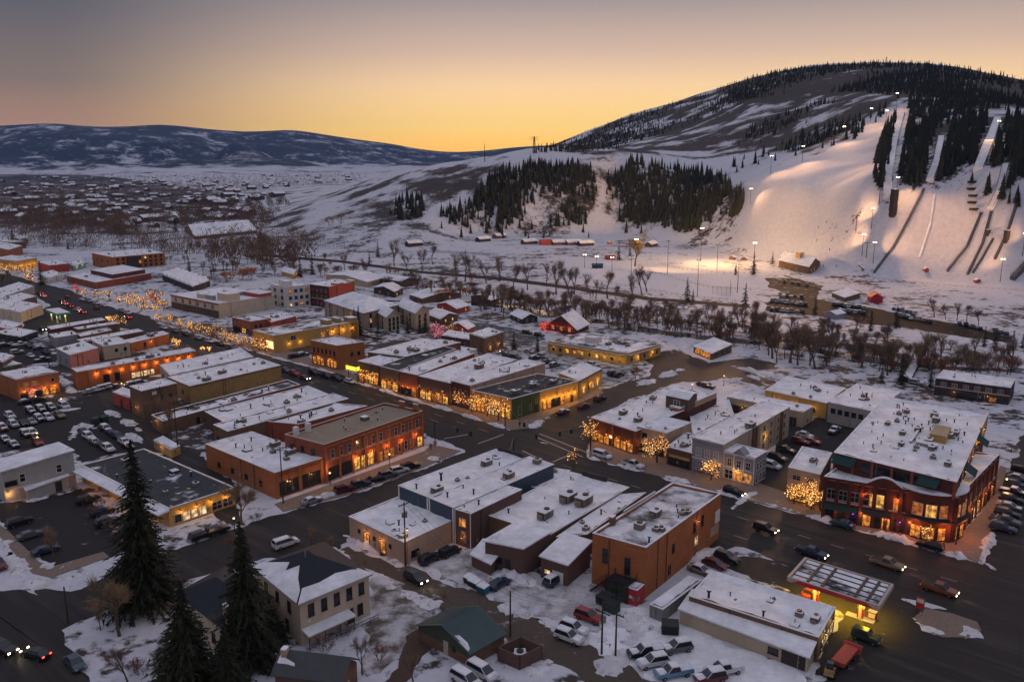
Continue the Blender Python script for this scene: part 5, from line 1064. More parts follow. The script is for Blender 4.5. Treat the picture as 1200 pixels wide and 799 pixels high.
for i, (A, B, C, yb, w, lab) in enumerate((((430, 330.5), (382, 322), (452, 325), 337, 'beige', 'wide low house with layered snow roofs behind the red block'), ((470, 330), (440, 325), (490, 327), 337, 'brownp', 'low house with snow eaves and dark walls by the river trees'), ((462, 342), (438, 337), (472, 337), 349, 'dark', 'dark low shed with snow roof beside the orange willow'), ((495, 350), (480, 345), (540, 343), 356, 'brown', 'long brown shed along the riverside lane'),
    ((535, 362), (512, 356), (550, 358), 369, 'redp', 'small red house with snowy roof near the river'), ((516, 374), (500, 368), (536, 369), 381, 'brown', 'low house under snow beside the pink tree'), ((575, 352), (552, 347), (590, 348), 359, 'brownp', 'brown house with snow roof among the willows'), ((612, 374), (598, 368), (630, 371), 380, 'dark', 'dark cottage left of the red barn'), ((548, 386), (528, 381), (556, 382), 391, 'redp', 'red shed with snow roof between the streets'))):
    b = Bld('riverside_house', lab, A, B, C, yb, wall=w, roof='full', style='gable', peak=1.8, over=.5, ridge='L' if i % 2 else 'C', cat='house'); b.wins('R', 2, .9, .9, 1.1, .1, .9, .25, TRIM); b.wins('L', 2, .9, .9, 1.1, .1, .9, .2, TRIM)
# --- the ski area
b = Bld('ski_lodge', 'ski lodge with snowy roofs and a lit tower at the foot of the slope', (948, 313), (913, 305), (961, 307), h=4.6, wall='brownp', roof='full', style='gable', ridge='L', peak=4.2, over=.6, cat='lodge'); b.block('clock_tower', .4, .56, .3, .6, 0, b.h + 6.5, W_['ochre'], SNOW).wins('R', 3, 1, 1.3, 1.4, .1, .9, .5, TRIM).wins('L', 4, 1, 1.3, 1.4, .1, .9, .3, TRIM); b.lamps('L', 2, 4.2, 180, (1, .6, .2), .4, .7, 3.0)
b = Bld('ski_lodge_wing', 'lower lodge wing with white roof left of the lit tower', (930, 306), (914, 301), (940, 301), 314, wall='brownp', roof='full', style='gable', peak=2.5, ridge='L', cat='lodge')
b = Bld('slope_cabin', 'dark cabin with two snowy gables at the bottom of the ski run', (1012, 315), (998, 311), (1023, 311), 323, wall='dark', roof='most', style='gable', peak=2.5, ridge='C', cat='cabin')
b = Bld('slope_shed', 'low snow covered shed by the access road', (990, 349), (975, 343), (1008, 345), 353, wall='brown', roof='full', style='shed', peak=.8, cat='shed')
b = Bld('slope_shed', 'small grey hut with snow roof in the trees by the car park', (980, 369), (966, 366), (991, 367), 375, wall='grey', roof='full', style='gable', peak=1.2, cat='hut')
# ------------------------------------------------------------------ vegetation
BARK = mat('grey_bark', (.10, .072, .055), .95, noise=.4, nscale=1.5)
TWIG = mat('brown_twigs', (.17, .112, .08), .95, noise=.3, nscale=.8)
TWIGW = mat('willow_twigs', (.50, .19, .04), .95, noise=.4, nscale=.8)
TWIGR = mat('red_willow_twigs', (.22, .095, .06), .95, noise=.4, nscale=.8)
TWIGT = mat('tan_twigs', (.26, .175, .10), .95, noise=.4, nscale=.8)
NEED = mat('spruce_needles', (.012, .018, .010), .9, noise=.7, nscale=.9, col2=(.042, .042, .016))
NEEDF = mat('far_spruce_needles', (.013, .017, .013), .9, noise=.8, nscale=.12, col2=(.042, .044, .030))
BRUSH = mat('bare_brush', (.085, .062, .052), .95, noise=.5, nscale=.1, col2=(.14, .105, .08))
def bare_tree(seed, hgt_=12., spread=.5, twigs=420, trunks=1, tw=.035, up=.5, fork=.28):
    """trunk and limbs as tapered tubes; crown of fine twigs: returns (limb mesh, twig mesh)"""
    r = random.Random(seed); lb = MB(); tb = MB(); tips = []
    def grow(p, d, L, rad, lev):
        k = 3; pts = [p]; q = p.copy(); dd = d.copy()
        for i in range(k):
            dd = (dd + Vector((r.gauss(0, .12), r.gauss(0, .12), .05 * up))).normalized(); q = q + dd * (L / k); pts.append(q.copy())
        rr = [rad * (1 - .5 * i / k) for i in range(k + 1)]
        lb.tube(pts, rr, 5 if lev == 0 else (4 if lev < 2 else 3), cap=False)
        if lev >= 3: tips.append((pts[-1], dd)); return
        n = r.choice((2, 3, 3)) + (1 if lev == 0 else 0)
        for i in range(n):
            a = r.uniform(0, 6.28); ax = dd.cross(Vector((math.cos(a), math.sin(a), .3))).normalized()
            nd = (dd * (1 - spread) + ax * spread * r.uniform(.6, 1.3) + Vector((0, 0, .25 * up))).normalized()
            grow(pts[r.choice((2, 3, 3))] if i else pts[-1], nd, L * r.uniform(.55, .8), rad * .52, lev + 1)
        tips.append((pts[-1], dd))
    for t in range(trunks):
        a = r.uniform(0, 6.28); o = Vector((math.cos(a), math.sin(a), 0)) * (0 if trunks == 1 else r.uniform(.1, .7))
        grow(o, (Vector((math.cos(a), math.sin(a), 0)) * (0.05 if trunks == 1 else .45) + Vector((0, 0, 1))).normalized(), hgt_ * (fork if trunks == 1 else .26), hgt_ * (.022 if trunks == 1 else .010), 0)
    for i in range(twigs):
        p, d = r.choice(tips); L = hgt_ * r.uniform(.05, .13)
        e = (d + Vector((r.gauss(0, .6), r.gauss(0, .6), r.gauss(.15 * up, .45)))).normalized()
        s = p + Vector((r.gauss(0, .02), r.gauss(0, .02), r.gauss(0, .02))) * hgt_
        w = e.cross(Vector((r.gauss(0, 1), r.gauss(0, 1), r.gauss(0, 1)))).normalized() * tw
        m_ = s + e * L * .55 + Vector((r.gauss(0, .03), r.gauss(0, .03), .02)) * L * 3
        t2 = s + e * L
        tb.add([s - w, s + w, m_ + w * .7, m_ - w * .7], [(0, 1, 2, 3)]); tb.add([m_ - w * .7, m_ + w * .7, t2], [(0, 1, 2)])
        e2 = (e + Vector((r.gauss(0, .6), r.gauss(0, .6), r.gauss(.1, .4)))).normalized(); tb.add([m_ - w * .5, m_ + w * .5, m_ + e2 * L * .6], [(0, 1, 2)])
    return lb, tb
def spruce(seed, H_=14., W=3.2, tiers=26, per=13, fine=1):
    """trunk plus drooping boughs of needle clumps with an uneven outline"""
    r = random.Random(seed); lb = MB(); nb = MB()
    lb.tube([(0, 0, 0), (0, 0, H_ * .5), (0, 0, H_ * .97)], [H_ * .018, H_ * .011, .03], 6, cap=False)
    lop = [r.uniform(.75, 1.2) for _ in range(7)]
    for t in range(tiers):
        f = t / (tiers - 1); z = H_ * (.07 + .93 * f); R = W * ((1 - f) ** .85) * (.85 + .3 * r.random()) + .12
        n = max(4, int(per * (1 - f * .6)))
        for i in range(n):
            a = 6.283 * (i + r.random()) / n; Rr = R * r.uniform(.5, 1.18) * lop[int(a / 6.2832 * 7) % 7]
            d = Vector((math.cos(a), math.sin(a), 0)); s = Vector((-d.y, d.x, 0))
            if r.random() < .10: continue
            droop = r.uniform(.1, .55) * Rr; k = 4; z_ = z + r.uniform(-.35, .35)
            for j in range(k):
                f0, f1 = j / k, (j + 1.25) / k; c0 = d * (Rr * (.15 + .85 * f0)) + Vector((0, 0, z_ - droop * f0 ** 1.3)); c1 = d * (Rr * (.15 + .85 * f1)) + Vector((0, 0, z_ - droop * f1 ** 1.3 + r.uniform(-.12, .16)))
                wd = (.10 + .13 * Rr * (1 - f0)) * r.uniform(.6, 1.2); dz = Vector((0, 0, r.uniform(.06, .18)))
                nb.add([c0 - s * wd, c0 + dz, c0 + s * wd, c1], [(0, 3, 1), (1, 3, 2)])
                for sg in (-1, 1):
                    for q in range(fine):
                        c = c0.lerp(c1, r.random()); e = (d * r.uniform(.25, .9) + s * sg * r.uniform(.5, 1.1) + Vector((0, 0, r.uniform(-.65, .15)))).normalized() * (.16 + .26 * Rr * (1 - .6 * f0)) * r.uniform(.5, 1.25); wv = Vector((e.y, -e.x, r.uniform(-.2, .2))) * .2
                        nb.add([c - wv, c + wv, c + e], [(0, 1, 2)]); nb.add([c + Vector((0, 0, .07)), c - Vector((0, 0, .12)), c + e * .9], [(0, 1, 2)])
    return lb, nb
def far_spruce(seed, H_=11., W=2.0):
    r = random.Random(seed); nb = MB(); nb.tube([(0, 0, 0), (0, 0, H_ * .3)], [.16, .12], 4, cap=False)
    for t in range(7):
        f = t / 7; z0 = H_ * (.06 + .86 * f); z1 = z0 + H_ * .24; R = W * (1 - f) ** .9 + .15; n = 7; o = r.uniform(0, 6)
        ring = []
        for i in range(n * 2):
            a = o + math.pi * i / n; q = R * (r.uniform(.8, 1.15) if i % 2 == 0 else r.uniform(.45, .65)); ring.append((math.cos(a) * q, math.sin(a) * q, z0 - (.25 * R if i % 2 == 0 else 0)))
        nb.add(ring + [(0, 0, z1)], [(i, (i + 1) % (2 * n), 2 * n) for i in range(2 * n)])
    return nb
def put_tree(name, label, cat, grp, x, y, z, lim, crown, sc=1., rz=0., szz=None):
    o = empty(name, (x, y, z), rz); tag(o, label, cat, grp); o.scale = (sc, sc, szz or sc)
    link('trunk', lim, o); link('crown', crown, o); return o
# --- the tall spruces in the lower left foreground
for i, (bx, by, tx_, ty_, W_r, sd, lab) in enumerate(((172, 712, 162, 515, .235, 3, 'tallest dark spruce, in front of the yellow clinic'), (292, 775, 276, 612, .24, 8, 'dark spruce beside the snowy hip roof house'), (222, 812, 209, 680, .29, 5, 'yellow green spruce at the bottom edge left of the cottage'), (268, 818, 262, 735, .34, 9, 'bushy low spruce at the bottom edge beside the cottage'), (318, 752, 312, 705, .42, 12, 'low dark spruce tucked against the hip roof house'))):
    p = g(bx, by); k = hgt(tx_, ty_, by) if i < 3 else hgt(tx_, ty_, by)
    lb, nb = spruce(sd, k, k * W_r, int(22 + k * 1.1), 24, 2)
    put_tree('spruce_tree', lab, 'tree', None, p.x, p.y, 0, lb.mesh('trunk', BARK), nb.mesh('crown', NEED))
# --- conifers with trunk and crown for the town
SPR = []
for i in range(4): lb, nb = spruce(40 + i, 10, 2.1, 18, 10); SPR.append((lb.mesh('trunk', BARK), nb.mesh('crown', NEED)))
def conifer(px, py, H_, i, lab='dark spruce standing in the town', grp=None):
    p = g(px, py); s = H_ / 10; put_tree('spruce_tree', lab, 'tree', grp, p.x, p.y, 0, *SPR[i % 4], s, i * 1.3, s)
CON = ((416, 391, 11, 'slim dark spruce, left one of the pair in front of the lodge hotel'), (421, 392, 12, 'slim dark spruce, right one of the pair in front of the lodge hotel'), (443, 392, 5, 'small spruce at the lodge wing wall'), (478, 391, 8, 'spruce standing between the two lodge wings'), (492, 391, 7, 'spruce at the right end of the lodge'), (498, 390, 8, 'dark spruce right of the lodge, by the snowy street'), (466, 391, 5.5, 'short spruce hugging the front lodge wing'),
       (433, 312, 10, 'dark spruce by the river left of the bare cottonwoods'), (443, 301, 12, 'larger dark spruce on the near river bank'), (320, 302, 9, 'round dark pine by the tennis fence'), (509, 346, 8, 'dark spruce among the orange willows'), (49, 334, 14, 'dark spruce at the far bend of the main street'), (80, 292, 9, 'slim spruce in front of the brick apartments'), (15, 282, 12, 'dark spruce on the far left edge'), (352, 325, 13, 'dark spruce behind the white block, left one'), (366, 322, 13, 'dark spruce behind the white block, right one'),
       (160, 272, 14, 'big dark spruce left of the long snow roofed hall'), (206, 272, 16, 'wide dark spruce beside the long hall'), (232, 290, 10, 'spruce in front of the long hall'), (222, 318, 10, 'spruce above the sawtooth roofs'), (805, 352, 12, 'lone dark spruce on the snowy sports field'), (812, 352, 6, 'small spruce beside the lone field spruce'), (883, 322, 14, 'spruce by the lodge access'), (873, 360, 12, 'spruce at the right end of the sports field'), (862, 322, 8, 'spruce at the lit field corner'), (725, 305, 12, 'dark spruce by the lit carnival field'), (738, 300, 9, 'slim spruce behind the golden tree'),
       (955, 369, 9, 'spruce beside the small hut'), (905, 310, 9, 'spruce left of the ski lodge'), (1020, 388, 9, 'bushy spruce along the access road'), (1050, 385, 10, 'tall spruce along the access road'), (1153, 406, 8, 'spruce in the right park, first'), (1166, 408, 8, 'spruce in the right park, middle one'), (1186, 411, 8, 'spruce in the right park, last'), (1055, 450, 10, 'spruce by the foot bridge'), (1090, 453, 8, 'spruce right of the foot bridge'), (1033, 447, 6, 'small spruce near the river lane'), (1198, 408, 7, 'dark spruce at the right picture edge'),
       (630, 412, 7, 'round dark evergreen in the motel car park'), (602, 408, 7, 'round dark evergreen left of the motel'), (303, 283, 8, 'dark pine on the river flat'))
for i, (x, y, h_, lab) in enumerate(CON): conifer(x, y, h_, i, lab)
# --- bare cottonwoods and street trees
BT = []
for i in range(6):
    lb, tb = bare_tree(100 + i, 12, .40, 760, 1, .021, .9); BT.append((lb.mesh('trunk', BARK), tb.mesh('crown', TWIG)))
BTT = []
for i in range(2):
    lb, tb = bare_tree(130 + i, 12, .34, 900, 1, .022, 1.2); BTT.append((lb.mesh('trunk', BARK), tb.mesh('crown', TWIGT)))
def bare(px, py, ytop, i, lab, grp=None, kind=BT):
    p = g(px, py); k = hgt(px, ytop, py); s = k / 13.5; put_tree('bare_tree', lab, 'tree', grp, p.x, p.y, 0, *kind[i % len(kind)], s, i * 2.1, s)
LATER = []
lb, tb = bare_tree(301, 12, .5, 1500, 1, .028, .5); BIG = (lb.mesh('trunk', BARK), tb.mesh('crown', TWIGT))
for x, y, yt, lab, kd in ((283, 614, 532, 'large bare tree by the brick wing corner', [BIG]), (140, 745, 638, 'bare tan tree beside the tallest spruce', [BIG]), (118, 738, 700, 'small bare tree on the snowy corner', BTT), (150, 800, 735, 'leaning bare tree on the snowy verge', BT), (185, 800, 740, 'bare tree with dark limbs at the bottom edge', BT), (260, 760, 700, 'bare tree against the dark roof house', BTT),
    (320, 745, 690, 'bare tree touching the hip roof house wall', BTT), (366, 640, 610, 'slender pale sapling by the alley mouth', BTT), (386, 650, 620, 'young sapling on the alley verge', BTT), (428, 668, 650, 'thin sapling further down the alley verge', BTT), (425, 790, 728, 'spreading bare tree in the yard behind the garage', BT), (484, 798, 745, 'bare tree in front of the green roofed garage', BT), (745, 447, 418, 'round bare tree at the motel corner', [BIG]), (200, 520, 440, 'bare tree against the brown back block', BTT), (176, 495, 458, 'bare shrub tree at the brown block wall', BTT), (62, 655, 600, 'bare hedge tree by the lower car park', BTT)): bare(x, y, yt, int(x), lab, None, kd)
cott = [(462, 312, 268), (478, 318, 282), (495, 320, 280), (507, 310, 275), (535, 328, 285), (545, 330, 278), (552, 325, 290), (570, 332, 290), (585, 330, 288), (603, 345, 290), (618, 340, 292), (640, 335, 296), (652, 345, 290), (667, 345, 288), (673, 345, 300), (712, 350, 300), (688, 345, 312), (698, 350, 318), (752, 345, 300), (758, 342, 295), (740, 350, 312), (722, 352, 325), (905, 420, 345), (925, 425, 352), (935, 428, 360), (955, 432, 358), (1010, 430, 372), (1040, 440, 378), (1044, 436, 385), (1030, 435, 392), (1095, 372, 338), (1108, 374, 345), (1121, 376, 346), (1133, 378, 346), (1147, 384, 350), (880, 395, 350), (870, 385, 345), (866, 382, 338), (845, 386, 350), (778, 372, 340), (790, 376, 345), (760, 372, 338), (700, 378, 352), (690, 372, 355), (632, 366, 330), (628, 372, 342), (520, 342, 312), (482, 336, 305), (455, 330, 300), (430, 322, 292), (404, 318, 290), (380, 312, 288)]
for i, (x, y, yt) in enumerate(cott): bare(x, y, yt, i, 'tall bare cottonwood in the river belt behind the town', 'bare cottonwoods along the river', BT if i % 4 else BTT)
for poly, n in (([(190, 302), (330, 298), (372, 318), (330, 330), (250, 332), (200, 318)], 26), ([(90, 290), (190, 292), (330, 284), (330, 300), (200, 298)], 22), ([(440, 335), (560, 346), (640, 360), (600, 376), (560, 364), (470, 346)], 24), ([(560, 352), (760, 372), (900, 398), (900, 412), (760, 392), (560, 362)], 84), ([(860, 378), (1060, 402), (1190, 424), (1190, 440), (1040, 440), (900, 425)], 64), ([(0, 328), (30, 330), (0, 345)], 4)):
    def bt_(px, py, r): p = g(px, py); k = r.uniform(7, 13) if px < 400 else r.uniform(8, 17); bare(px, py, pr(p.x, p.y, k)[1], r.randrange(12), 'tall bare cottonwood in the river belt behind the town' if px > 400 else 'bare brown tree among the roofs left of the river', 'bare cottonwoods along the river' if px > 400 else 'bare trees in the town', BT if r.random() < .7 else BTT); return True
    LATER.append((poly, n, bt_))
bare(744, 312, 255, 1, 'golden lit bare tree above the bright field', None, [BIG])
# --- willow thickets
SHR = []
for i, (m_, tw) in enumerate(((TWIG, 520), (TWIGR, 520), (TWIGT, 560), (TWIGW, 800))):
    lb, tb = bare_tree(200 + i, 4, .42, int(tw * 1.3), 6, .019, .9); SHR.append((lb.mesh('stems', BARK), tb.mesh('twigs', m_)))
def shrub(px, py, s, k, lab, grp=None, z=None, name='willow_shrub'):
    p = g(px, py); o = empty(name, (p.x, p.y, hz(p.x, p.y) if z is None else z), random.uniform(0, 6)); tag(o, lab, 'shrub', grp); o.scale = (s * random.uniform(.9, 1.3), s * random.uniform(.9, 1.3), s * random.uniform(.75, 1.1)); link('stems', SHR[k][0], o); link('twigs', SHR[k][1], o)
for x, y, s, lab in ((520, 352, 2.6, 'tall orange willow behind the lodge wings'), (527, 350, 2.2, 'orange willow right of the tall one'), (540, 347, 1.9, 'rounded orange willow by the river lane, left one'), (549, 346, 1.9, 'rounded orange willow by the river lane, right one'), (268, 330, 2.6, 'orange willow above the tan long hall, left one'), (280, 329, 3.0, 'orange willow above the tan long hall, middle one'), (294, 329, 2.8, 'orange willow above the tan long hall, right one'), (662, 362, 1.9, 'orange willow behind the red barn'), (400, 274, 4.0, 'big tan willow clump on the river flat'), (388, 275, 3.6, 'tan willow clump left of the big one')): shrub(x, y, s, 3 if 'tan willow' not in lab else 2, lab)
belt = []
for t in np.linspace(0, 1, 190):
    x = 560 + t * 620 + random.uniform(-8, 8); y = np.interp(x, [560, 640, 700, 780, 860, 950, 1050, 1180], [352, 362, 366, 376, 394, 412, 424, 436]) + random.gauss(0, 8); belt.append((x, y))
for x in np.linspace(300, 560, 60): belt.append((x + random.uniform(-6, 6), np.interp(x, [300, 560], [308, 344]) + random.gauss(0, 5)))
for x, y in belt: shrub(x, y, random.uniform(1.0, 2.4), random.choice((0, 0, 1, 1, 2)), 'bare brown willow thicket along the river bank', 'willow thickets along the river')
for i, (x, y, s, k) in enumerate(((100, 590, .8, 0), (112, 605, .9, 1), (128, 622, .9, 0), (90, 578, .7, 1), (118, 596, .7, 0), (138, 634, .8, 1), (205, 790, 1, 0), (165, 790, 1.1, 1), (380, 765, .9, 0), (445, 772, 1.0, 1), (520, 700, .5, 2), (300, 612, .8, 0), (270, 640, .6, 1), (405, 745, .8, 0), (1010, 782, .5, 2), (830, 636, .3, 0))): shrub(x, y, s, k, 'bare bush in the foreground yards and verges', 'bare bushes in the yards', 0)
# --- far town: trees along streets in the valley (brown bare crowns) and the houses between them
fartree = MB(); rr_ = random.Random(5)
def blob(mb, x, y, z, h_, w, r, n=12):
    """a small bare tree or bush far off: slender upswept sprays of twigs round a stem"""
    mb.add([(x - h_ * .015, y, z), (x + h_ * .015, y, z), (x, y, z + h_ * .8)], [(0, 1, 2)])
    for _ in range(n):
        a = r.uniform(0, 6.28); f = r.random(); rad = w * math.sqrt(r.random()) * (.5 + .7 * math.sin(math.pi * min(1, f + .15))); c = Vector((x + math.cos(a) * rad, y + math.sin(a) * rad, z + h_ * (.12 + .72 * f)))
        d = Vector((math.cos(a) * .5 + r.gauss(0, .3), math.sin(a) * .5 + r.gauss(0, .3), r.uniform(.5, 1.2))).normalized(); s = d.cross(Vector((r.gauss(0, 1), r.gauss(0, 1), .2))).normalized() * h_ * r.uniform(.012, .035)
        mb.add([c - s, c + s, c + d * h_ * r.uniform(.12, .26)], [(0, 1, 2)])
def scatter(poly, n, fn, seed, zmin=None):
    r = random.Random(seed); xs = [p[0] for p in poly]; ys = [p[1] for p in poly]; got = 0; tries = 0
    while got < n and tries < n * 30:
        tries += 1; px, py = r.uniform(min(xs), max(xs)), r.uniform(min(ys), max(ys))
        if inpoly(np.array([px]), np.array([py]), poly)[0]:
            if fn(px, py, r): got += 1
for q_ in LATER: scatter(q_[0], q_[1], q_[2], q_[1] + 3)
FLAT = [(0, 262), (60, 250), (140, 236), (260, 224), (330, 228), (400, 222), (455, 208), (430, 212), (300, 205), (0, 207)]
def ft(px, py, r):
    p = g(px, py); h_ = r.uniform(6, 13); blob(fartree, p.x, p.y, 0, h_, h_ * .36, r, 26); return True
scatter([(0, 285), (90, 272), (180, 268), (300, 250), (330, 262), (380, 288), (300, 300), (210, 300), (100, 292), (0, 290)], 600, ft, 1)
scatter([(0, 262), (120, 245), (260, 232), (330, 236), (330, 250), (200, 262), (90, 272), (0, 278)], 800, ft, 2)
scatter([(0, 240), (150, 222), (330, 212), (420, 204), (440, 206), (340, 236), (260, 232), (120, 246), (0, 262)], 2300, ft, 3)
scatter([(0, 201), (450, 199), (440, 205), (330, 212), (150, 222), (0, 240)], 2000, ft, 4)
def tall(px, py, r):
    p = g(px, py); h_ = r.uniform(12, 19); blob(fartree, p.x, p.y, 0, h_, h_ * .3, r, 110); return True
scatter([(0, 272), (0, 262), (50, 254), (120, 256), (165, 268), (150, 280), (60, 278)], 90, tall, 6)
scatter([(165, 272), (170, 258), (220, 250), (300, 246), (330, 255), (310, 270), (230, 268)], 46, tall, 7)
scatter([(200, 250), (260, 238), (330, 236), (340, 246), (260, 250)], 26, tall, 8)
scatter([(230, 300), (310, 296), (370, 305), (330, 316), (260, 318)], 30, tall, 9)
tag(fartree.build('valley_trees', TWIG), 'bare brown street and river trees spread across the valley', 'trees', kind='stuff')
# distant houses: one mesh each, snow roof on coloured walls
HW = [W_['brownp'], W_['dark'], W_['brown'], W_['grey'], W_['dkred'], W_['dark'], W_['tan']]
HM = []
for wm in HW:
    for style in (0, 1):
        mb = MB(); L, D_, h_ = (11, 8, 3.6) if style == 0 else (20, 11, 5.0)
        mb.box(-L / 2, L / 2, -D_ / 2, D_ / 2, -1, h_, 0)
        for sg in (-1, 1):
            mb.hexa([(-L / 2 - .5, sg * (D_ / 2 + .6), h_ - .1), (L / 2 + .5, sg * (D_ / 2 + .6), h_ - .1), (L / 2 + .5, 0, h_ + 2.6), (-L / 2 - .5, 0, h_ + 2.6), (-L / 2 - .5, sg * (D_ / 2 + .6), h_ + .2), (L / 2 + .5, sg * (D_ / 2 + .6), h_ + .2), (L / 2 + .5, 0, h_ + 2.9), (-L / 2 - .5, 0, h_ + 2.9)], 1)
            mb.add([(sg * L / 2, -D_ / 2, h_), (sg * L / 2, D_ / 2, h_), (sg * L / 2, 0, h_ + 2.6)], [(0, 1, 2)], 0)
        for i in range(3): x = -L / 2 + L * (i + .5) / 3; mb.box(x - .6, x + .6, -D_ / 2 - .04, -D_ / 2, 1, 2.3, 2)
        me = mb.mesh('house', [wm, SNOW, GLASSD]); fix_normals(me); HM.append(me)
nH = [0]; taken = []
def far_house(px, py, r):
    p = g(px, py); z = hz(p.x, p.y)
    if any((p.x - a) ** 2 + (p.y - b) ** 2 < 17 ** 2 for a, b in taken): return False
    taken.append((p.x, p.y)); me = r.choice(HM[:]); o = link('house', me, None, (p.x, p.y, z), r.choice((-.72, .85)) + r.uniform(-.15, .15)); s = r.uniform(.85, 1.25); o.scale = (s, s, s)
    tag(o, 'small distant house with a snow roof among the valley trees', 'house', 'distant houses across the valley'); nH[0] += 1; return True
scatter([(100, 262), (180, 252), (300, 240), (330, 250), (250, 262), (160, 270)], 26, far_house, 11)
scatter([(20, 262), (0, 245), (120, 236), (300, 224), (330, 236), (150, 250)], 62, far_house, 12)
scatter([(0, 238), (150, 218), (400, 206), (420, 210), (330, 226), (150, 236)], 70, far_house, 13)
scatter([(0, 208), (430, 203), (390, 208), (150, 218), (0, 232)], 50, far_house, 14)
# --- hillside conifers
FS = [far_spruce(60 + i) for i in range(5)]; FSM = [f.mesh('spruce', NEEDF) for f in FS]
# terrain lookup by survey point: march along the sight line to the slope
tzg = tz.reshape(nR, nA); LR = np.log(RG)
def slope_point(px, py, d0=380., d1=2600.):
    d = ray(px, py); hh_ = math.hypot(d[0], d[1]); Ds = np.geomspace(d0, d1, 260); az_ = math.atan2(d[0], d[1])
    zr = CH + d[2] / hh_ * Ds; i = np.interp(az_, AZ, np.arange(nA)); i0 = int(i); fa = i - i0; zc = tzg[:, i0] * (1 - fa) + tzg[:, min(i0 + 1, nA - 1)] * fa
    zt = np.interp(np.log(Ds), LR, zc); hit = np.nonzero(zr <= zt + .05)[0]
    if len(hit) == 0: return None
    i_ = hit[0]; D = Ds[i_]
    if i_ > 0: e0, e1 = (zr - zt)[i_ - 1], (zr - zt)[i_]; D = Ds[i_ - 1] + (Ds[i_] - Ds[i_ - 1]) * e0 / max(1e-9, e0 - e1)
    zt = np.interp(np.log(D), LR, zc); return Vector((d[0] / hh_ * D, d[1] / hh_ * D, float(zt)))
CUTS = [((1172, 132), (1145, 212), 9), ((1106, 150), (1087, 222), 8), ((1181, 190), (1158, 252), 8), ((1060, 128), (1040, 236), 7)]
def cut(px, py): return any(b_[1] >= py >= a_[1] and abs(px - (a_[0] + (b_[0] - a_[0]) * (py - a_[1]) / (b_[1] - a_[1]))) < w_ for a_, b_, w_ in CUTS)
trees = []
def ct(px, py, r):
    p = slope_point(px, py)
    if p is None or cut(px, py) or (fbm(np.array([p.x / 30]), np.array([p.y / 30]), 9)[0] < r.gauss(-.55, .35)): return False
    trees.append((p, r.triangular(.4, 1.55, .8), r.randrange(5), r.uniform(0, 6))); return True
for fp, n in zip(FOREST, (700, 740, 80, 70, 760, 100, 50)): scatter(fp, n, ct, n)
scatter([(500, 255), (560, 240), (700, 262), (840, 245), (850, 270), (600, 285), (500, 275)], 34, ct, 31)
scatter([(1130, 205), (1200, 200), (1200, 245), (1150, 230)], 14, ct, 33)
scatter([(960, 150), (1040, 120), (1060, 108), (1200, 118), (1200, 130), (1060, 118), (1000, 165), (870, 205), (850, 195)], 60, ct, 34)
trees.sort(key=lambda t: t[0].length)
fmb_v, fmb_f = [], []; off = 0
for i, (p, s, k, a) in enumerate(trees):
    if i < 300:
        o = link('spruce_tree', FSM[k], None, (p.x, p.y, p.z - .3), a); w_ = s * random.uniform(.7, 1.35); o.scale = (w_, w_, s * random.uniform(.9, 1.2)); tag(o, 'dark spruce in the hillside woods beside the snowy slopes', 'tree', 'spruces on the hillside')
    else:
        V = np.array(FS[k].v) * s; ca, sa = math.cos(a), math.sin(a); V = np.stack([V[:, 0] * ca - V[:, 1] * sa + p.x, V[:, 0] * sa + V[:, 1] * ca + p.y, V[:, 2] + p.z - .3], -1)
        fmb_v.append(V); fmb_f += [tuple(off + q for q in f) for f in FS[k].f]; off += len(V)
topw = []
def tw(px, py, r):
    p = slope_point(px, py, 900, 2600)
    if p is None or cut(px, py) or fbm(np.array([p.x / 60]), np.array([p.y / 60]), 21)[0] < r.gauss(-.25, .3): return False
    k = r.randrange(5); s = r.triangular(.3, .95, .55); a = r.uniform(0, 6); V = np.array(FS[k].v) * s; ca, sa = math.cos(a), math.sin(a)
    global off
    V = np.stack([V[:, 0] * ca - V[:, 1] * sa + p.x, V[:, 0] * sa + V[:, 1] * ca + p.y, V[:, 2] + p.z - .3], -1); fmb_v.append(V); fmb_f.extend([tuple(off + q for q in f) for f in FS[k].f]); off += len(V); return True
scatter(TOPWOOD, 3000, tw, 41)
scatter([(610, 181), (680, 159), (740, 136), (800, 119), (850, 106), (880, 115), (800, 150), (720, 175)], 1000, tw, 42)
scatter([(860, 175), (880, 150), (960, 120), (1040, 118), (1000, 150), (940, 178)], 300, tw, 43)
me = bpy.data.meshes.new('conifer_wood'); me.from_pydata(np.vstack(fmb_v).tolist(), [], fmb_f); me.materials.append(NEEDF)
tag(link('conifer_wood', me), 'dark conifer wood covering the upper hill and summit', 'wood', kind='stuff')
# --- brush speckling the hills
bmb = MB()
def br(px, py, r):
    p = slope_point(px, py, 400, 2600)
    if p is None: return False
    h_ = r.uniform(.9, 2.8) * (1 if p.length < 1100 else 2.2); blob(bmb, p.x, p.y, p.z - .2, h_, h_ * .9, r, 9); return True
scatter(BRUSHY, 1500, br, 51)
scatter([(340, 268), (430, 255), (560, 250), (700, 260), (850, 250), (860, 285), (700, 280), (450, 294), (380, 290)], 330, br, 52)
scatter(UPPER, 2600, br, 53)
scatter([(600, 186), (700, 182), (870, 180), (900, 190), (860, 210), (780, 198), (700, 196), (600, 205)], 500, br, 54)
scatter([(870, 182), (950, 178), (1000, 150), (1030, 135), (1040, 118), (960, 120), (880, 150)], 500, br, 55)
tag(bmb.build('hill_brush', BRUSH), 'bare scrub speckling the snowy hillsides', 'scrub', kind='stuff')
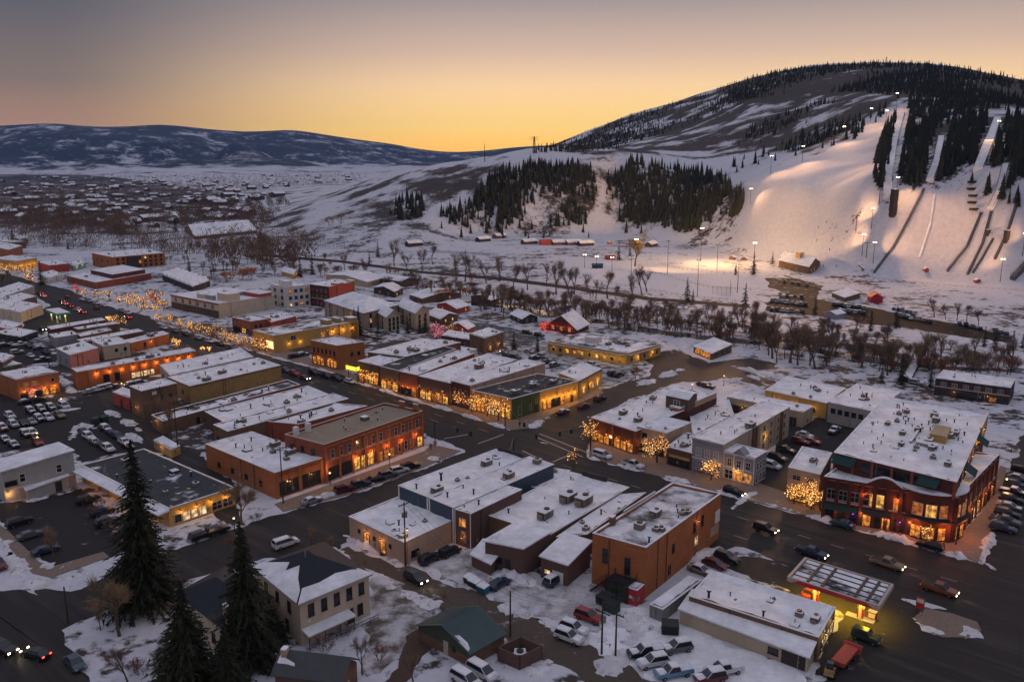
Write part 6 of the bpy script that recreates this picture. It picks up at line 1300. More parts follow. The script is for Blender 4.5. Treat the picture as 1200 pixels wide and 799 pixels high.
# ------------------------------------------------------------------ vehicles
CARM = dict(dark=(.012, .013, .016), blue=(.018, .035, .07), white=(.55, .54, .54), silver=(.25, .25, .26), grey=(.10, .10, .105), maroon=(.11, .016, .018), red=(.26, .025, .02), tan=(.22, .17, .12), teal=(.03, .07, .085), green=(.02, .04, .03), lblue=(.10, .22, .34), rust=(.20, .06, .025))
CARM = {k: mat('car_paint_' + k, v, .28, .0, noise=.25, nscale=1.2, spec=.5) for k, v in CARM.items()}
TYRE = mat('tyre_rubber', (.012, .012, .012), .9); RIM = mat('wheel_rim', (.20, .20, .21), .4, .7)
HEAD = mat('headlamp_lit', (.9, .8, .6), .3, emit=(1, .82, .5), estr=14); HEADO = mat('headlamp_off', (.35, .35, .36), .2); TAIL = mat('tail_lamp_lit', (.6, .05, .04), .3, emit=(1, .05, .03), estr=6); TAILO = mat('tail_lamp_off', (.15, .01, .01), .3)
# side profiles: lower body (x, z) and glasshouse; length along +x (front)
KIND = dict(
    sedan=dict(L=4.7, W=1.82, body=[(-2.35, .35), (-2.35, .82), (-2.2, .98), (-1.5, 1.02), (.95, .98), (1.9, .84), (2.3, .70), (2.35, .38)], cab=[(-1.75, 1.0), (-1.15, 1.42), (.25, 1.44), (1.1, .97)]),
    suv=dict(L=4.8, W=1.92, body=[(-2.4, .40), (-2.4, 1.0), (-2.3, 1.12), (.95, 1.12), (1.95, 1.02), (2.35, .88), (2.4, .45)], cab=[(-2.28, 1.1), (-2.0, 1.72), (.1, 1.76), (.95, 1.1)]),
    pickup=dict(L=5.7, W=1.98, body=[(-2.85, .48), (-2.85, 1.12), (-.75, 1.14), (1.35, 1.14), (2.5, 1.06), (2.8, .92), (2.85, .5)], cab=[(-.85, 1.12), (-.65, 1.80), (.55, 1.82), (1.35, 1.12)]),
    van=dict(L=5.1, W=1.98, body=[(-2.55, .40), (-2.55, 1.1), (-2.5, 1.18), (1.35, 1.18), (2.2, 1.0), (2.5, .82), (2.55, .45)], cab=[(-2.48, 1.16), (-2.3, 1.80), (.55, 1.84), (1.6, 1.14)]),
    jeep=dict(L=4.3, W=1.85, body=[(-2.0, .5), (-2.0, 1.12), (.6, 1.15), (1.9, 1.1), (2.05, .9), (2.05, .5)], cab=[(-1.98, 1.13), (-1.9, 1.85), (.35, 1.85), (.7, 1.13)]))
CARC = {}
def loft(prof, w0, w1, zlo, inset_top=.0):
    mb = MB(); n = len(prof); zt = max(p[1] for p in prof); zb = min(p[1] for p in prof)
    def hw(z): return w0 + (w1 - w0) * (z - zb) / max(.01, zt - zb)
    l = [(x, -hw(z), z) for x, z in prof]; r = [(x, hw(z), z) for x, z in prof]
    mb.add(l + r, [tuple(range(n)), tuple(range(2 * n - 1, n - 1, -1))] + [(i, (i + 1) % n, n + (i + 1) % n, n + i) for i in range(n)]); return mb
def bev(me, w=.05):
    bm = bmesh.new(); bm.from_mesh(me); bmesh.ops.recalc_face_normals(bm, faces=bm.faces); bmesh.ops.bevel(bm, geom=bm.edges[:], offset=w, segments=2, affect='EDGES', clamp_overlap=True); bm.to_mesh(me); bm.free(); return me
def car_meshes(kind, col, snowy):
    k = (kind, col, snowy)
    if k in CARC: return CARC[k]
    K_ = KIND[kind]; W2 = K_['W'] / 2; out_ = {}
    kb = ('b', kind, col)
    if kb not in CARC: CARC[kb] = bev(loft(K_['body'], W2, W2 - .04, .3).mesh('body', CARM[col]), .07)
    out_['body'] = CARC[kb]
    kg = ('g', kind)
    if kg not in CARC: CARC[kg] = bev(loft(K_['cab'], W2 - .06, W2 - .26, 1).mesh('windows', GLASSD), .04)
    out_['windows'] = CARC[kg]
    kr = ('r', kind, col, snowy)
    if kr not in CARC:
        c = K_['cab']; mb = MB(); z = c[1][1]; w = W2 - .25; t = .05 if not snowy else .14
        mb.hexa([(c[1][0] - .05, -w, z - .02), (c[2][0] + .05, -w, z - .02), (c[2][0] + .05, w, z - .02), (c[1][0] - .05, w, z - .02), (c[1][0] + .05, -w + .06, z + t), (c[2][0] - .05, -w + .06, z + t), (c[2][0] - .05, w - .06, z + t), (c[1][0] + .05, w - .06, z + t)])
        # pillars
        for sg in (-1, 1):
            for a, b in ((c[0], c[1]), (c[3], c[2])):
                mb.tube([(a[0], sg * (W2 - .06), a[1]), (b[0], sg * (W2 - .25), b[1])], .05, 4)
        CARC[kr] = mb.mesh('roof', SNOW if snowy else CARM[col])
    out_['roof'] = CARC[kr]
    CARC[k] = out_; return out_
mb = MB(); mb.tube([(0, -.11, 0), (0, .11, 0)], .35, 14); WHEEL = mb.mesh('wheel', TYRE)
mb = MB(); mb.tube([(0, -.125, 0), (0, .125, 0)], .2, 10); RIMM = mb.mesh('rim', RIM)
def lampm(m, name, w=.34):
    mb = MB(); mb.box(-.04, .04, -w / 2, w / 2, -.09, .09); return mb.mesh(name, m)
HL, HLO, TL, TLO = lampm(HEAD, 'headlight'), lampm(HEADO, 'headlight'), lampm(TAIL, 'taillight'), lampm(TAILO, 'taillight')
mb = MB(); mb.box(-.7, .7, -.75, .75, 0, .07); mb.box(-.5, .6, -.6, .6, .07, .11); HOODS = mb.mesh('hood_snow', SNOW)
dL = (g(1135, 650) - g(600, 497)); dL.z = 0; ANG_L = math.atan2(dL.y, dL.x)       # down street, towards the right of the picture
dC = (g(497, 530) - g(330, 587)); dC.z = 0; ANG_C = math.atan2(dC.y, dC.x)       # up the side streets, away from the camera
VEH = []
CN = dict(dark='black', blue='dark blue', lblue='light blue', teal='teal', green='dark green')
def car(px, py, kind, col, ang, label, on=False, snowy=False, small=False, group=None, zz=.03):
    if ang == 'L': ang = ANG_L
    elif ang == '-L': ang = ANG_L + math.pi
    elif ang == 'C': ang = ANG_C
    elif ang == '-C': ang = ANG_C + math.pi
    p = g(px, py, .5); name = {'sedan': 'car', 'suv': 'suv', 'pickup': 'pickup_truck', 'van': 'van', 'jeep': 'jeep'}[kind]
    K_ = KIND[kind]; M_ = car_meshes(kind, col, snowy)
    r = empty(name, (p.x, p.y, zz), ang); tag(r, label, {'sedan': 'car', 'suv': 'car', 'pickup': 'pickup', 'van': 'van', 'jeep': 'car'}[kind], group); VEH.append(r)
    link('body', M_['body'], r); link('windows', M_['windows'], r); link('roof', M_['roof'], r)
    if small: return r
    for sx in (-1, 1):
        for sy in (-1, 1):
            w = link('wheel', WHEEL, r, (sx * K_['L'] * .31, sy * (K_['W'] / 2 - .1), .35)); link('rim', RIMM, w)
    for sy in (-1, 1):
        link('headlight', HL if on else HLO, r, (K_['L'] / 2 - .01, sy * (K_['W'] / 2 - .3), .72)); link('taillight', TL if on else TLO, r, (-K_['L'] / 2 + .01, sy * (K_['W'] / 2 - .3), .85))
    if snowy: link('hood_snow', HOODS, r, (K_['L'] * .31, 0, K_['body'][-3][1] - .01))
    if kind == 'pickup':
        mb = MB(); mb.box(-2.7, -1.0, -.8, .8, 1.11, 1.17); link('truck_bed', mb.mesh('truck_bed', SNOW if snowy else TRIMD), r)
    if on: 
        sp = bpy.data.lights.new('headlight_beam', 'SPOT'); sp.energy = 260; sp.spot_size = math.radians(60); sp.spot_blend = .8; sp.color = (1, .78, .45); sp.shadow_soft_size = .15
        so = bpy.data.objects.new('headlight_beam', sp); COL.objects.link(so); so.parent = r; so.location = (K_['L'] / 2 + .15, 0, .7); so.rotation_euler = (0, math.radians(-82), 0)
    return r
car(897, 620, 'suv', 'dark', 'L', 'black suv driving with headlights on, nearest the orange hall', True)
car(951, 648, 'pickup', 'blue', 'L', 'dark blue pickup driving with headlights on beside the station canopy', True)
car(1040, 661, 'pickup', 'tan', 'L', 'tan pickup driving with headlights on right of the canopy', True)
car(1101, 691, 'pickup', 'rust', 'L', 'rusty red pickup driving towards the bottom right corner', True)
car(987, 614, 'sedan', 'teal', '-L', 'teal car parked along the kerb of the brick complex')
car(1090, 640, 'suv', 'dark', '-L', 'black suv parked at the corner of the brick complex')
car(860, 577, 'suv', 'dark', 'L', 'dark suv stopped at the lot entrance by the grey fronted block', True)
car(706, 534, 'van', 'white', 'L', 'white van parked under the lit corner store', snowy=True)
car(742, 545, 'pickup', 'white', 'L', 'white pickup parked by the big lit tree')
car(487, 678, 'suv', 'dark', ANG_L, 'black suv driving down the muddy alley with headlights on', True)
car(504, 655, 'suv', 'dark', 'C', 'dark suv parked behind the tan corner shop, front one')
car(527, 647, 'suv', 'dark', 'C', 'dark suv parked behind the tan corner shop, rear one')
car(335, 637, 'van', 'white', ANG_C - .12, 'white minivan with a snowy roof on the side street', snowy=True)
for x, y, k, c, sn, lab in ((365, 587, 'sedan', 'silver', True, 'silver car parked at the lower end of the brick wing'), (404, 574, 'suv', 'maroon', False, 'maroon suv parked outside the brick corner block'), (423, 568, 'suv', 'blue', False, 'dark blue suv next to the maroon suv'), (440, 562, 'sedan', 'dark', False, 'black car in the row outside the brick corner block'), (455, 557, 'suv', 'grey', False, 'dark grey suv in the row outside the brick corner block'), (468, 551.5, 'suv', 'white', False, 'white suv in the row outside the brick corner block'), (481, 547, 'suv', 'dark', False, 'black suv nearest the crossing outside the brick corner block')):
    car(x, y, k, c, ANG_C + (0 if x < 380 else -.25), lab, snowy=sn)
for x, y, k, c, lab in ((852, 654, 'suv', 'dark', 'black suv parked beside the orange hall'), (838, 661, 'sedan', 'maroon', 'maroon car parked beside the orange hall'), (821, 668, 'sedan', 'tan', 'tan car parked at the end of the storage container')): car(x, y, k, c, 'L', lab, snowy=c == 'tan')
for x, y, k, c, sn, lab in ((690, 723, 'suv', 'red', False, 'red suv parked beside the utility pole in the yard'), (673, 737, 'suv', 'white', True, 'white suv parked behind the other white one in the alley yard'), (667, 747, 'suv', 'white', True, 'white suv nearest the alley in the yard')): car(x, y, k, c, ANG_L + .12, lab, snowy=sn)
for x, y, k, c, sn, lab in ((757, 764, 'pickup', 'dark', True, 'black pickup with snow on its bed in the snowy yard'), (793, 759, 'suv', 'grey', True, 'grey suv at the back of the snowy yard row'), (765, 776, 'suv', 'white', True, 'white suv beside the light blue pickup'), (789, 788, 'pickup', 'lblue', True, 'light blue old pickup in the snowy yard'), (848, 785, 'pickup', 'white', True, 'white pickup with open bed in the snowy yard'), (832, 794, 'suv', 'maroon', True, 'dark red suv at the bottom edge of the snowy yard')): car(x, y, k, c, ANG_C - .55 + math.pi, lab, snowy=sn)
car(565, 788, 'van', 'white', ANG_L, 'white van with snowy roof behind the green roofed garage', snowy=True)
car(546, 797, 'van', 'white', ANG_L, 'white snow covered van at the bottom edge', snowy=True)
car(1015, 747, 'jeep', 'green', ANG_L, 'dark green jeep parked at the pump forecourt edge')
car(585, 684, 'sedan', 'blue', ANG_C, 'dark blue car behind the rear annex in the snowy yard'); car(650, 680, 'suv', 'blue', ANG_C, 'blue suv parked at the dark store room', snowy=True)
car(950, 694, 'sedan', 'red', ANG_C, 'red car at the pumps under the canopy')
for x, y, k, c, lab in ((938, 518, 'suv', 'maroon', 'maroon suv in the middle car park'), (951, 517, 'sedan', 'red', 'red car behind the maroon suv'), (921, 528, 'suv', 'dark', 'black suv beside the beige block wall'), (911, 537, 'suv', 'green', 'dark green suv nearest the gabled grey front'), (903, 546, 'van', 'white', 'white van at the wall of the gabled grey front'), (978, 505, 'pickup', 'grey', 'grey pickup with snow in the shaded middle lot'), (943, 510, 'sedan', 'white', 'white car at the far end of the middle lot')): car(x, y, k, c, 'L' if k != 'pickup' else 'C', lab, snowy=c in ('white', 'grey'))
for i in range(9): car(1196 - i * 2.6 if i else 1198, 552 + i * 8.4, ('suv', 'sedan', 'suv', 'pickup')[i % 4], ('dark', 'grey', 'blue', 'dark', 'dark', 'grey')[i % 6], ANG_L + .05, ('topmost', 'second', 'third', 'fourth', 'fifth', 'sixth', 'seventh', 'eighth', 'lowest')[i] + ' dark vehicle in the row on the right hand street', snowy=i in (1, 3, 5), group='cars parked on the right street')
# lower left
for x, y, k, c, a, lab in ((23, 612, 'suv', 'dark', ANG_C, 'black suv in the lower car park, back one'), (35, 627, 'sedan', 'grey', ANG_C, 'grey car in the lower car park, middle one'), (53, 645, 'sedan', 'blue', ANG_C, 'dark blue car in the lower car park, front one'), (236, 628, 'suv', 'dark', ANG_C, 'black suv parked outside the yellow clinic, left one'), (255, 622, 'suv', 'dark', ANG_C, 'black suv parked outside the yellow clinic, right one')): car(x, y, k, c, a, lab)
car(42, 766, 'sedan', 'dark', ANG_L + math.pi, 'dark car with red tail lights on the lower street', True).rotation_euler = (0, 0, ANG_C + .35 + math.pi / 2)
car(88, 777, 'sedan', 'teal', ANG_L, 'dark teal car parked on the snowy verge at the bottom'); car(4, 760, 'suv', 'dark', ANG_C - 1.3, 'dark suv with bright headlights at the left edge', True); car(-2, 662, 'suv', 'maroon', ANG_L, 'maroon suv cut by the left picture edge')
rows = [((3, 502, 'suv', 'maroon'), (16, 498, 'suv', 'silver'), (27, 496, 'sedan', 'dark'), (37, 494, 'sedan', 'silver'), (46, 491, 'suv', 'dark'), (57, 490, 'suv', 'white'), (70, 487, 'suv', 'tan')), ((98, 506, 'sedan', 'dark'), (104, 512, 'suv', 'white'), (111, 518, 'sedan', 'grey'), (127, 526, 'suv', 'white'), (119, 522, 'sedan', 'dark')), ((124, 503, 'suv', 'dark'), (131, 508, 'sedan', 'blue'), (138, 512, 'suv', 'blue'), (146, 518, 'sedan', 'white'), (150, 523, 'sedan', 'dark')), ((38, 508, 'suv', 'teal'), (44, 519, 'suv', 'red'), (16, 521, 'sedan', 'blue'), (30, 509, 'suv', 'dark'), (6, 515, 'sedan', 'dark')), ((12, 488, 'suv', 'white'), (36, 482, 'suv', 'dark'), (48, 480, 'suv', 'dark'), (60, 478, 'suv', 'green'), (75, 476, 'van', 'white')), ((113, 457, 'sedan', 'white'), (106, 459, 'sedan', 'silver'), (122, 455, 'suv', 'silver'), (165, 449, 'suv', 'dark'), (156, 451, 'suv', 'dark'), (150, 453, 'sedan', 'grey'), (130, 453, 'suv', 'teal'), (30, 471, 'sedan', 'dark'), (43, 469, 'suv', 'dark'))]
rowlab = ['in the upper row of the left parking lot', 'in the near row by the snow pile of the left lot', 'in the far row by the snow pile of the left lot', 'in the open middle of the left parking lot', 'in the back row of the left parking lot', 'parked below the lamp lit brick shop']
for rw, lb_ in zip(rows, rowlab):
    for x, y, k, c in rw: car(x, y, k, c, 'L' if lb_ != rowlab[5] else 'C', f"{CN.get(c, c)} {'suv' if k == 'suv' else 'van' if k == 'van' else 'car'} {lb_}", snowy=random.random() < .6, group='cars in the left parking lots')
# main street, far
for i, (x, y, k, c, a, on) in enumerate(((345, 438, 'suv', 'red', 'L', 0), (357, 443, 'sedan', 'maroon', 'L', 1), (335, 434, 'sedan', 'grey', 'L', 0), (368, 437, 'suv', 'dark', 'L', 0), (382, 441, 'pickup', 'dark', 'L', 0), (410, 447, 'sedan', 'white', 'L', 0), (395, 444, 'suv', 'dark', 'L', 0), (192, 384, 'sedan', 'white', 'L', 0), (205, 388, 'suv', 'grey', 'L', 0), (218, 392, 'suv', 'dark', 'L', 0), (232, 396, 'sedan', 'silver', 'L', 0), (246, 400, 'suv', 'white', 'L', 0), (258, 403, 'sedan', 'dark', 'L', 0), (272, 408, 'suv', 'grey', 'L', 0), (285, 411, 'sedan', 'blue', 'L', 0), (150, 372, 'sedan', 'red', '-L', 1), (113, 361, 'suv', 'rust', '-L', 0), (79, 348, 'sedan', 'red', '-L', 0), (96, 351, 'sedan', 'white', 'L', 0), (104, 353, 'suv', 'silver', 'L', 0), (113, 355.5, 'suv', 'white', 'L', 0), (122, 358, 'sedan', 'white', 'L', 0), (143, 364.5, 'suv', 'silver', 'L', 0), (150, 367, 'suv', 'white', 'L', 0), (47, 344, 'suv', 'dark', '-L', 1), (51, 347, 'sedan', 'white', '-L', 1), (72, 353, 'suv', 'dark', '-L', 1), (76, 356, 'sedan', 'silver', '-L', 1), (82, 359, 'suv', 'dark', '-L', 1), (91, 363, 'suv', 'white', '-L', 1), (97, 366, 'sedan', 'dark', '-L', 1), (50, 386, 'suv', 'dark', 'L', 1))):
    car(x, y, k, c, a, f"{CN.get(c, c)} {'pickup' if k == 'pickup' else 'suv' if k == 'suv' else 'car'} {'driving with lights on' if on else 'parked'} along the far main street", bool(on), group='vehicles on the far main street')
for i, (x, y, k, c, a) in enumerate(((660, 483, 'sedan', 'maroon', 'C'), (684, 476, 'sedan', 'maroon', 'C'), (703, 468, 'suv', 'dark', 'C'), (626, 420, 'suv', 'dark', 'C'), (640, 424, 'sedan', 'blue', 'C'), (636, 418, 'suv', 'silver', 'L'), (650, 428, 'suv', 'grey', 'C'), (594, 416, 'sedan', 'blue', 'L'), (604, 419, 'suv', 'dark', 'L'), (620, 412, 'sedan', 'silver', 'L'), (718, 438, 'suv', 'dark', 'C'), (725, 440, 'suv', 'dark', 'C'), (695, 428, 'suv', 'green', 'L'), (618, 390, 'suv', 'dark', 'L'), (632, 393, 'suv', 'dark', 'L'), (830, 453, 'suv', 'dark', 'L'), (824, 451, 'sedan', 'dark', 'L'), (430, 392, 'suv', 'white', 'L'), (438, 394, 'sedan', 'white', 'L'), (446, 396, 'suv', 'silver', 'L'), (422, 390, 'suv', 'blue', 'L'), (355, 416, 'suv', 'dark', 'C'), (345, 418, 'suv', 'dark', 'C'), (1062, 446, 'suv', 'dark', 'L'), (1074, 449, 'suv', 'silver', 'L'))):
    car(x, y, k, c, a, f"{CN.get(c, c)} {'suv' if k == 'suv' else 'car'} parked {'on the cross street' if x > 655 and y > 460 else 'around the motel lot' if 585 < x < 740 else 'beside the lodge wings' if x < 500 else 'near the riverside street'}", snowy=i % 3 == 0, group='cars parked in the middle blocks')
for i, (x, y) in enumerate(((6, 405), (14, 404), (24, 404), (34, 406), (46, 408), (54, 413), (20, 413), (36, 417), (50, 422), (8, 418))): car(x, y, ('suv', 'sedan', 'pickup')[i % 3], ('dark', 'silver', 'white', 'dark', 'blue')[i % 5], 'L' if i % 2 else 'C', f"{('black', 'silver', 'white', 'black', 'dark blue')[i % 5]} {('suv', 'car', 'pickup')[i % 3]} in the dark lot behind the pink walled shop", snowy=i % 2 == 0, group='cars in the back lot')
for i, (x, y) in enumerate(((120, 600), (126, 612), (103, 586))): car(x, y, 'suv', 'dark', 'C', 'dark car under bare hedge beside the yellow clinic, ' + ('middle', 'nearest', 'farthest')[i])
r_ = random.Random(77); n = 0
for (x0, y0, x1, y1, k) in ((905, 352, 945, 357, 8), (900, 362, 940, 366, 8), (978, 357, 1012, 361, 9), (985, 364, 1012, 367, 7), (1048, 362, 1072, 367, 6), (1050, 369, 1068, 373, 5), (1075, 374, 1090, 377, 3), (1125, 379, 1148, 385, 4), (1165, 388, 1180, 391, 3), (920, 330, 945, 334, 4), (915, 345, 940, 348, 4), (830, 432, 900, 440, 0)):
    for i in range(k):
        f = i / max(1, k - 1); car(x0 + (x1 - x0) * f + r_.uniform(-.8, .8), y0 + (y1 - y0) * f, r_.choice(('suv', 'sedan', 'suv', 'pickup')), r_.choice(('dark', 'silver', 'white', 'grey', 'tan', 'blue')), ANG_C + .3, 'snowy car parked in the crowded rows below the ski slope', snowy=r_.random() < .6, small=True, group='cars parked at the ski area')
# ------------------------------------------------------------------ lit trees and strings of lights
def bulbs(n, fn, seed, size=.09, mi=lambda r: 0):
    r = random.Random(seed); mb = MB()
    for _ in range(n):
        p = Vector(fn(r)); s = size * r.uniform(.6, 1.35)
        v = [p + Vector(q) * s for q in ((1, 0, 0), (-1, 0, 0), (0, 1, 0), (0, -1, 0), (0, 0, 1), (0, 0, -1))]
        mb.add(v, [(0, 2, 4), (2, 1, 4), (1, 3, 4), (3, 0, 4), (2, 0, 5), (1, 2, 5), (3, 1, 5), (0, 3, 5)], mi(r))
    return mb
LTREE = []
for i in range(4):
    lb, tb = bare_tree(400 + i, 6.5, .62, 520, 1, .022, .3, .2)
    P_ = [Vector(v) for v in tb.v]; zm = max(p.z for p in P_); LTREE.append((lb.mesh('trunk', BARK), tb.mesh('crown', TWIG), [p for p in P_ if p.z > zm * .22], zm))
BM_ = {}
def crown_bulbs(i, n, size, mat_):
    k = (i, n, size, mat_.name)
    if k not in BM_:
        pts = LTREE[i][2]; BM_[k] = bulbs(n, lambda r: r.choice(pts) + Vector((r.gauss(0, .12), r.gauss(0, .12), r.gauss(0, .12))), i * 7 + n, size, lambda r: 1 if r.random() < .25 else 0).mesh('bulbs', [mat_, BULBW if mat_ is BULB else mat_])
    return BM_[k]
def lit_tree(px, py, ytop, i, lab, n=170, size=.085, m=BULB, power=90, col=(1, .45, .11), grp=None):
    p = g(px, py); k = hgt(px, ytop, py); s = k / LTREE[i % 4][3]
    put_tree('street_tree', 'bare street tree ' + lab, 'tree', grp, p.x, p.y, .1, LTREE[i % 4][0], LTREE[i % 4][1], s, i * 1.7)
    n = int(n * (.6 if size > .11 else .85)); size *= .66 if size > .11 else .8; o = link('string_lights', crown_bulbs(i % 4, n, size / s, m), None, (p.x, p.y, .1), i * 1.7); o.scale = (s, s, s); tag(o, ('warm' if m is BULB else 'pink' if m is BULBP else 'red') + ' string lights on the tree ' + lab, 'string lights', 'string lights on trees' if grp else None)
    if power: lamp_point('lamp_light', (0, 0, k * .45 / s), power * 1.7, col, .5, o)
for i, (x, y, yt, lab, n, pw) in enumerate(((692, 521, 488, 'at the crossing corner of the red store', 230, 120), (672, 545, 522, 'across the street behind the blue shop roof', 60, 20), (770, 542, 504, 'in front of the beige box shop', 330, 140), (833, 563, 537, 'before the grey fronted block', 260, 130), (946, 594, 559, 'draped over the lit end pavilion', 420, 170), (1010, 610, 586, 'under the arched gable', 110, 60), (1083, 632, 608, 'left of the rounded lit corner', 110, 60), (930, 590, 566, 'at the left corner of the lit end pavilion', 150, 60), (962, 599, 572, 'at the right corner of the lit end pavilion', 150, 60),
    (571, 488, 460, 'outside the green and yellow corner', 200, 100), (553, 483, 456, 'left of the green and yellow corner', 220, 100), (584, 493, 467, 'nearest the crossing on the far pavement', 170, 80), (527, 473, 450, 'outside the gabled street store', 200, 110), (510, 468, 446, 'right of the gabled street store door', 180, 100), (494, 464, 438, 'left of the gabled street store', 220, 110), (480, 459, 434, 'beside the dark roof store', 230, 110), (462, 452, 432, 'right of the white lantern', 160, 90), (447, 450, 425, 'in front of the market', 260, 120), (434, 446, 424, 'right of the yellow marquee', 260, 110), (540, 478, 456, 'between two shop doors', 150, 80))):
    lit_tree(x, y, yt, i, lab, n, .10, power=pw * .8)
row = [(188, 377, 366), (200, 381, 366), (212, 384, 371), (223, 388, 374), (235, 391, 376), (246, 395, 380), (255, 398, 376), (263, 400, 384), (270, 402, 388), (277, 402, 390), (286, 405, 392), (296, 409, 394), (304, 411, 392), (311, 414, 398)]
for i, (x, y, yt) in enumerate(row): lit_tree(x, y, yt, i + 2, 'in the glowing row on the far pavement', 170, .13, power=80, grp='lit street trees on the far pavement')
for i, (x, y, yt) in enumerate(((205, 404, 395), (210, 406, 397), (238, 411, 405), (246, 413, 405), (130, 378, 369), (136, 381, 367), (143, 384, 370), (126, 375, 370), (178, 396, 390))): lit_tree(x, y, yt, i, 'at the near kerb of the far main street', 130, .14, power=60, grp='lit street trees at the near kerb')
park = [(90 + r_.uniform(-3, 4), 344), (100, 347, ), (116, 350), (128, 352), (140, 355), (150, 354), (158, 352), (165, 356), (172, 358), (179, 356), (186, 360), (160, 360), (170, 364), (180, 366), (192, 364), (176, 350), (188, 352), (150, 360)]
for i, q in enumerate(park): lit_tree(q[0], q[1], q[1] - r_.uniform(9, 15), i, 'in the lit park by the main street', 100, .17, m=BULB if i % 9 else BULBR, power=60 if i % 2 == 0 else 0, grp='lit trees in the park')
for i, q in enumerate(((3, 318), (9, 320), (14, 318), (20, 321), (26, 319), (32, 322), (38, 320), (33, 330), (38, 331))): lit_tree(q[0], q[1], q[1] - 11, i, 'by the golden shop at the far bend', 90, .2, power=90 if i % 2 == 0 else 0, grp='lit trees at the far bend')
for i, (x, y, yt) in enumerate(((511, 396, 375), (519, 398, 378), (515, 399, 386))): lit_tree(x, y, yt, i, ('left', 'right', 'lowest')[i] + ' of the pink trio by the lodge', 260, .15, m=BULBP, power=45, col=(1, .35, .45))
lit_tree(530, 393, 376, 1, 'with golden lights right of the pink trio', 120, .12, power=40)
for i, (x, y) in enumerate(((636, 388), (640, 387), (664, 389), (670, 391))): lit_tree(x, y, y - 12, i, 'before the red barn, ' + ('first', 'second', 'third', 'fourth')[i] + ' from left', 130, .13, m=BULBR, power=60, col=(1, .1, .04))
# eaves and facade strings
def facade_lights(b, face, z0, z1, n, lab, size=.08, f0=.02, f1=.98, m=BULB):
    L = b.ln(face); o = bulbs(n, lambda r: b.pt(face, L * r.uniform(f0, f1), r.uniform(z0, z1), r.uniform(.15, .5)), n, size).build('string_lights', [m], None, b.o); tag(o, lab, 'string lights')
facade_lights(b=GY, face='L', z0=2.9, z1=4.6, n=140, lab='warm light curtain on the street front of the green and yellow corner')
facade_lights(b=BM, face='L', z0=1.5, z1=4.5, n=150, lab='warm light curtain on the market front')
def light_line(pts, n, lab, size=.09, m=BULB, sag=0.):
    P = [Vector(p) for p in pts]; mb = MB(); wr = MB()
    for a, b_ in zip(P[:-1], P[1:]):
        seq = []
        for i in range(n + 1): t = i / n; q = a.lerp(b_, t) - Vector((0, 0, sag * 4 * t * (1 - t))); seq.append(q); mb.add([q + Vector(v) * size for v in ((1, 0, 0), (-1, 0, 0), (0, 1, 0), (0, -1, 0), (0, 0, 1), (0, 0, -1))], [(0, 2, 4), (2, 1, 4), (1, 3, 4), (3, 0, 4), (2, 0, 5), (1, 2, 5), (3, 1, 5), (0, 3, 5)], 0)
        mb.tube(seq, .02, 3, 1)
    o = mb.build('string_lights', [m, DKMET]); tag(o, lab, 'string lights'); return o
poleA = [(773, 402, 8), (787, 416, 8)]
light_line([g(772, 398, 6.5), g(788, 413, 6.5)], 20, 'warm string of lights slanting across the street by the motel', .06)
light_line([g(870, 412, 5.5), g(925, 438, 5.5)], 26, 'string of lights along the riverside snow bank', .045)
light_line([g(1020, 440, 6), g(1060, 455, 6), g(1110, 475, 5), g(1165, 478, 4)], 18, 'string of lights swagging behind the brick complex', .045)
# ------------------------------------------------------------------ petrol station canopy
A_, B_, C_ = (1031, 710), (922.5, 675), (1047.5, 684); hc = 5.4
a_, b_, c_ = g(*A_, hc), g(*B_, hc), g(*C_, hc); U_ = b_ - a_; V_ = c_ - a_; o_ = Vector((a_.x, a_.y, 0)); r = empty('petrol_canopy', o_); tag(r, 'flat petrol station canopy with snow between its ribs and a red striped edge', 'canopy')
u_, v_ = U_.normalized(), V_.normalized(); Zc = Vector((0, 0, 1)); O_ = Vector((0, 0, 0))
def plate(name, P, z0, z1, m): mb = MB(); mb.hexa([p + Zc * z0 for p in P] + [p + Zc * z1 for p in P]); o = mb.build(name, m, r); fix_normals(o.data); return o
Q = [O_, V_, U_ + V_, U_]; cen = (U_ + V_) / 2; ins = [p + (cen - p).normalized() * .5 for p in Q]
plate('deck', ins, hc - .75, hc - .35, METAL)
for i in range(4):
    p, q = Q[i], Q[(i + 1) % 4]; pi, qi = ins[i], ins[(i + 1) % 4]; plate('fascia', [p, q, qi, pi], hc - .8, hc, TRIM)
mb = MB(); mb.hexa([(-v_ * .03) + U_ * f + Zc * z for f, z in ((.06, hc - .75), (.94, hc - .75))] + [(-v_ * .005) + U_ * f + Zc * z for f, z in ((.94, hc - .75), (.06, hc - .75))] + [(-v_ * .03) + U_ * f + Zc * (hc - .12) for f in (.14, .86)] + [(-v_ * .005) + U_ * f + Zc * (hc - .12) for f in (.86, .14)]); o = mb.build('red_stripe', W_['shopred'], r); fix_normals(o.data)
plate('snow_layer', [p + (cen - p).normalized() * .7 for p in Q], hc - .345, hc - .2, ROOFS['half'])
for f in (.2, .4, .6, .8): plate('roof_rib', [V_ * f + U_ * .04 - v_ * .09, V_ * f + U_ * .04 + v_ * .09, V_ * f + U_ * .96 + v_ * .09, V_ * f + U_ * .96 - v_ * .09], hc - .19, hc - .06, DKMET)
for f in (.14, .27, .62, .78): plate('cross_beam', [U_ * f + V_ * .06 - u_ * .2, U_ * f + V_ * .06 + u_ * .2, U_ * f + V_ * .94 + u_ * .2, U_ * f + V_ * .94 - u_ * .2], hc - .18, hc + .03, W_['brownp'])
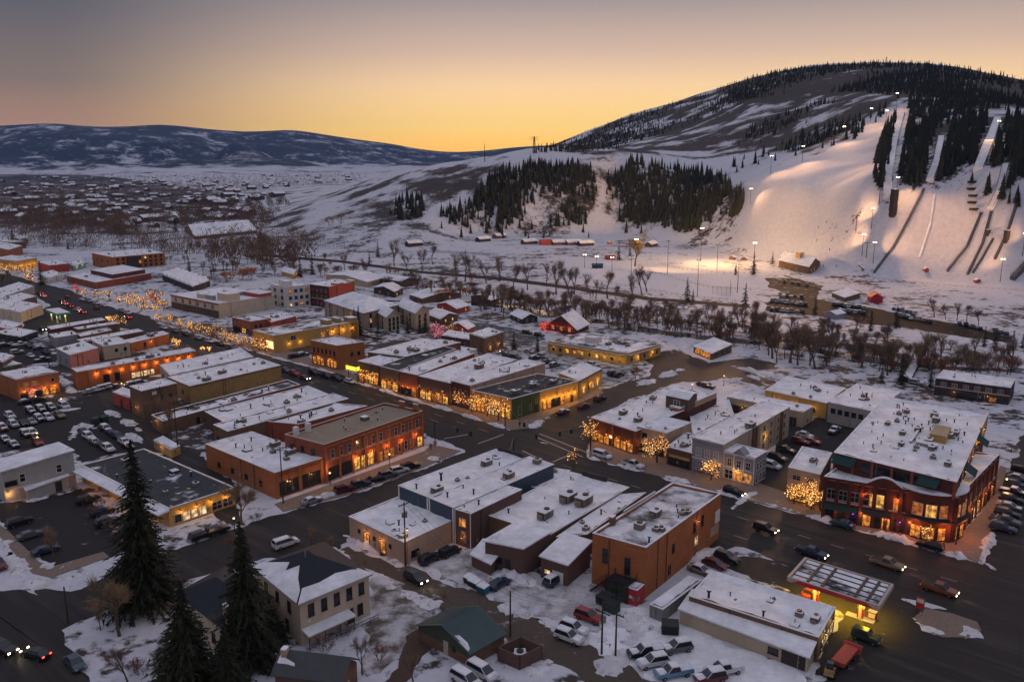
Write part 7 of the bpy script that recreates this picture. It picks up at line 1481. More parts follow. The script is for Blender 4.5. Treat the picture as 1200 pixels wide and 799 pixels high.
for f in (.25, .75):
    for k in (.35, .65): plate('post', [U_ * f + V_ * .5 + u_ * a * .2 + v_ * (b__ * .2 + (k - .5) * 3) for a, b__ in ((-1, -1), (1, -1), (1, 1), (-1, 1))], 0.03, hc - .76, TRIMW)
for f in (.15, .38, .62, .85):
    for k in (.3, .7):
        mb = MB(); q = U_ * f + V_ * k; mb.box(q.x - .4, q.x + .4, q.y - .4, q.y + .4, hc - .82, hc - .76); mb.build('canopy_light', mat('canopy_lamp', (.8, .7, .3), .4, emit=(1, .78, .12), estr=9), r)
        d = bpy.data.lights.new('canopy_light', 'SPOT'); d.energy = 1900; d.color = (1, .60, .035); d.spot_size = math.radians(140); d.spot_blend = .6; d.shadow_soft_size = .3; s_ = bpy.data.objects.new('canopy_lamp', d); COL.objects.link(s_); s_.parent = r; s_.location = q + Zc * (hc - .9)
for f, lab in ((.25, 'left'), (.75, 'right')):
    q = o_ + U_ * (1 - f) + V_ * .5; e = empty('fuel_pump', (q.x, q.y, .03), math.atan2(u_.y, u_.x)); tag(e, f'lit red and white fuel pump on its island, {lab} one under the canopy', 'fuel pump', 'fuel pumps')
    mb = MB(); mb.box(-.45, .45, -.3, .3, .15, 1.75); mb.build('cabinet', W_['shopred'], e); mb = MB(); mb.box(-.5, .5, -.35, .35, 1.75, 2.2); mb.box(-2.2, 2.2, -.6, .6, 0, .15); mb.build('top_sign', TRIMW, e); mb = MB(); mb.box(-.32, .32, -.325, -.302, 1.0, 1.6); mb.build('display', LIT[3], e)
    mb = MB(); mb.tube([(.5, -.1, 1.4), (.8, -.2, .9), (.6, -.25, .5), (.52, -.2, 1.1)], .03, 5); mb.build('hose', DKMET, e)
q = g(1022, 725); e = empty('oil_cabinet', (q.x, q.y, .03), ANG_L); tag(e, 'red display cabinet on the yellow lit forecourt', 'cabinet'); mb = MB(); mb.box(-.6, .6, -.4, .4, .1, 1.3); mb.build('case', W_['shopred'], e); mb = MB(); mb.box(-.65, .65, -.45, .45, 1.3, 1.4); mb.box(-.5, .5, -.43, -.405, .3, 1.1); mb.build('lid', TRIMW, e)
q = g(1077, 720); e = empty('price_sign', (q.x, q.y, .1), ANG_L); e.scale = (.7, .7, .8); tag(e, 'short red pole sign on the snowy kerb island', 'sign'); mb = MB(); mb.tube([(-.6, 0, 0), (-.6, 0, 3.2)], .09, 6); mb.tube([(.6, 0, 0), (.6, 0, 3.2)], .09, 6); mb.build('post', DKMET, e); mb = MB(); mb.box(-.9, .9, -.15, .15, 1.3, 3.6); mb.build('panel', W_['shopred'], e); mb = MB(); mb.box(-.75, .75, -.17, -.152, 2.6, 3.4); mb.build('white_panel', TRIMW, e)
# far filling station with a green edged canopy
A_, B_, C_ = (66, 368), (53, 362.5), (82.5, 366); hc = 5.0; a_, b_, c_ = g(*A_, hc), g(*B_, hc), g(*C_, hc); U_ = b_ - a_; V_ = c_ - a_; r = empty('petrol_canopy', Vector((a_.x, a_.y, 0))); tag(r, 'green edged filling station canopy on the left of the far main street', 'canopy'); Q = [O_, V_, U_ + V_, U_]; cen = (U_ + V_) / 2
plate('deck', Q, hc - .9, hc - .05, mat('green_fascia', (.05, .30, .17), .6)); plate('snow_layer', [p + (cen - p).normalized() * .3 for p in Q], hc - .045, hc + .15, SNOW)
for f in (.25, .75):
    for k in (.2, .8): q = U_ * f + V_ * k; mb = MB(); mb.box(q.x - .2, q.x + .2, q.y - .2, q.y + .2, 0, hc - .91); mb.build('post', TRIMW, r); lamp_point('lamp_light', q + Vector((.5, -.5, hc - 1.3)), 260, (.95, .85, .25), .2, r)
slab('kerb_island', [(1072, 722), (1085, 712), (1115, 718), (1145, 728), (1150, 738), (1135, 746), (1105, 746), (1085, 738)], WALK, 0, .12, 'planted kerb island with snow at the petrol station corner')
# plough truck and loader at the shop corner
q = g(990, 768, 1); e = empty('plough_trailer', (q.x, q.y, .04), ANG_C); tag(e, 'red snow plough trailer beside the petrol station shop', 'trailer'); mb = MB(); mb.hexa([(-2.6, -.9, .6), (2.6, -.9, .6), (2.6, .9, .6), (-2.6, .9, .6), (-2.7, -1, 1.3), (2.7, -1, 1.3), (2.7, 1, 1.3), (-2.7, 1, 1.3)]); mb.build('bed', W_['redp'], e); mb = MB(); mb.hexa([(2.8, -1.3, .2), (3.0, -1.3, .2), (3.0, 1.3, .2), (2.8, 1.3, .2), (3.2, -1.4, 1.5), (3.4, -1.4, 1.5), (3.4, 1.4, 1.5), (3.2, 1.4, 1.5)]); mb.build('blade', W_['redp'], e)
for sx in (-1, 1):
    for sy in (-1, 1): w = link('wheel', WHEEL, e, (sx * 1.2, sy * .95, .35)); link('rim', RIMM, w)
q = g(973, 783, 1); e = empty('skid_loader', (q.x, q.y, .04), ANG_C + .2); tag(e, 'small yellow loader parked behind the red trailer', 'loader'); mb = MB(); mb.hexa([(-1.3, -.7, .45), (.9, -.7, .45), (.9, .7, .45), (-1.3, .7, .45), (-1.2, -.65, 1.3), (.5, -.65, 1.1), (.5, .65, 1.1), (-1.2, .65, 1.3)]); mb.build('chassis', W_['yellow'], e); mb = MB(); mb.hexa([(-.7, -.5, 1.25), (.5, -.5, 1.1), (.5, .5, 1.1), (-.7, .5, 1.25), (-.6, -.45, 2.1), (.3, -.45, 2.1), (.3, .45, 2.1), (-.6, .45, 2.1)]); mb.build('cab', GLASSD, e); mb = MB(); mb.hexa([(1.2, -.9, .1), (2.0, -.9, .1), (2.0, .9, .1), (1.2, .9, .1), (1.2, -.9, .8), (1.3, -.9, .8), (1.3, .9, .8), (1.2, .9, .8)]); mb.tube([(-.9, .75, 1.4), (1.3, .75, .6)], .09, 5); mb.tube([(-.9, -.75, 1.4), (1.3, -.75, .6)], .09, 5); mb.build('bucket', DKMET, e)
for sx in (-1, 1):
    for sy in (-1, 1): w = link('wheel', WHEEL, e, (sx * .8, sy * .8, .4)); link('rim', RIMM, w)
# ------------------------------------------------------------------ bins and stored things
def bin_(px, py, m, lab, ang, L=1.9, W__=1.4, h_=1.4, snow=True):
    q = g(px, py); e = empty('dumpster', (q.x, q.y, .04), ang); tag(e, lab, 'dumpster'); mb = MB(); mb.hexa([(-L / 2, -W__ / 2 + .15, .1), (L / 2, -W__ / 2 + .15, .1), (L / 2, W__ / 2, .1), (-L / 2, W__ / 2, .1), (-L / 2, -W__ / 2, h_ - .2), (L / 2, -W__ / 2, h_ - .2), (L / 2, W__ / 2, h_), (-L / 2, W__ / 2, h_)]); mb.box(-L / 2 - .1, -L / 2, -.1, .3, .6, .8); mb.box(L / 2, L / 2 + .1, -.1, .3, .6, .8); mb.build('tub', m, e)
    mb = MB(); mb.hexa([(-L / 2 - .05, -W__ / 2 - .05, h_ - .19), (L / 2 + .05, -W__ / 2 - .05, h_ - .19), (L / 2 + .05, W__ / 2 + .05, h_ + .01), (-L / 2 - .05, W__ / 2 + .05, h_ + .01), (-L / 2, -W__ / 2, h_ - .08), (L / 2, -W__ / 2, h_ - .08), (L / 2, W__ / 2, h_ + .14), (-L / 2, W__ / 2, h_ + .14)]); mb.build('lid', SNOW if snow else DKMET, e)
TEALB = mat('teal_plastic', (.02, .13, .17), .6, noise=.3, nscale=2); DGRN = mat('dark_green_steel', (.02, .05, .035), .6, noise=.3, nscale=2)
bin_(566, 694, TEALB, 'teal bin with snow on its lid in the alley yard', ANG_L); bin_(556, 688, DKMET, 'black dumpster beside the teal bin', ANG_L, 2.2); bin_(551, 684, DKMET, 'black dumpster behind the teal bin', ANG_L, 2.2)
bin_(112, 496, DGRN, 'dark green dumpster on the snow pile, left one', ANG_L, 2.4, 1.6, 1.6, False); bin_(122, 494, DGRN, 'dark green dumpster on the snow pile, right one', ANG_L, 2.4, 1.6, 1.6, False)
bin_(785, 741, DKMET, 'black dumpster standing alone in the snowy yard', ANG_L + .6, 2.6, 2.0, 1.7, False); bin_(716, 716, DGRN, 'dark dumpster by the utility poles', ANG_L, 2.4, 1.8, 1.6, False); bin_(708, 708, DKMET, 'dark dumpster under the fire stair', ANG_L, 2.4, 1.8, 1.6, False)
# dark stair deck on the back of the orange hall
A2, B2, C2 = (735, 708), (690, 693), (745, 700); hh_ = 3.2; a2, b2, c2 = g(*A2), g(*B2), g(*C2); r = empty('fire_stair', a2); tag(r, 'dark steel stair and deck behind the orange brick hall', 'stair'); U2, V2 = b2 - a2, c2 - a2
mb = MB(); mb.hexa([p + Zc * hh_ for p in (O_, V2, U2 * .55 + V2, U2 * .55)] + [p + Zc * (hh_ + .15) for p in (O_, V2, U2 * .55 + V2, U2 * .55)])
for i in range(12): f = .55 + .45 * i / 12; z = hh_ * (1 - i / 12); P = [U2 * f, U2 * f + V2, U2 * (f + .035) + V2, U2 * (f + .035)]; mb.hexa([p + Zc * (z - .08) for p in P] + [p + Zc * z for p in P])
mb.build('treads', DKMET, r); mb = MB()
for f in (0, .28, .55):
    for e_ in (O_, V2): mb.tube([U2 * f + e_, U2 * f + e_ + Zc * (hh_ + 1.1)], .08, 5)
mb.tube([Zc * (hh_ + 1.1), U2 * .55 + Zc * (hh_ + 1.1), U2 + Zc * 1.1], .05, 5); mb.tube([Zc * (hh_ + .6), U2 * .55 + Zc * (hh_ + .6), U2 + Zc * .6], .05, 5); mb.build('railing', DKMET, r)
mb = MB()
for f in np.arange(0, .55, .025): p = U2 * float(f); mb.hexa([p, p + u_ * .1, p + u_ * .1 + v_ * .05, p + v_ * .05] + [q + Zc * hh_ for q in (p, p + u_ * .1, p + u_ * .1 + v_ * .05, p + v_ * .05)])
mb.build('slat_screen', DGRN, r)
# ------------------------------------------------------------------ poles, signals, lamps, wires
WOOD = mat('creosoted_wood', (.055, .035, .028), .9, noise=.4, nscale=2)
poles = {}
def upole(px, py, ytop, lab, arms=1, lamp=False, ang=ANG_C, trans=False):
    p = g(px, py); k = hgt(px, ytop, py); r = empty('utility_pole', p, ang); tag(r, lab, 'utility pole'); mb = MB(); mb.tube([(0, 0, 0), (0, 0, k)], [.17, .11], 8); mb.build('pole', WOOD, r)
    for a in range(arms): mb = MB(); z = k - .5 - a * 1.1; mb.box(-1.3, 1.3, -.07, .07, z, z + .14); [mb.tube([(x, 0, z + .14), (x, 0, z + .36)], .05, 5) for x in (-1.2, -.6, .6, 1.2)]; mb.build('crossarm', WOOD, r)
    if trans: mb = MB(); mb.tube([(.35, 0, k - 3), (.35, 0, k - 1.9)], .27, 10); mb.tube([(-.35, 0, k - 2.8), (-.35, 0, k - 1.9)], .22, 10); mb.build('transformer', METAL, r)
    if lamp: mb = MB(); mb.tube([(0, 0, k * .6), (0, -.7, k * .6 + .2)], .04, 5); mb.tube([(0, -.7, k * .6 + .2), (0, -.7, k * .6 - .05)], [.1, .22], 8); mb.build('lamp_arm', DKMET, r); mb = MB(); mb.tube([(0, -.7, k * .6 - .06), (0, -.7, k * .6 - .2)], [.15, .1], 8); mb.build('lamp_bulb', BULBW, r); lamp_point('lamp_light', (0, -.9, k * .6 - .4), 220, (1, .55, .22), .2, r)
    poles[lab] = (p, k); return r
upole(475.5, 663, 588, 'utility pole with transformers and a lamp at the tan corner shop', 1, True, ANG_C, True); upole(332, 590, 523, 'utility pole at the lower end of the brick wing', 1); upole(253, 545, 502, 'utility pole behind the brick wing in the back lane', 2); upole(209, 532, 470, 'tall utility pole in the back lane by the brown rear', 1)
upole(705, 766, 706, 'utility pole with crossarms left one in the snowy yard', 2, False, ANG_L, True); upole(721, 776, 716, 'utility pole right one in the snowy yard', 1, False, ANG_L); upole(598, 745, 692, 'plain dark pole behind the green roofed garage', 0); upole(190, 486, 452, 'utility pole at the brown back block', 1); upole(94, 447, 415, 'utility pole by the lamp lit brick shop', 1); upole(58, 432, 408, 'thin pole behind the orange lit house', 1)
upole(80, 730, 686, 'dark street pole on the snowy lower corner', 0)
def wire(a, b_, sag=1.0, dz=-.2):
    (p, k), (q, l) = poles[a], poles[b_]; A0 = Vector((p.x, p.y, k + dz)); B0 = Vector((q.x, q.y, l + dz)); mb = MB()
    for dx in (-.9, 0, .9):
        d = Vector((dx * cP, dx * .4, 0)); mb.tube([A0.lerp(B0, t) + d - Vector((0, 0, sag * 4 * t * (1 - t))) for t in np.linspace(0, 1, 12)], .018, 3)
    tag(mb.build('overhead_wire', DKMET), 'thin overhead wires from the ' + a[:40].rsplit(' ', 1)[0], 'wire')
pk_ = list(poles)
wire(pk_[0], pk_[6]); wire(pk_[1], pk_[2]); wire(pk_[2], pk_[3]); wire(pk_[4], pk_[6]); wire(pk_[3], pk_[7])
def signal(px, py, ytop, ex, ey, lab, ped=True):
    p = g(px, py); k = max(6.0, hgt(px, ytop, py)); q = g(ex, ey, k); d = Vector((q.x - p.x, q.y - p.y, 0)); L = d.length; r = empty('traffic_signal', p, math.atan2(d.y, d.x)); tag(r, lab, 'traffic signal'); mb = MB(); mb.tube([(0, 0, 0), (0, 0, k + .2)], [.17, .12], 8); mb.build('pole', DKMET, r); mb = MB(); mb.tube([(0, 0, k), (L, 0, k + .3)], [.11, .06], 6); mb.build('mast_arm', DKMET, r)
    for f in (.62, .97): mb = MB(); mb.box(L * f - .2, L * f + .2, -.2, .2, k - .7, k + .5); [mb.tube([(L * f, -.2, k + .3 - j * .38), (L * f, -.4, k + .3 - j * .38)], .15, 8) for j in range(3)]; mb.build('signal_head', DKMET, r)
    if ped: mb = MB(); mb.box(-.3, .3, -.3, .3, 0, 1.2); mb.build('control_box', METAL, r)
signal(510, 522, 495, 553, 508, 'traffic signal mast at the brick corner block'); signal(602, 540, 515, 588, 560, 'traffic signal mast behind the blue shop roof', False); signal(692, 528, 500, 655, 508, 'traffic signal mast at the red corner store', False); signal(592, 500, 476, 630, 512, 'traffic signal mast at the green corner', False)
def street_lamp(px, py, ytop, lab, power=260, col=(1, .5, .2), bulb=BULBW, z=None, grp=None, size=.16, arm=.0):
    if z is None: p = g(px, py); k = hgt(px, ytop, py)
    else: p = z; k = ytop
    r = empty('street_lamp', p, ANG_C); tag(r, lab, 'street lamp', grp); mb = MB(); mb.tube([(0, 0, 0), (0, 0, k)], [.1, .06], 6); mb.tube([(0, 0, 0), (0, 0, .4)], .16, 8); mb.build('pole', DKMET, r); mb = MB(); mb.tube([(0, 0, k - .1), (0, 0, k + .05)], [.12, .26], 8); mb.tube([(0, 0, k + .42), (0, 0, k + .55)], [.26, .05], 8); mb.build('cap', DKMET, r)
    if power: mb = MB(); mb.tube([(0, 0, k + .06), (0, 0, k + .22), (0, 0, k + .41)], [size * .8, size * 1.3, size * .8], 8); mb.build('globe', bulb, r); lamp_point('lamp_light', (0, -.3, k + .9), power, col, .25, r)
for x, y, yt, lab, pw in ((457, 551, 533, 'lit globe lamp in front of the brick corner block', 240), (387, 568, 555, 'lit globe lamp by the brick wing', 160), (811, 457, 451, 'pink red street lamp at the corner store rear', 120), (848, 452, 441, 'lit street lamp by the parked dark suv', 200), (1178, 575, 562, 'orange street lamp on the right pavement', 420), (1120, 638, 618, 'dark street lamp at the rounded corner', 0), (72, 472, 468, 'lit low lamp at the orange house corner', 150), (143, 455, 450, 'lit low lamp by the lamp lit brick shop', 120), (44, 515, 508, 'lit low lamp beside the red suv', 90), (540, 430, 420, 'warm lamp at the tan back box', 120), (587, 402, 396, 'warm lamp at the brown two storey house', 120), (935, 545, 536, 'dim lamp in the middle car park', 60), (1185, 530, 522, 'dark street lamp above the row of cars', 0), (275, 622, 608, 'lamp with pinkish glow at the clinic door', 120), (586, 420, 412, 'lamp near the round evergreen', 80)): street_lamp(x, y, yt, lab, pw)
# ------------------------------------------------------------------ river side, fields, bridge
a_, b_ = g(1062, 446, .6), g(1078, 414, .6); d = (b_ - a_); L = d.length; r = empty('foot_bridge', a_, math.atan2(d.y, d.x)); tag(r, 'snow covered foot bridge across the river', 'bridge'); mb = MB(); mb.box(0, L, -1.6, 1.6, 0, .35); mb.build('deck', WOOD, r); mb = MB(); mb.box(0.05, L - .05, -1.4, 1.4, .352, .5); mb.build('snow_layer', SNOW, r)
for sy in (-1, 1):
    mb = MB(); mb.box(0, L, sy * 1.6 - .06, sy * 1.6 + .06, 1.1, 1.25); [mb.box(x - .05, x + .05, sy * 1.6 - .05, sy * 1.6 + .05, .35, 1.1) for x in np.linspace(.2, L - .2, 14)]; mb.build('railing', WOOD, r)
def fence(pts, h_, lab, m=DKMET, step=4.0, mesh=False, name='fence'):
    P = []
    for a, b_ in zip(pts[:-1], pts[1:]):
        A0, B0 = g(*a), g(*b_); n = max(1, int((B0 - A0).length / step)); P += [A0.lerp(B0, i / n) for i in range(n)]
    P.append(g(*pts[-1])); r = empty(name, P[0]); tag(r, lab, 'fence'); mb = MB(); [mb.tube([p - P[0], p - P[0] + Vector((0, 0, h_))], .06, 4) for p in P]; mb.build('posts', m, r); mb = MB()
    for z in ((h_ * .5, h_ * .97) if not mesh else np.linspace(.1, .98, 9) * h_): mb.tube([p - P[0] + Vector((0, 0, float(z))) for p in P], .035, 3, cap=False)
    mb.build('rails', m, r)
fence([(772, 310), (800, 316), (840, 321), (880, 321)], 1.6, 'low dark fence along the lit playing field'); fence([(742, 318), (775, 322), (800, 330), (835, 338), (880, 340)], 1.2, 'lower fence between the two snowy fields'); fence([(660, 323), (745, 338), (800, 348), (870, 354)], 1.2, 'long fence beside the dark riverside path'); fence([(335, 290), (360, 293), (404, 292), (404, 287), (360, 284), (335, 288)], 4, 'blue screened fence round the snowy tennis courts', mat('blue_screen', (.05, .11, .20), .8), 3, True); fence([(835, 345), (856, 348), (856, 336)], 5, 'tall backstop fence at the field corner', METAL, 2.5, True); fence([(1000, 325), (1060, 331), (1120, 336), (1200, 342)], 1.2, 'orange safety fence at the bottom of the ski jumps', mat('orange_mesh', (.30, .10, .05), .8), 3); fence([(500, 296), (540, 297), (580, 299)], 1.5, 'blue net fence across the snowy flat', mat('blue_screen', (.05, .11, .20), .8), 3, True); fence([(1060, 405), (1120, 415), (1200, 424)], 1.0, 'dark fence line through the right hand snow park')
FL = mat('flood_lamp', (.9, .85, .7), .3, emit=(1, .80, .52), estr=26); FLO = mat('flood_lamp_off', (.25, .25, .27), .3)
def flood(p, k, lab, aim=None, power=0, col=(1, .50, .21), spread=95, size=.55, grp=None, lit=True):
    r = empty('flood_light', p, 0); tag(r, lab, 'flood light', grp); mb = MB(); mb.tube([(0, 0, -1), (0, 0, k)], [.2, .1], 6); mb.build('pole', DKMET, r); mb = MB(); mb.box(-1.2, 1.2, -.08, .08, k - .1, k + .1); mb.build('crossbar', DKMET, r); mb = MB(); [mb.box(x - size * .6, x + size * .6, -.35, -.05, k, k + size) for x in (-.8, .8)]; mb.build('lamp_head', FL if lit else FLO, r)
    if power:
        d = bpy.data.lights.new('flood_beam', 'SPOT'); d.energy = power; d.color = col; d.spot_size = math.radians(spread); d.spot_blend = 1.0; d.shadow_soft_size = .8; d.use_nodes = True; ft_ = d.node_tree; em = [q for q in ft_.nodes if q.type == 'EMISSION'][0]; fo = ft_.nodes.new('ShaderNodeLightFalloff'); fo.inputs['Strength'].default_value = 1 / 70; ft_.links.new(fo.outputs['Linear'], em.inputs['Strength']); o = bpy.data.objects.new('flood_beam', d); COL.objects.link(o); o.parent = r; o.location = (0, 0, k - .5)
        v = Vector(aim) - (Vector(p) + Vector((0, 0, k - .5))); o.rotation_euler = v.to_track_quat('-Z', 'Y').to_euler()
def fld(px, py, ytop, lab, aim=None, power=0, **kw): p = g(px, py); flood(p, hgt(px, ytop, py), lab, g(*aim) if aim else None, power, **kw)
fld(883, 312, 285, 'lit flood light at the right end of the bright field', (790, 307), 200000, spread=96, col=(1, .56, .2)); fld(745, 312, 281, 'flood light by the golden tree at the bright field', (790, 309), 240000, spread=138, col=(1, .56, .2)); fld(782, 321, 283, 'tall light mast left of the bright field', (800, 305), 240000, spread=138, col=(1, .56, .2), lit=False); fld(821, 306, 268, 'tall light mast behind the bright field', (850, 309), 240000, spread=138, col=(1, .56, .2)); fld(840, 317, 287, 'thin light mast at the field fence', (845, 304), 240000, spread=138, col=(1, .56, .2), lit=False); fld(817, 347, 305, 'nearest light mast on the lower snowy field', lit=False); fld(864, 343, 306, 'light mast at the lower field right end', lit=False); fld(739, 340, 300, 'light mast on the lower field left end', lit=False)
for x, y, yt, i in ((717, 318, 302, 0), (699, 316, 301, 1), (685, 314, 299, 2)): fld(x, y, yt, ('small flood lamp by the carnival tents', 'white lamp left of the carnival tents', 'orange lamp farthest left on the flat')[i], (x + 6, y + 3), 9000, size=.4, spread=140)
# tents and small sheds on the flat
for i, (x, y, m, lab) in enumerate(((700, 314, 'blue', 'small purple blue tent on the lit flat'), (715, 304, 'redp', 'brown red tent beside the flood lamp'), (642, 287, 'redp', 'red roofed barn at the hill foot, first'), (656, 287, 'brownp', 'brown barn at the hill foot, second'), (672, 287, 'brown', 'brown barn at the hill foot, third'), (686, 288, 'dark', 'dark barn at the hill foot, fourth'), (620, 286, 'brownp', 'low shed left of the hill foot barns'), (485, 288, 'dark', 'dark hut on the snowy flat below the spur'), (566, 283, 'dark', 'long dark shed under the conifers'), (585, 279, 'brown', 'small cabin left of the conifers'), (763, 289, 'dark', 'dark shed behind the golden tree'), (858, 304, 'brownp', 'small dugout at the field right end, left one'), (872, 305, 'brownp', 'small dugout at the field right end, right one'), (1025, 353, 'shopred', 'red tent glowing at the foot of the jumps'), (1085, 317, 'redp', 'tiny red judge hut below the jump outruns'), (1145, 330, 'redp', 'tiny hut at the right bottom of the outruns'), (715, 286, 'orange', 'orange brown barn by the wood edge'))):
    p = slope_point(x, y) or g(x, y); L = 4 if i in (11, 12, 14, 15) else 7
    if i in (0, 1, 13): L = 5.5
    me = MB(); me.box(-L, L, -3, 3, -1, 2.6, 0); me.hexa([(-L - .4, -3.5, 2.5), (L + .4, -3.5, 2.5), (L + .4, 0, 4.6), (-L - .4, 0, 4.6), (-L - .4, -3.5, 2.8), (L + .4, -3.5, 2.8), (L + .4, 0, 4.9), (-L - .4, 0, 4.9)], 1); me.hexa([(-L - .4, 3.5, 2.5), (L + .4, 3.5, 2.5), (L + .4, 0, 4.6), (-L - .4, 0, 4.6), (-L - .4, 3.5, 2.8), (L + .4, 3.5, 2.8), (L + .4, 0, 4.9), (-L - .4, 0, 4.9)], 1)
    for sg in (-1, 1): me.add([(sg * L, -3, 2.6), (sg * L, 3, 2.6), (sg * L, 0, 4.6)], [(0, 1, 2)], 0)
    m_ = me.mesh('hut', [W_[m], W_[m] if i in (0, 1, 13, 2) else SNOW]); fix_normals(m_); o = link('tent' if i in (0, 1, 13) else 'hut', m_, None, p, .1 * i); o.scale = (.42,) * 3 if i in (14, 15) else (.65,) * 3 if i in (0, 1, 11, 12, 16) else (1, 1, 1); tag(o, lab, 'tent' if i in (0, 1, 13) else 'hut')
lamp_point('tent_lamp', g(1018, 352) + Vector((0, -4, 3)), 900, (1, .7, .4), .4)
# ------------------------------------------------------------------ ski hill: floods, jumps, towers, lift
SP = lambda x, y: slope_point(x, y)
for i, (x, y, yt, aim, pw, lab) in enumerate(((1050, 125, 114, (1015, 190), 100000, 'brightest flood light at the top of the ski run'), (1020, 143, 135, (975, 215), 90000, 'flood light left of the ski run top'), (1038, 146, 138, (1005, 215), 60000, 'flood light under the brightest one'), (988, 166, 155, (985, 225), 130000, 'flood light on the left edge of the upper run'), (940, 190, 174, (975, 250), 130000, 'flood light on the left edge, second down'), (903, 203, 183, (950, 260), 90000, 'flood light on the left edge, third down'), (879, 240, 222, (935, 275), 90000, 'flood light at the wood corner of the run'), (1021, 268, 248, (965, 232), 150000, 'tall flood light on the lower middle of the run'), (1010, 300, 275, (935, 262), 130000, 'tall flood light near the bottom of the run'), (1023, 308, 289, (1080, 275), 90000, 'flood light beside the slope cabin'), (1172, 330, 307, (1130, 280), 60000, 'flood light at the foot of the right hand jumps'), (1050, 232, 222, (1100, 285), 120000, 'flood lamp on the judge tower'), (1198, 300, 285, (1150, 262), 40000, 'flood light on the right picture edge'), (1168, 165, 150, (1120, 260), 90000, 'flood lamp by the upper jump'))):
    p = SP(x, y)
    if p is None: continue
    d = ray(x, yt); k = math.hypot(p.x, p.y) / math.hypot(d[0], d[1]); k = max(13, CH + d[2] * k - p.z); q = SP(*aim) or p; flood(p, k, lab, q, pw * 1.5, spread=106, size=.6 if i < 4 else .42)
def ribbon(pts, w, m, name, lab, cat, hgt0=.5, rail=True, wide0=None):
    P = []
    for a, b_ in zip(pts[:-1], pts[1:]):
        for t in np.linspace(0, 1, 8, endpoint=False): P.append(SP(a[0] + (b_[0] - a[0]) * t, a[1] + (b_[1] - a[1]) * t))
    P.append(SP(*pts[-1])); P = [p for p in P if p is not None]; r = empty(name, P[0]); tag(r, lab, cat); mb = MB(); rl = [MB(), MB()]; n = len(P)
    for i in range(n - 1):
        d = P[i + 1] - P[i]; s = Vector((-d.y, d.x, 0)).normalized() * w / 2; d2 = P[min(i + 2, n - 1)] - P[i]; a0, b0 = P[i] - P[0] + Vector((0, 0, hgt0)), P[i + 1] - P[0] + Vector((0, 0, hgt0)); dn = Vector((0, 0, hgt0 + 1.2)); mb.hexa([a0 - s - dn, b0 - s - dn, b0 + s - dn, a0 + s - dn, a0 - s, b0 - s, b0 + s, a0 + s])
        for sg in (-1, 1): rl[sg > 0].tube([a0 + s * sg + Vector((0, 0, .5)), b0 + s * sg + Vector((0, 0, .5))], .13, 4)
    o = mb.build('track', m, r); fix_normals(o.data)
    if rail:
        for q in rl: q.build('side_rail', DKMET, r)
MATTRK = mat('dark_matting', (.10, .10, .115), .8, noise=.4, nscale=.5)
for i, (pts, w, m, lab) in enumerate((([(1083, 222), (1066, 255), (1048, 288), (1024, 320)], 1.3, MATTRK, 'dark curved lift line climbing beside the ski run'), ([(1095, 228), (1090, 262), (1077, 302)], 1.2, SNOW, 'faint snow track between the dark line and the jumps'), ([(1150, 250), (1134, 288), (1110, 318)], 1.5, MATTRK, 'dark jump landing track, left one of three'), ([(1162, 248), (1152, 285), (1134, 322)], 1.5, MATTRK, 'dark jump landing track, middle one of three'), ([(1164, 280), (1150, 305), (1140, 320)], 1.3, MATTRK, 'short dark jump track beside the middle one'), ([(1192, 238), (1181, 272), (1166, 304)], 1.5, MATTRK, 'dark jump landing track, right one of three'), ([(1169, 140), (1160, 165), (1146, 200)], 5.5, SNOW, 'white ski jump ramp among the upper trees, longest'), ([(1103, 162), (1098, 190), (1089, 214)], 4.5, SNOW, 'white ski jump ramp in the middle of the wood'), ([(1178, 196), (1171, 225), (1160, 247)], 3.5, SNOW, 'pale ski jump ramp at the lower right'), ([(1057, 133), (1049, 160), (1040, 210), (1040, 232)], 5, SNOW, 'straight white lift cut through the wood'), ([(1207, 305), (1196, 318), (1186, 328)], 3, MATTRK, 'dark track at the right picture edge'))):
    ribbon(pts, w, m, 'ski_jump' if i > 0 else 'lift_track', lab, 'ski jump' if i > 0 else 'lift track', .5 if i < 6 else 2.2, i not in (1, 9))
def tower(x, y, ytop, w, lab, m):
    p = SP(x, y); d = ray(x, ytop); k = CH + d[2] * math.hypot(p.x, p.y) / math.hypot(d[0], d[1]) - p.z; r = empty('judge_tower', p, .3); tag(r, lab, 'tower'); mb = MB()
    n = max(2, int(k / 3))
    for i in range(n): o = w * .5 * (1 if i % 2 else .94); mb.box(-o, o, -o, o, i * k / n - (1.5 if i == 0 else 0), (i + 1) * k / n - .25)
    mb.build('tower_body', m, r); mb = MB(); [mb.box(-w * .58, w * .58, -w * .58, w * .58, (i + 1) * k / n - .25, (i + 1) * k / n) for i in range(n)]; mb.build('balcony', W_['dark'], r); mb = MB(); mb.box(-w * .55, w * .55, -w * .55, w * .55, k + .002, k + .3); mb.build('snow_cap', SNOW, r)
tower(1046, 252, 222, 3.6, 'tall dark stepped judge tower beside the ski run', W_['dark']); tower(1179, 282, 270, 2.4, 'dark judge box on the jump hill', W_['dark']); tower(1158, 274, 269, 1.6, 'small dark box between the jump tracks', W_['dark'])
for i, (x, y) in enumerate(((1142, 214), (1141, 222), (1143, 230), (1142, 238), (1144, 246))):
    p = SP(x, y); mb = MB(); mb.box(-4, 4, -1, 1, -.5, .9); mb.box(-4, 4, -.4, 1.4, .9, 1.0); o = mb.build('spectator_step', DKMET, None, p); tag(o, 'dark snowy spectator step on the jump hill, ' + ('topmost', 'second', 'third', 'fourth', 'lowest')[i], 'step', 'spectator steps')
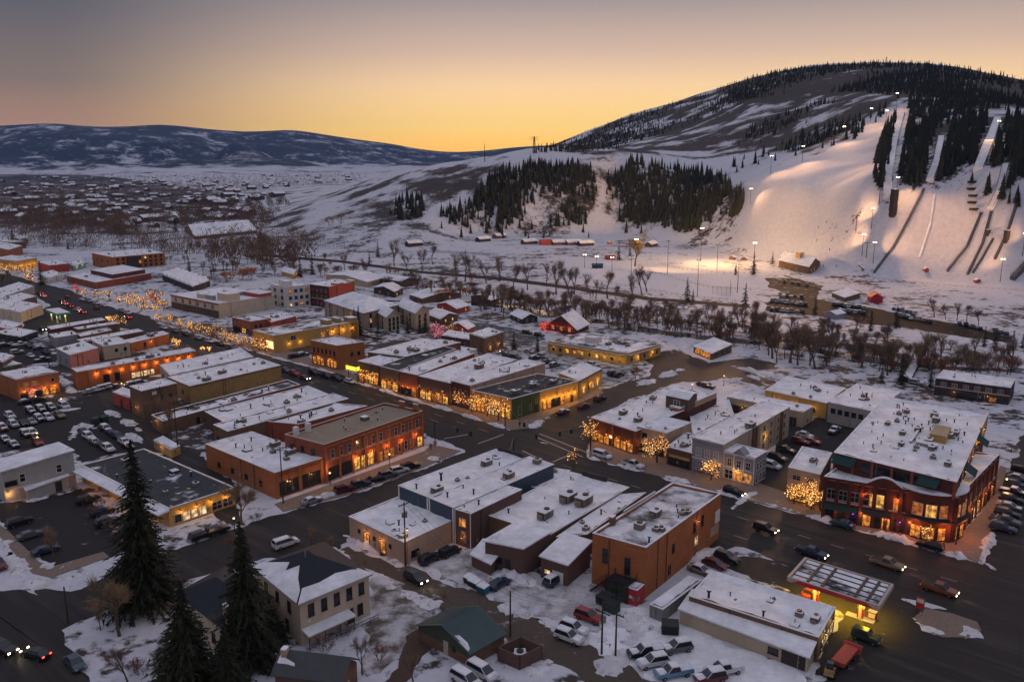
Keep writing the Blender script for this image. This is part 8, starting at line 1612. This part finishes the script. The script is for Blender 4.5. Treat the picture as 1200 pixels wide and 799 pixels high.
# chairlift pylons
for i, (x, y) in enumerate(((1015, 302), (1003, 270), (1030, 240))):
    p = SP(x, y); r = empty('lift_pylon', p, 0); tag(r, 'lift pylon on the ski run, ' + ('lowest', 'middle', 'upper')[i], 'lift pylon', 'lift pylons'); mb = MB(); mb.tube([(0, 0, -1), (0, 0, 10)], .22, 6); mb.build('mast', DKMET, r); mb = MB(); mb.box(-2.2, 2.2, -.15, .15, 9.6, 9.9); mb.build('crossarm', DKMET, r)
# summit masts and power pylons on the ridge
for i, (x, y, yt) in enumerate(((1038, 77, 67), (1057, 77, 71), (626, 178, 160), (568, 190, 168), (673, 180, 166))):
    p = slope_point(x, y, 700, 3000)
    if p is None: continue
    d = ray(x, yt); k = CH + d[2] * math.hypot(p.x, p.y) / math.hypot(d[0], d[1]) - p.z; r = empty('radio_mast', p, .4); tag(r, ('radio mast on the summit, taller one', 'radio mast on the summit, shorter one', 'lattice power pylon on the skyline', 'thin pole on the snowy bench, left one', 'thin pole on the snowy bench, right one')[i], 'mast'); mb = MB()
    w = 1.5 if i < 3 else .3
    for sx, sy in ((-1, -1), (1, -1), (1, 1), (-1, 1)): mb.tube([(sx * w, sy * w, -1), (sx * w * .2, sy * w * .2, k)], .28 if i < 3 else .12, 4)
    for f in (.25, .5, .7, .85): mb.tube([(-w * (1 - .8 * f) * 1.4, 0, k * f), (w * (1 - .8 * f) * 1.4, 0, k * f + 1)], .18, 4)
    if i == 2: mb.box(-6, 6, -.2, .2, k * .8, k * .8 + .4); mb.box(-4.5, 4.5, -.2, .2, k * .93, k * .93 + .4)
    mb.build('lattice', DKMET, r)
# a few walkers where the photo shows dark figures on the slope
def person(p, rz, coat, lab):
    me = bpy.data.meshes.new('person'); J = [(0, 0, .95, .15), (0, 0, 1.2, .17), (0, 0, 1.42, .15), (0, 0, 1.52, .06), (0, 0, 1.66, .11), (0, 0, 1.76, .07), (.1, 0, .9, .11), (.12, .06, .5, .08), (.12, -.02, .06, .06), (-.1, 0, .9, .11), (-.12, -.08, .5, .08), (-.12, -.12, .06, .06), (.2, 0, 1.38, .08), (.27, .04, 1.1, .06), (.25, .16, .88, .045), (-.2, 0, 1.38, .08), (-.27, .0, 1.1, .06), (-.26, .1, .86, .045), (.12, .1, .04, .045), (-.12, 0, .04, .045)]
    E_ = [(0, 1), (1, 2), (2, 3), (3, 4), (4, 5), (0, 6), (6, 7), (7, 8), (0, 9), (9, 10), (10, 11), (2, 12), (12, 13), (13, 14), (2, 15), (15, 16), (16, 17), (8, 18), (11, 19)]
    me.from_pydata([j[:3] for j in J], E_, []); me.materials.append(coat); o = link('person', me, None, p, rz); s = o.modifiers.new('skin', 'SKIN'); sl = me.skin_vertices[0].data
    for i, j in enumerate(J): sl[i].radius = (j[3], j[3]); sl[i].use_root = i == 0
    o.modifiers.new('sub', 'SUBSURF').levels = 1; o.modifiers['sub'].render_levels = 1; tag(o, lab, 'person')
COATS = [mat('coat_dark', (.02, .022, .03), .9), mat('coat_red', (.22, .04, .03), .9), mat('coat_blue', (.03, .06, .14), .9)]
for i, (x, y, lab) in enumerate(((968, 262, 'skier in dark clothes on the lit run, left of a group'), (975, 264, 'skier in dark clothes on the lit run, right of a group'), (959, 268, 'skier in dark clothes on the lit run, lower left'), (972, 294, 'person in dark clothes near the foot of the run'), (980, 313, 'person standing by the bottom of the ski run'), (965, 313, 'person in a red coat by the ski lodge'))):
    p = SP(x, y)
    if p: person(p, i, COATS[i % 3 if i > 3 else 0], lab)
for i, (x, y, lab) in enumerate(((609, 501, 'person in a dark coat at the green corner kerb'), (505, 528, 'person in dark clothes at the brick corner'))): p = g(x, y); p.z = .14; person(p, i, COATS[0], lab)

# ------------------------------------------------------------------ haze over the far valley
HAZE = True
if HAZE:
    hm = bpy.data.materials.new('haze_air'); hm.use_nodes = True; t = hm.node_tree; t.nodes.clear(); ho = t.nodes.new('ShaderNodeOutputMaterial'); pv = t.nodes.new('ShaderNodeVolumePrincipled'); pv.inputs['Color'].default_value = (.22, .46, 1, 1); pv.inputs['Density'].default_value = 2.6e-5; pv.inputs['Anisotropy'].default_value = 0.1; t.links.new(pv.outputs[0], ho.inputs['Volume'])
    mb = MB(); mb.box(-16000, 16000, -400, 12700, -1.5, 620); o = mb.build('haze', hm); tag(o, 'thin bluish evening haze filling the valley', 'haze', kind='stuff')
# ------------------------------------------------------------------ labels that would be shared say which one, from left to right
def uniquify():
    by = {}
    for o in SC.objects:
        if o.parent is None and 'label' in o.keys() and 'kind' not in o.keys(): by.setdefault(o['label'], []).append(o)
    ords = ['leftmost', 'second from left', 'third from left', 'fourth from left', 'fifth from left', 'sixth from left', 'seventh from left', 'eighth from left']
    for lab, os_ in by.items():
        if 2 <= len(os_) <= 8:
            os_.sort(key=lambda o: pr(o.location.x, o.location.y, o.location.z)[0])
            for i, o in enumerate(os_): o['label'] = ' '.join(lab.split()[:12]) + ', ' + (('left one', 'right one')[i] if len(os_) == 2 else ('rightmost' if i == len(os_) - 1 else ords[i]))
uniquify()
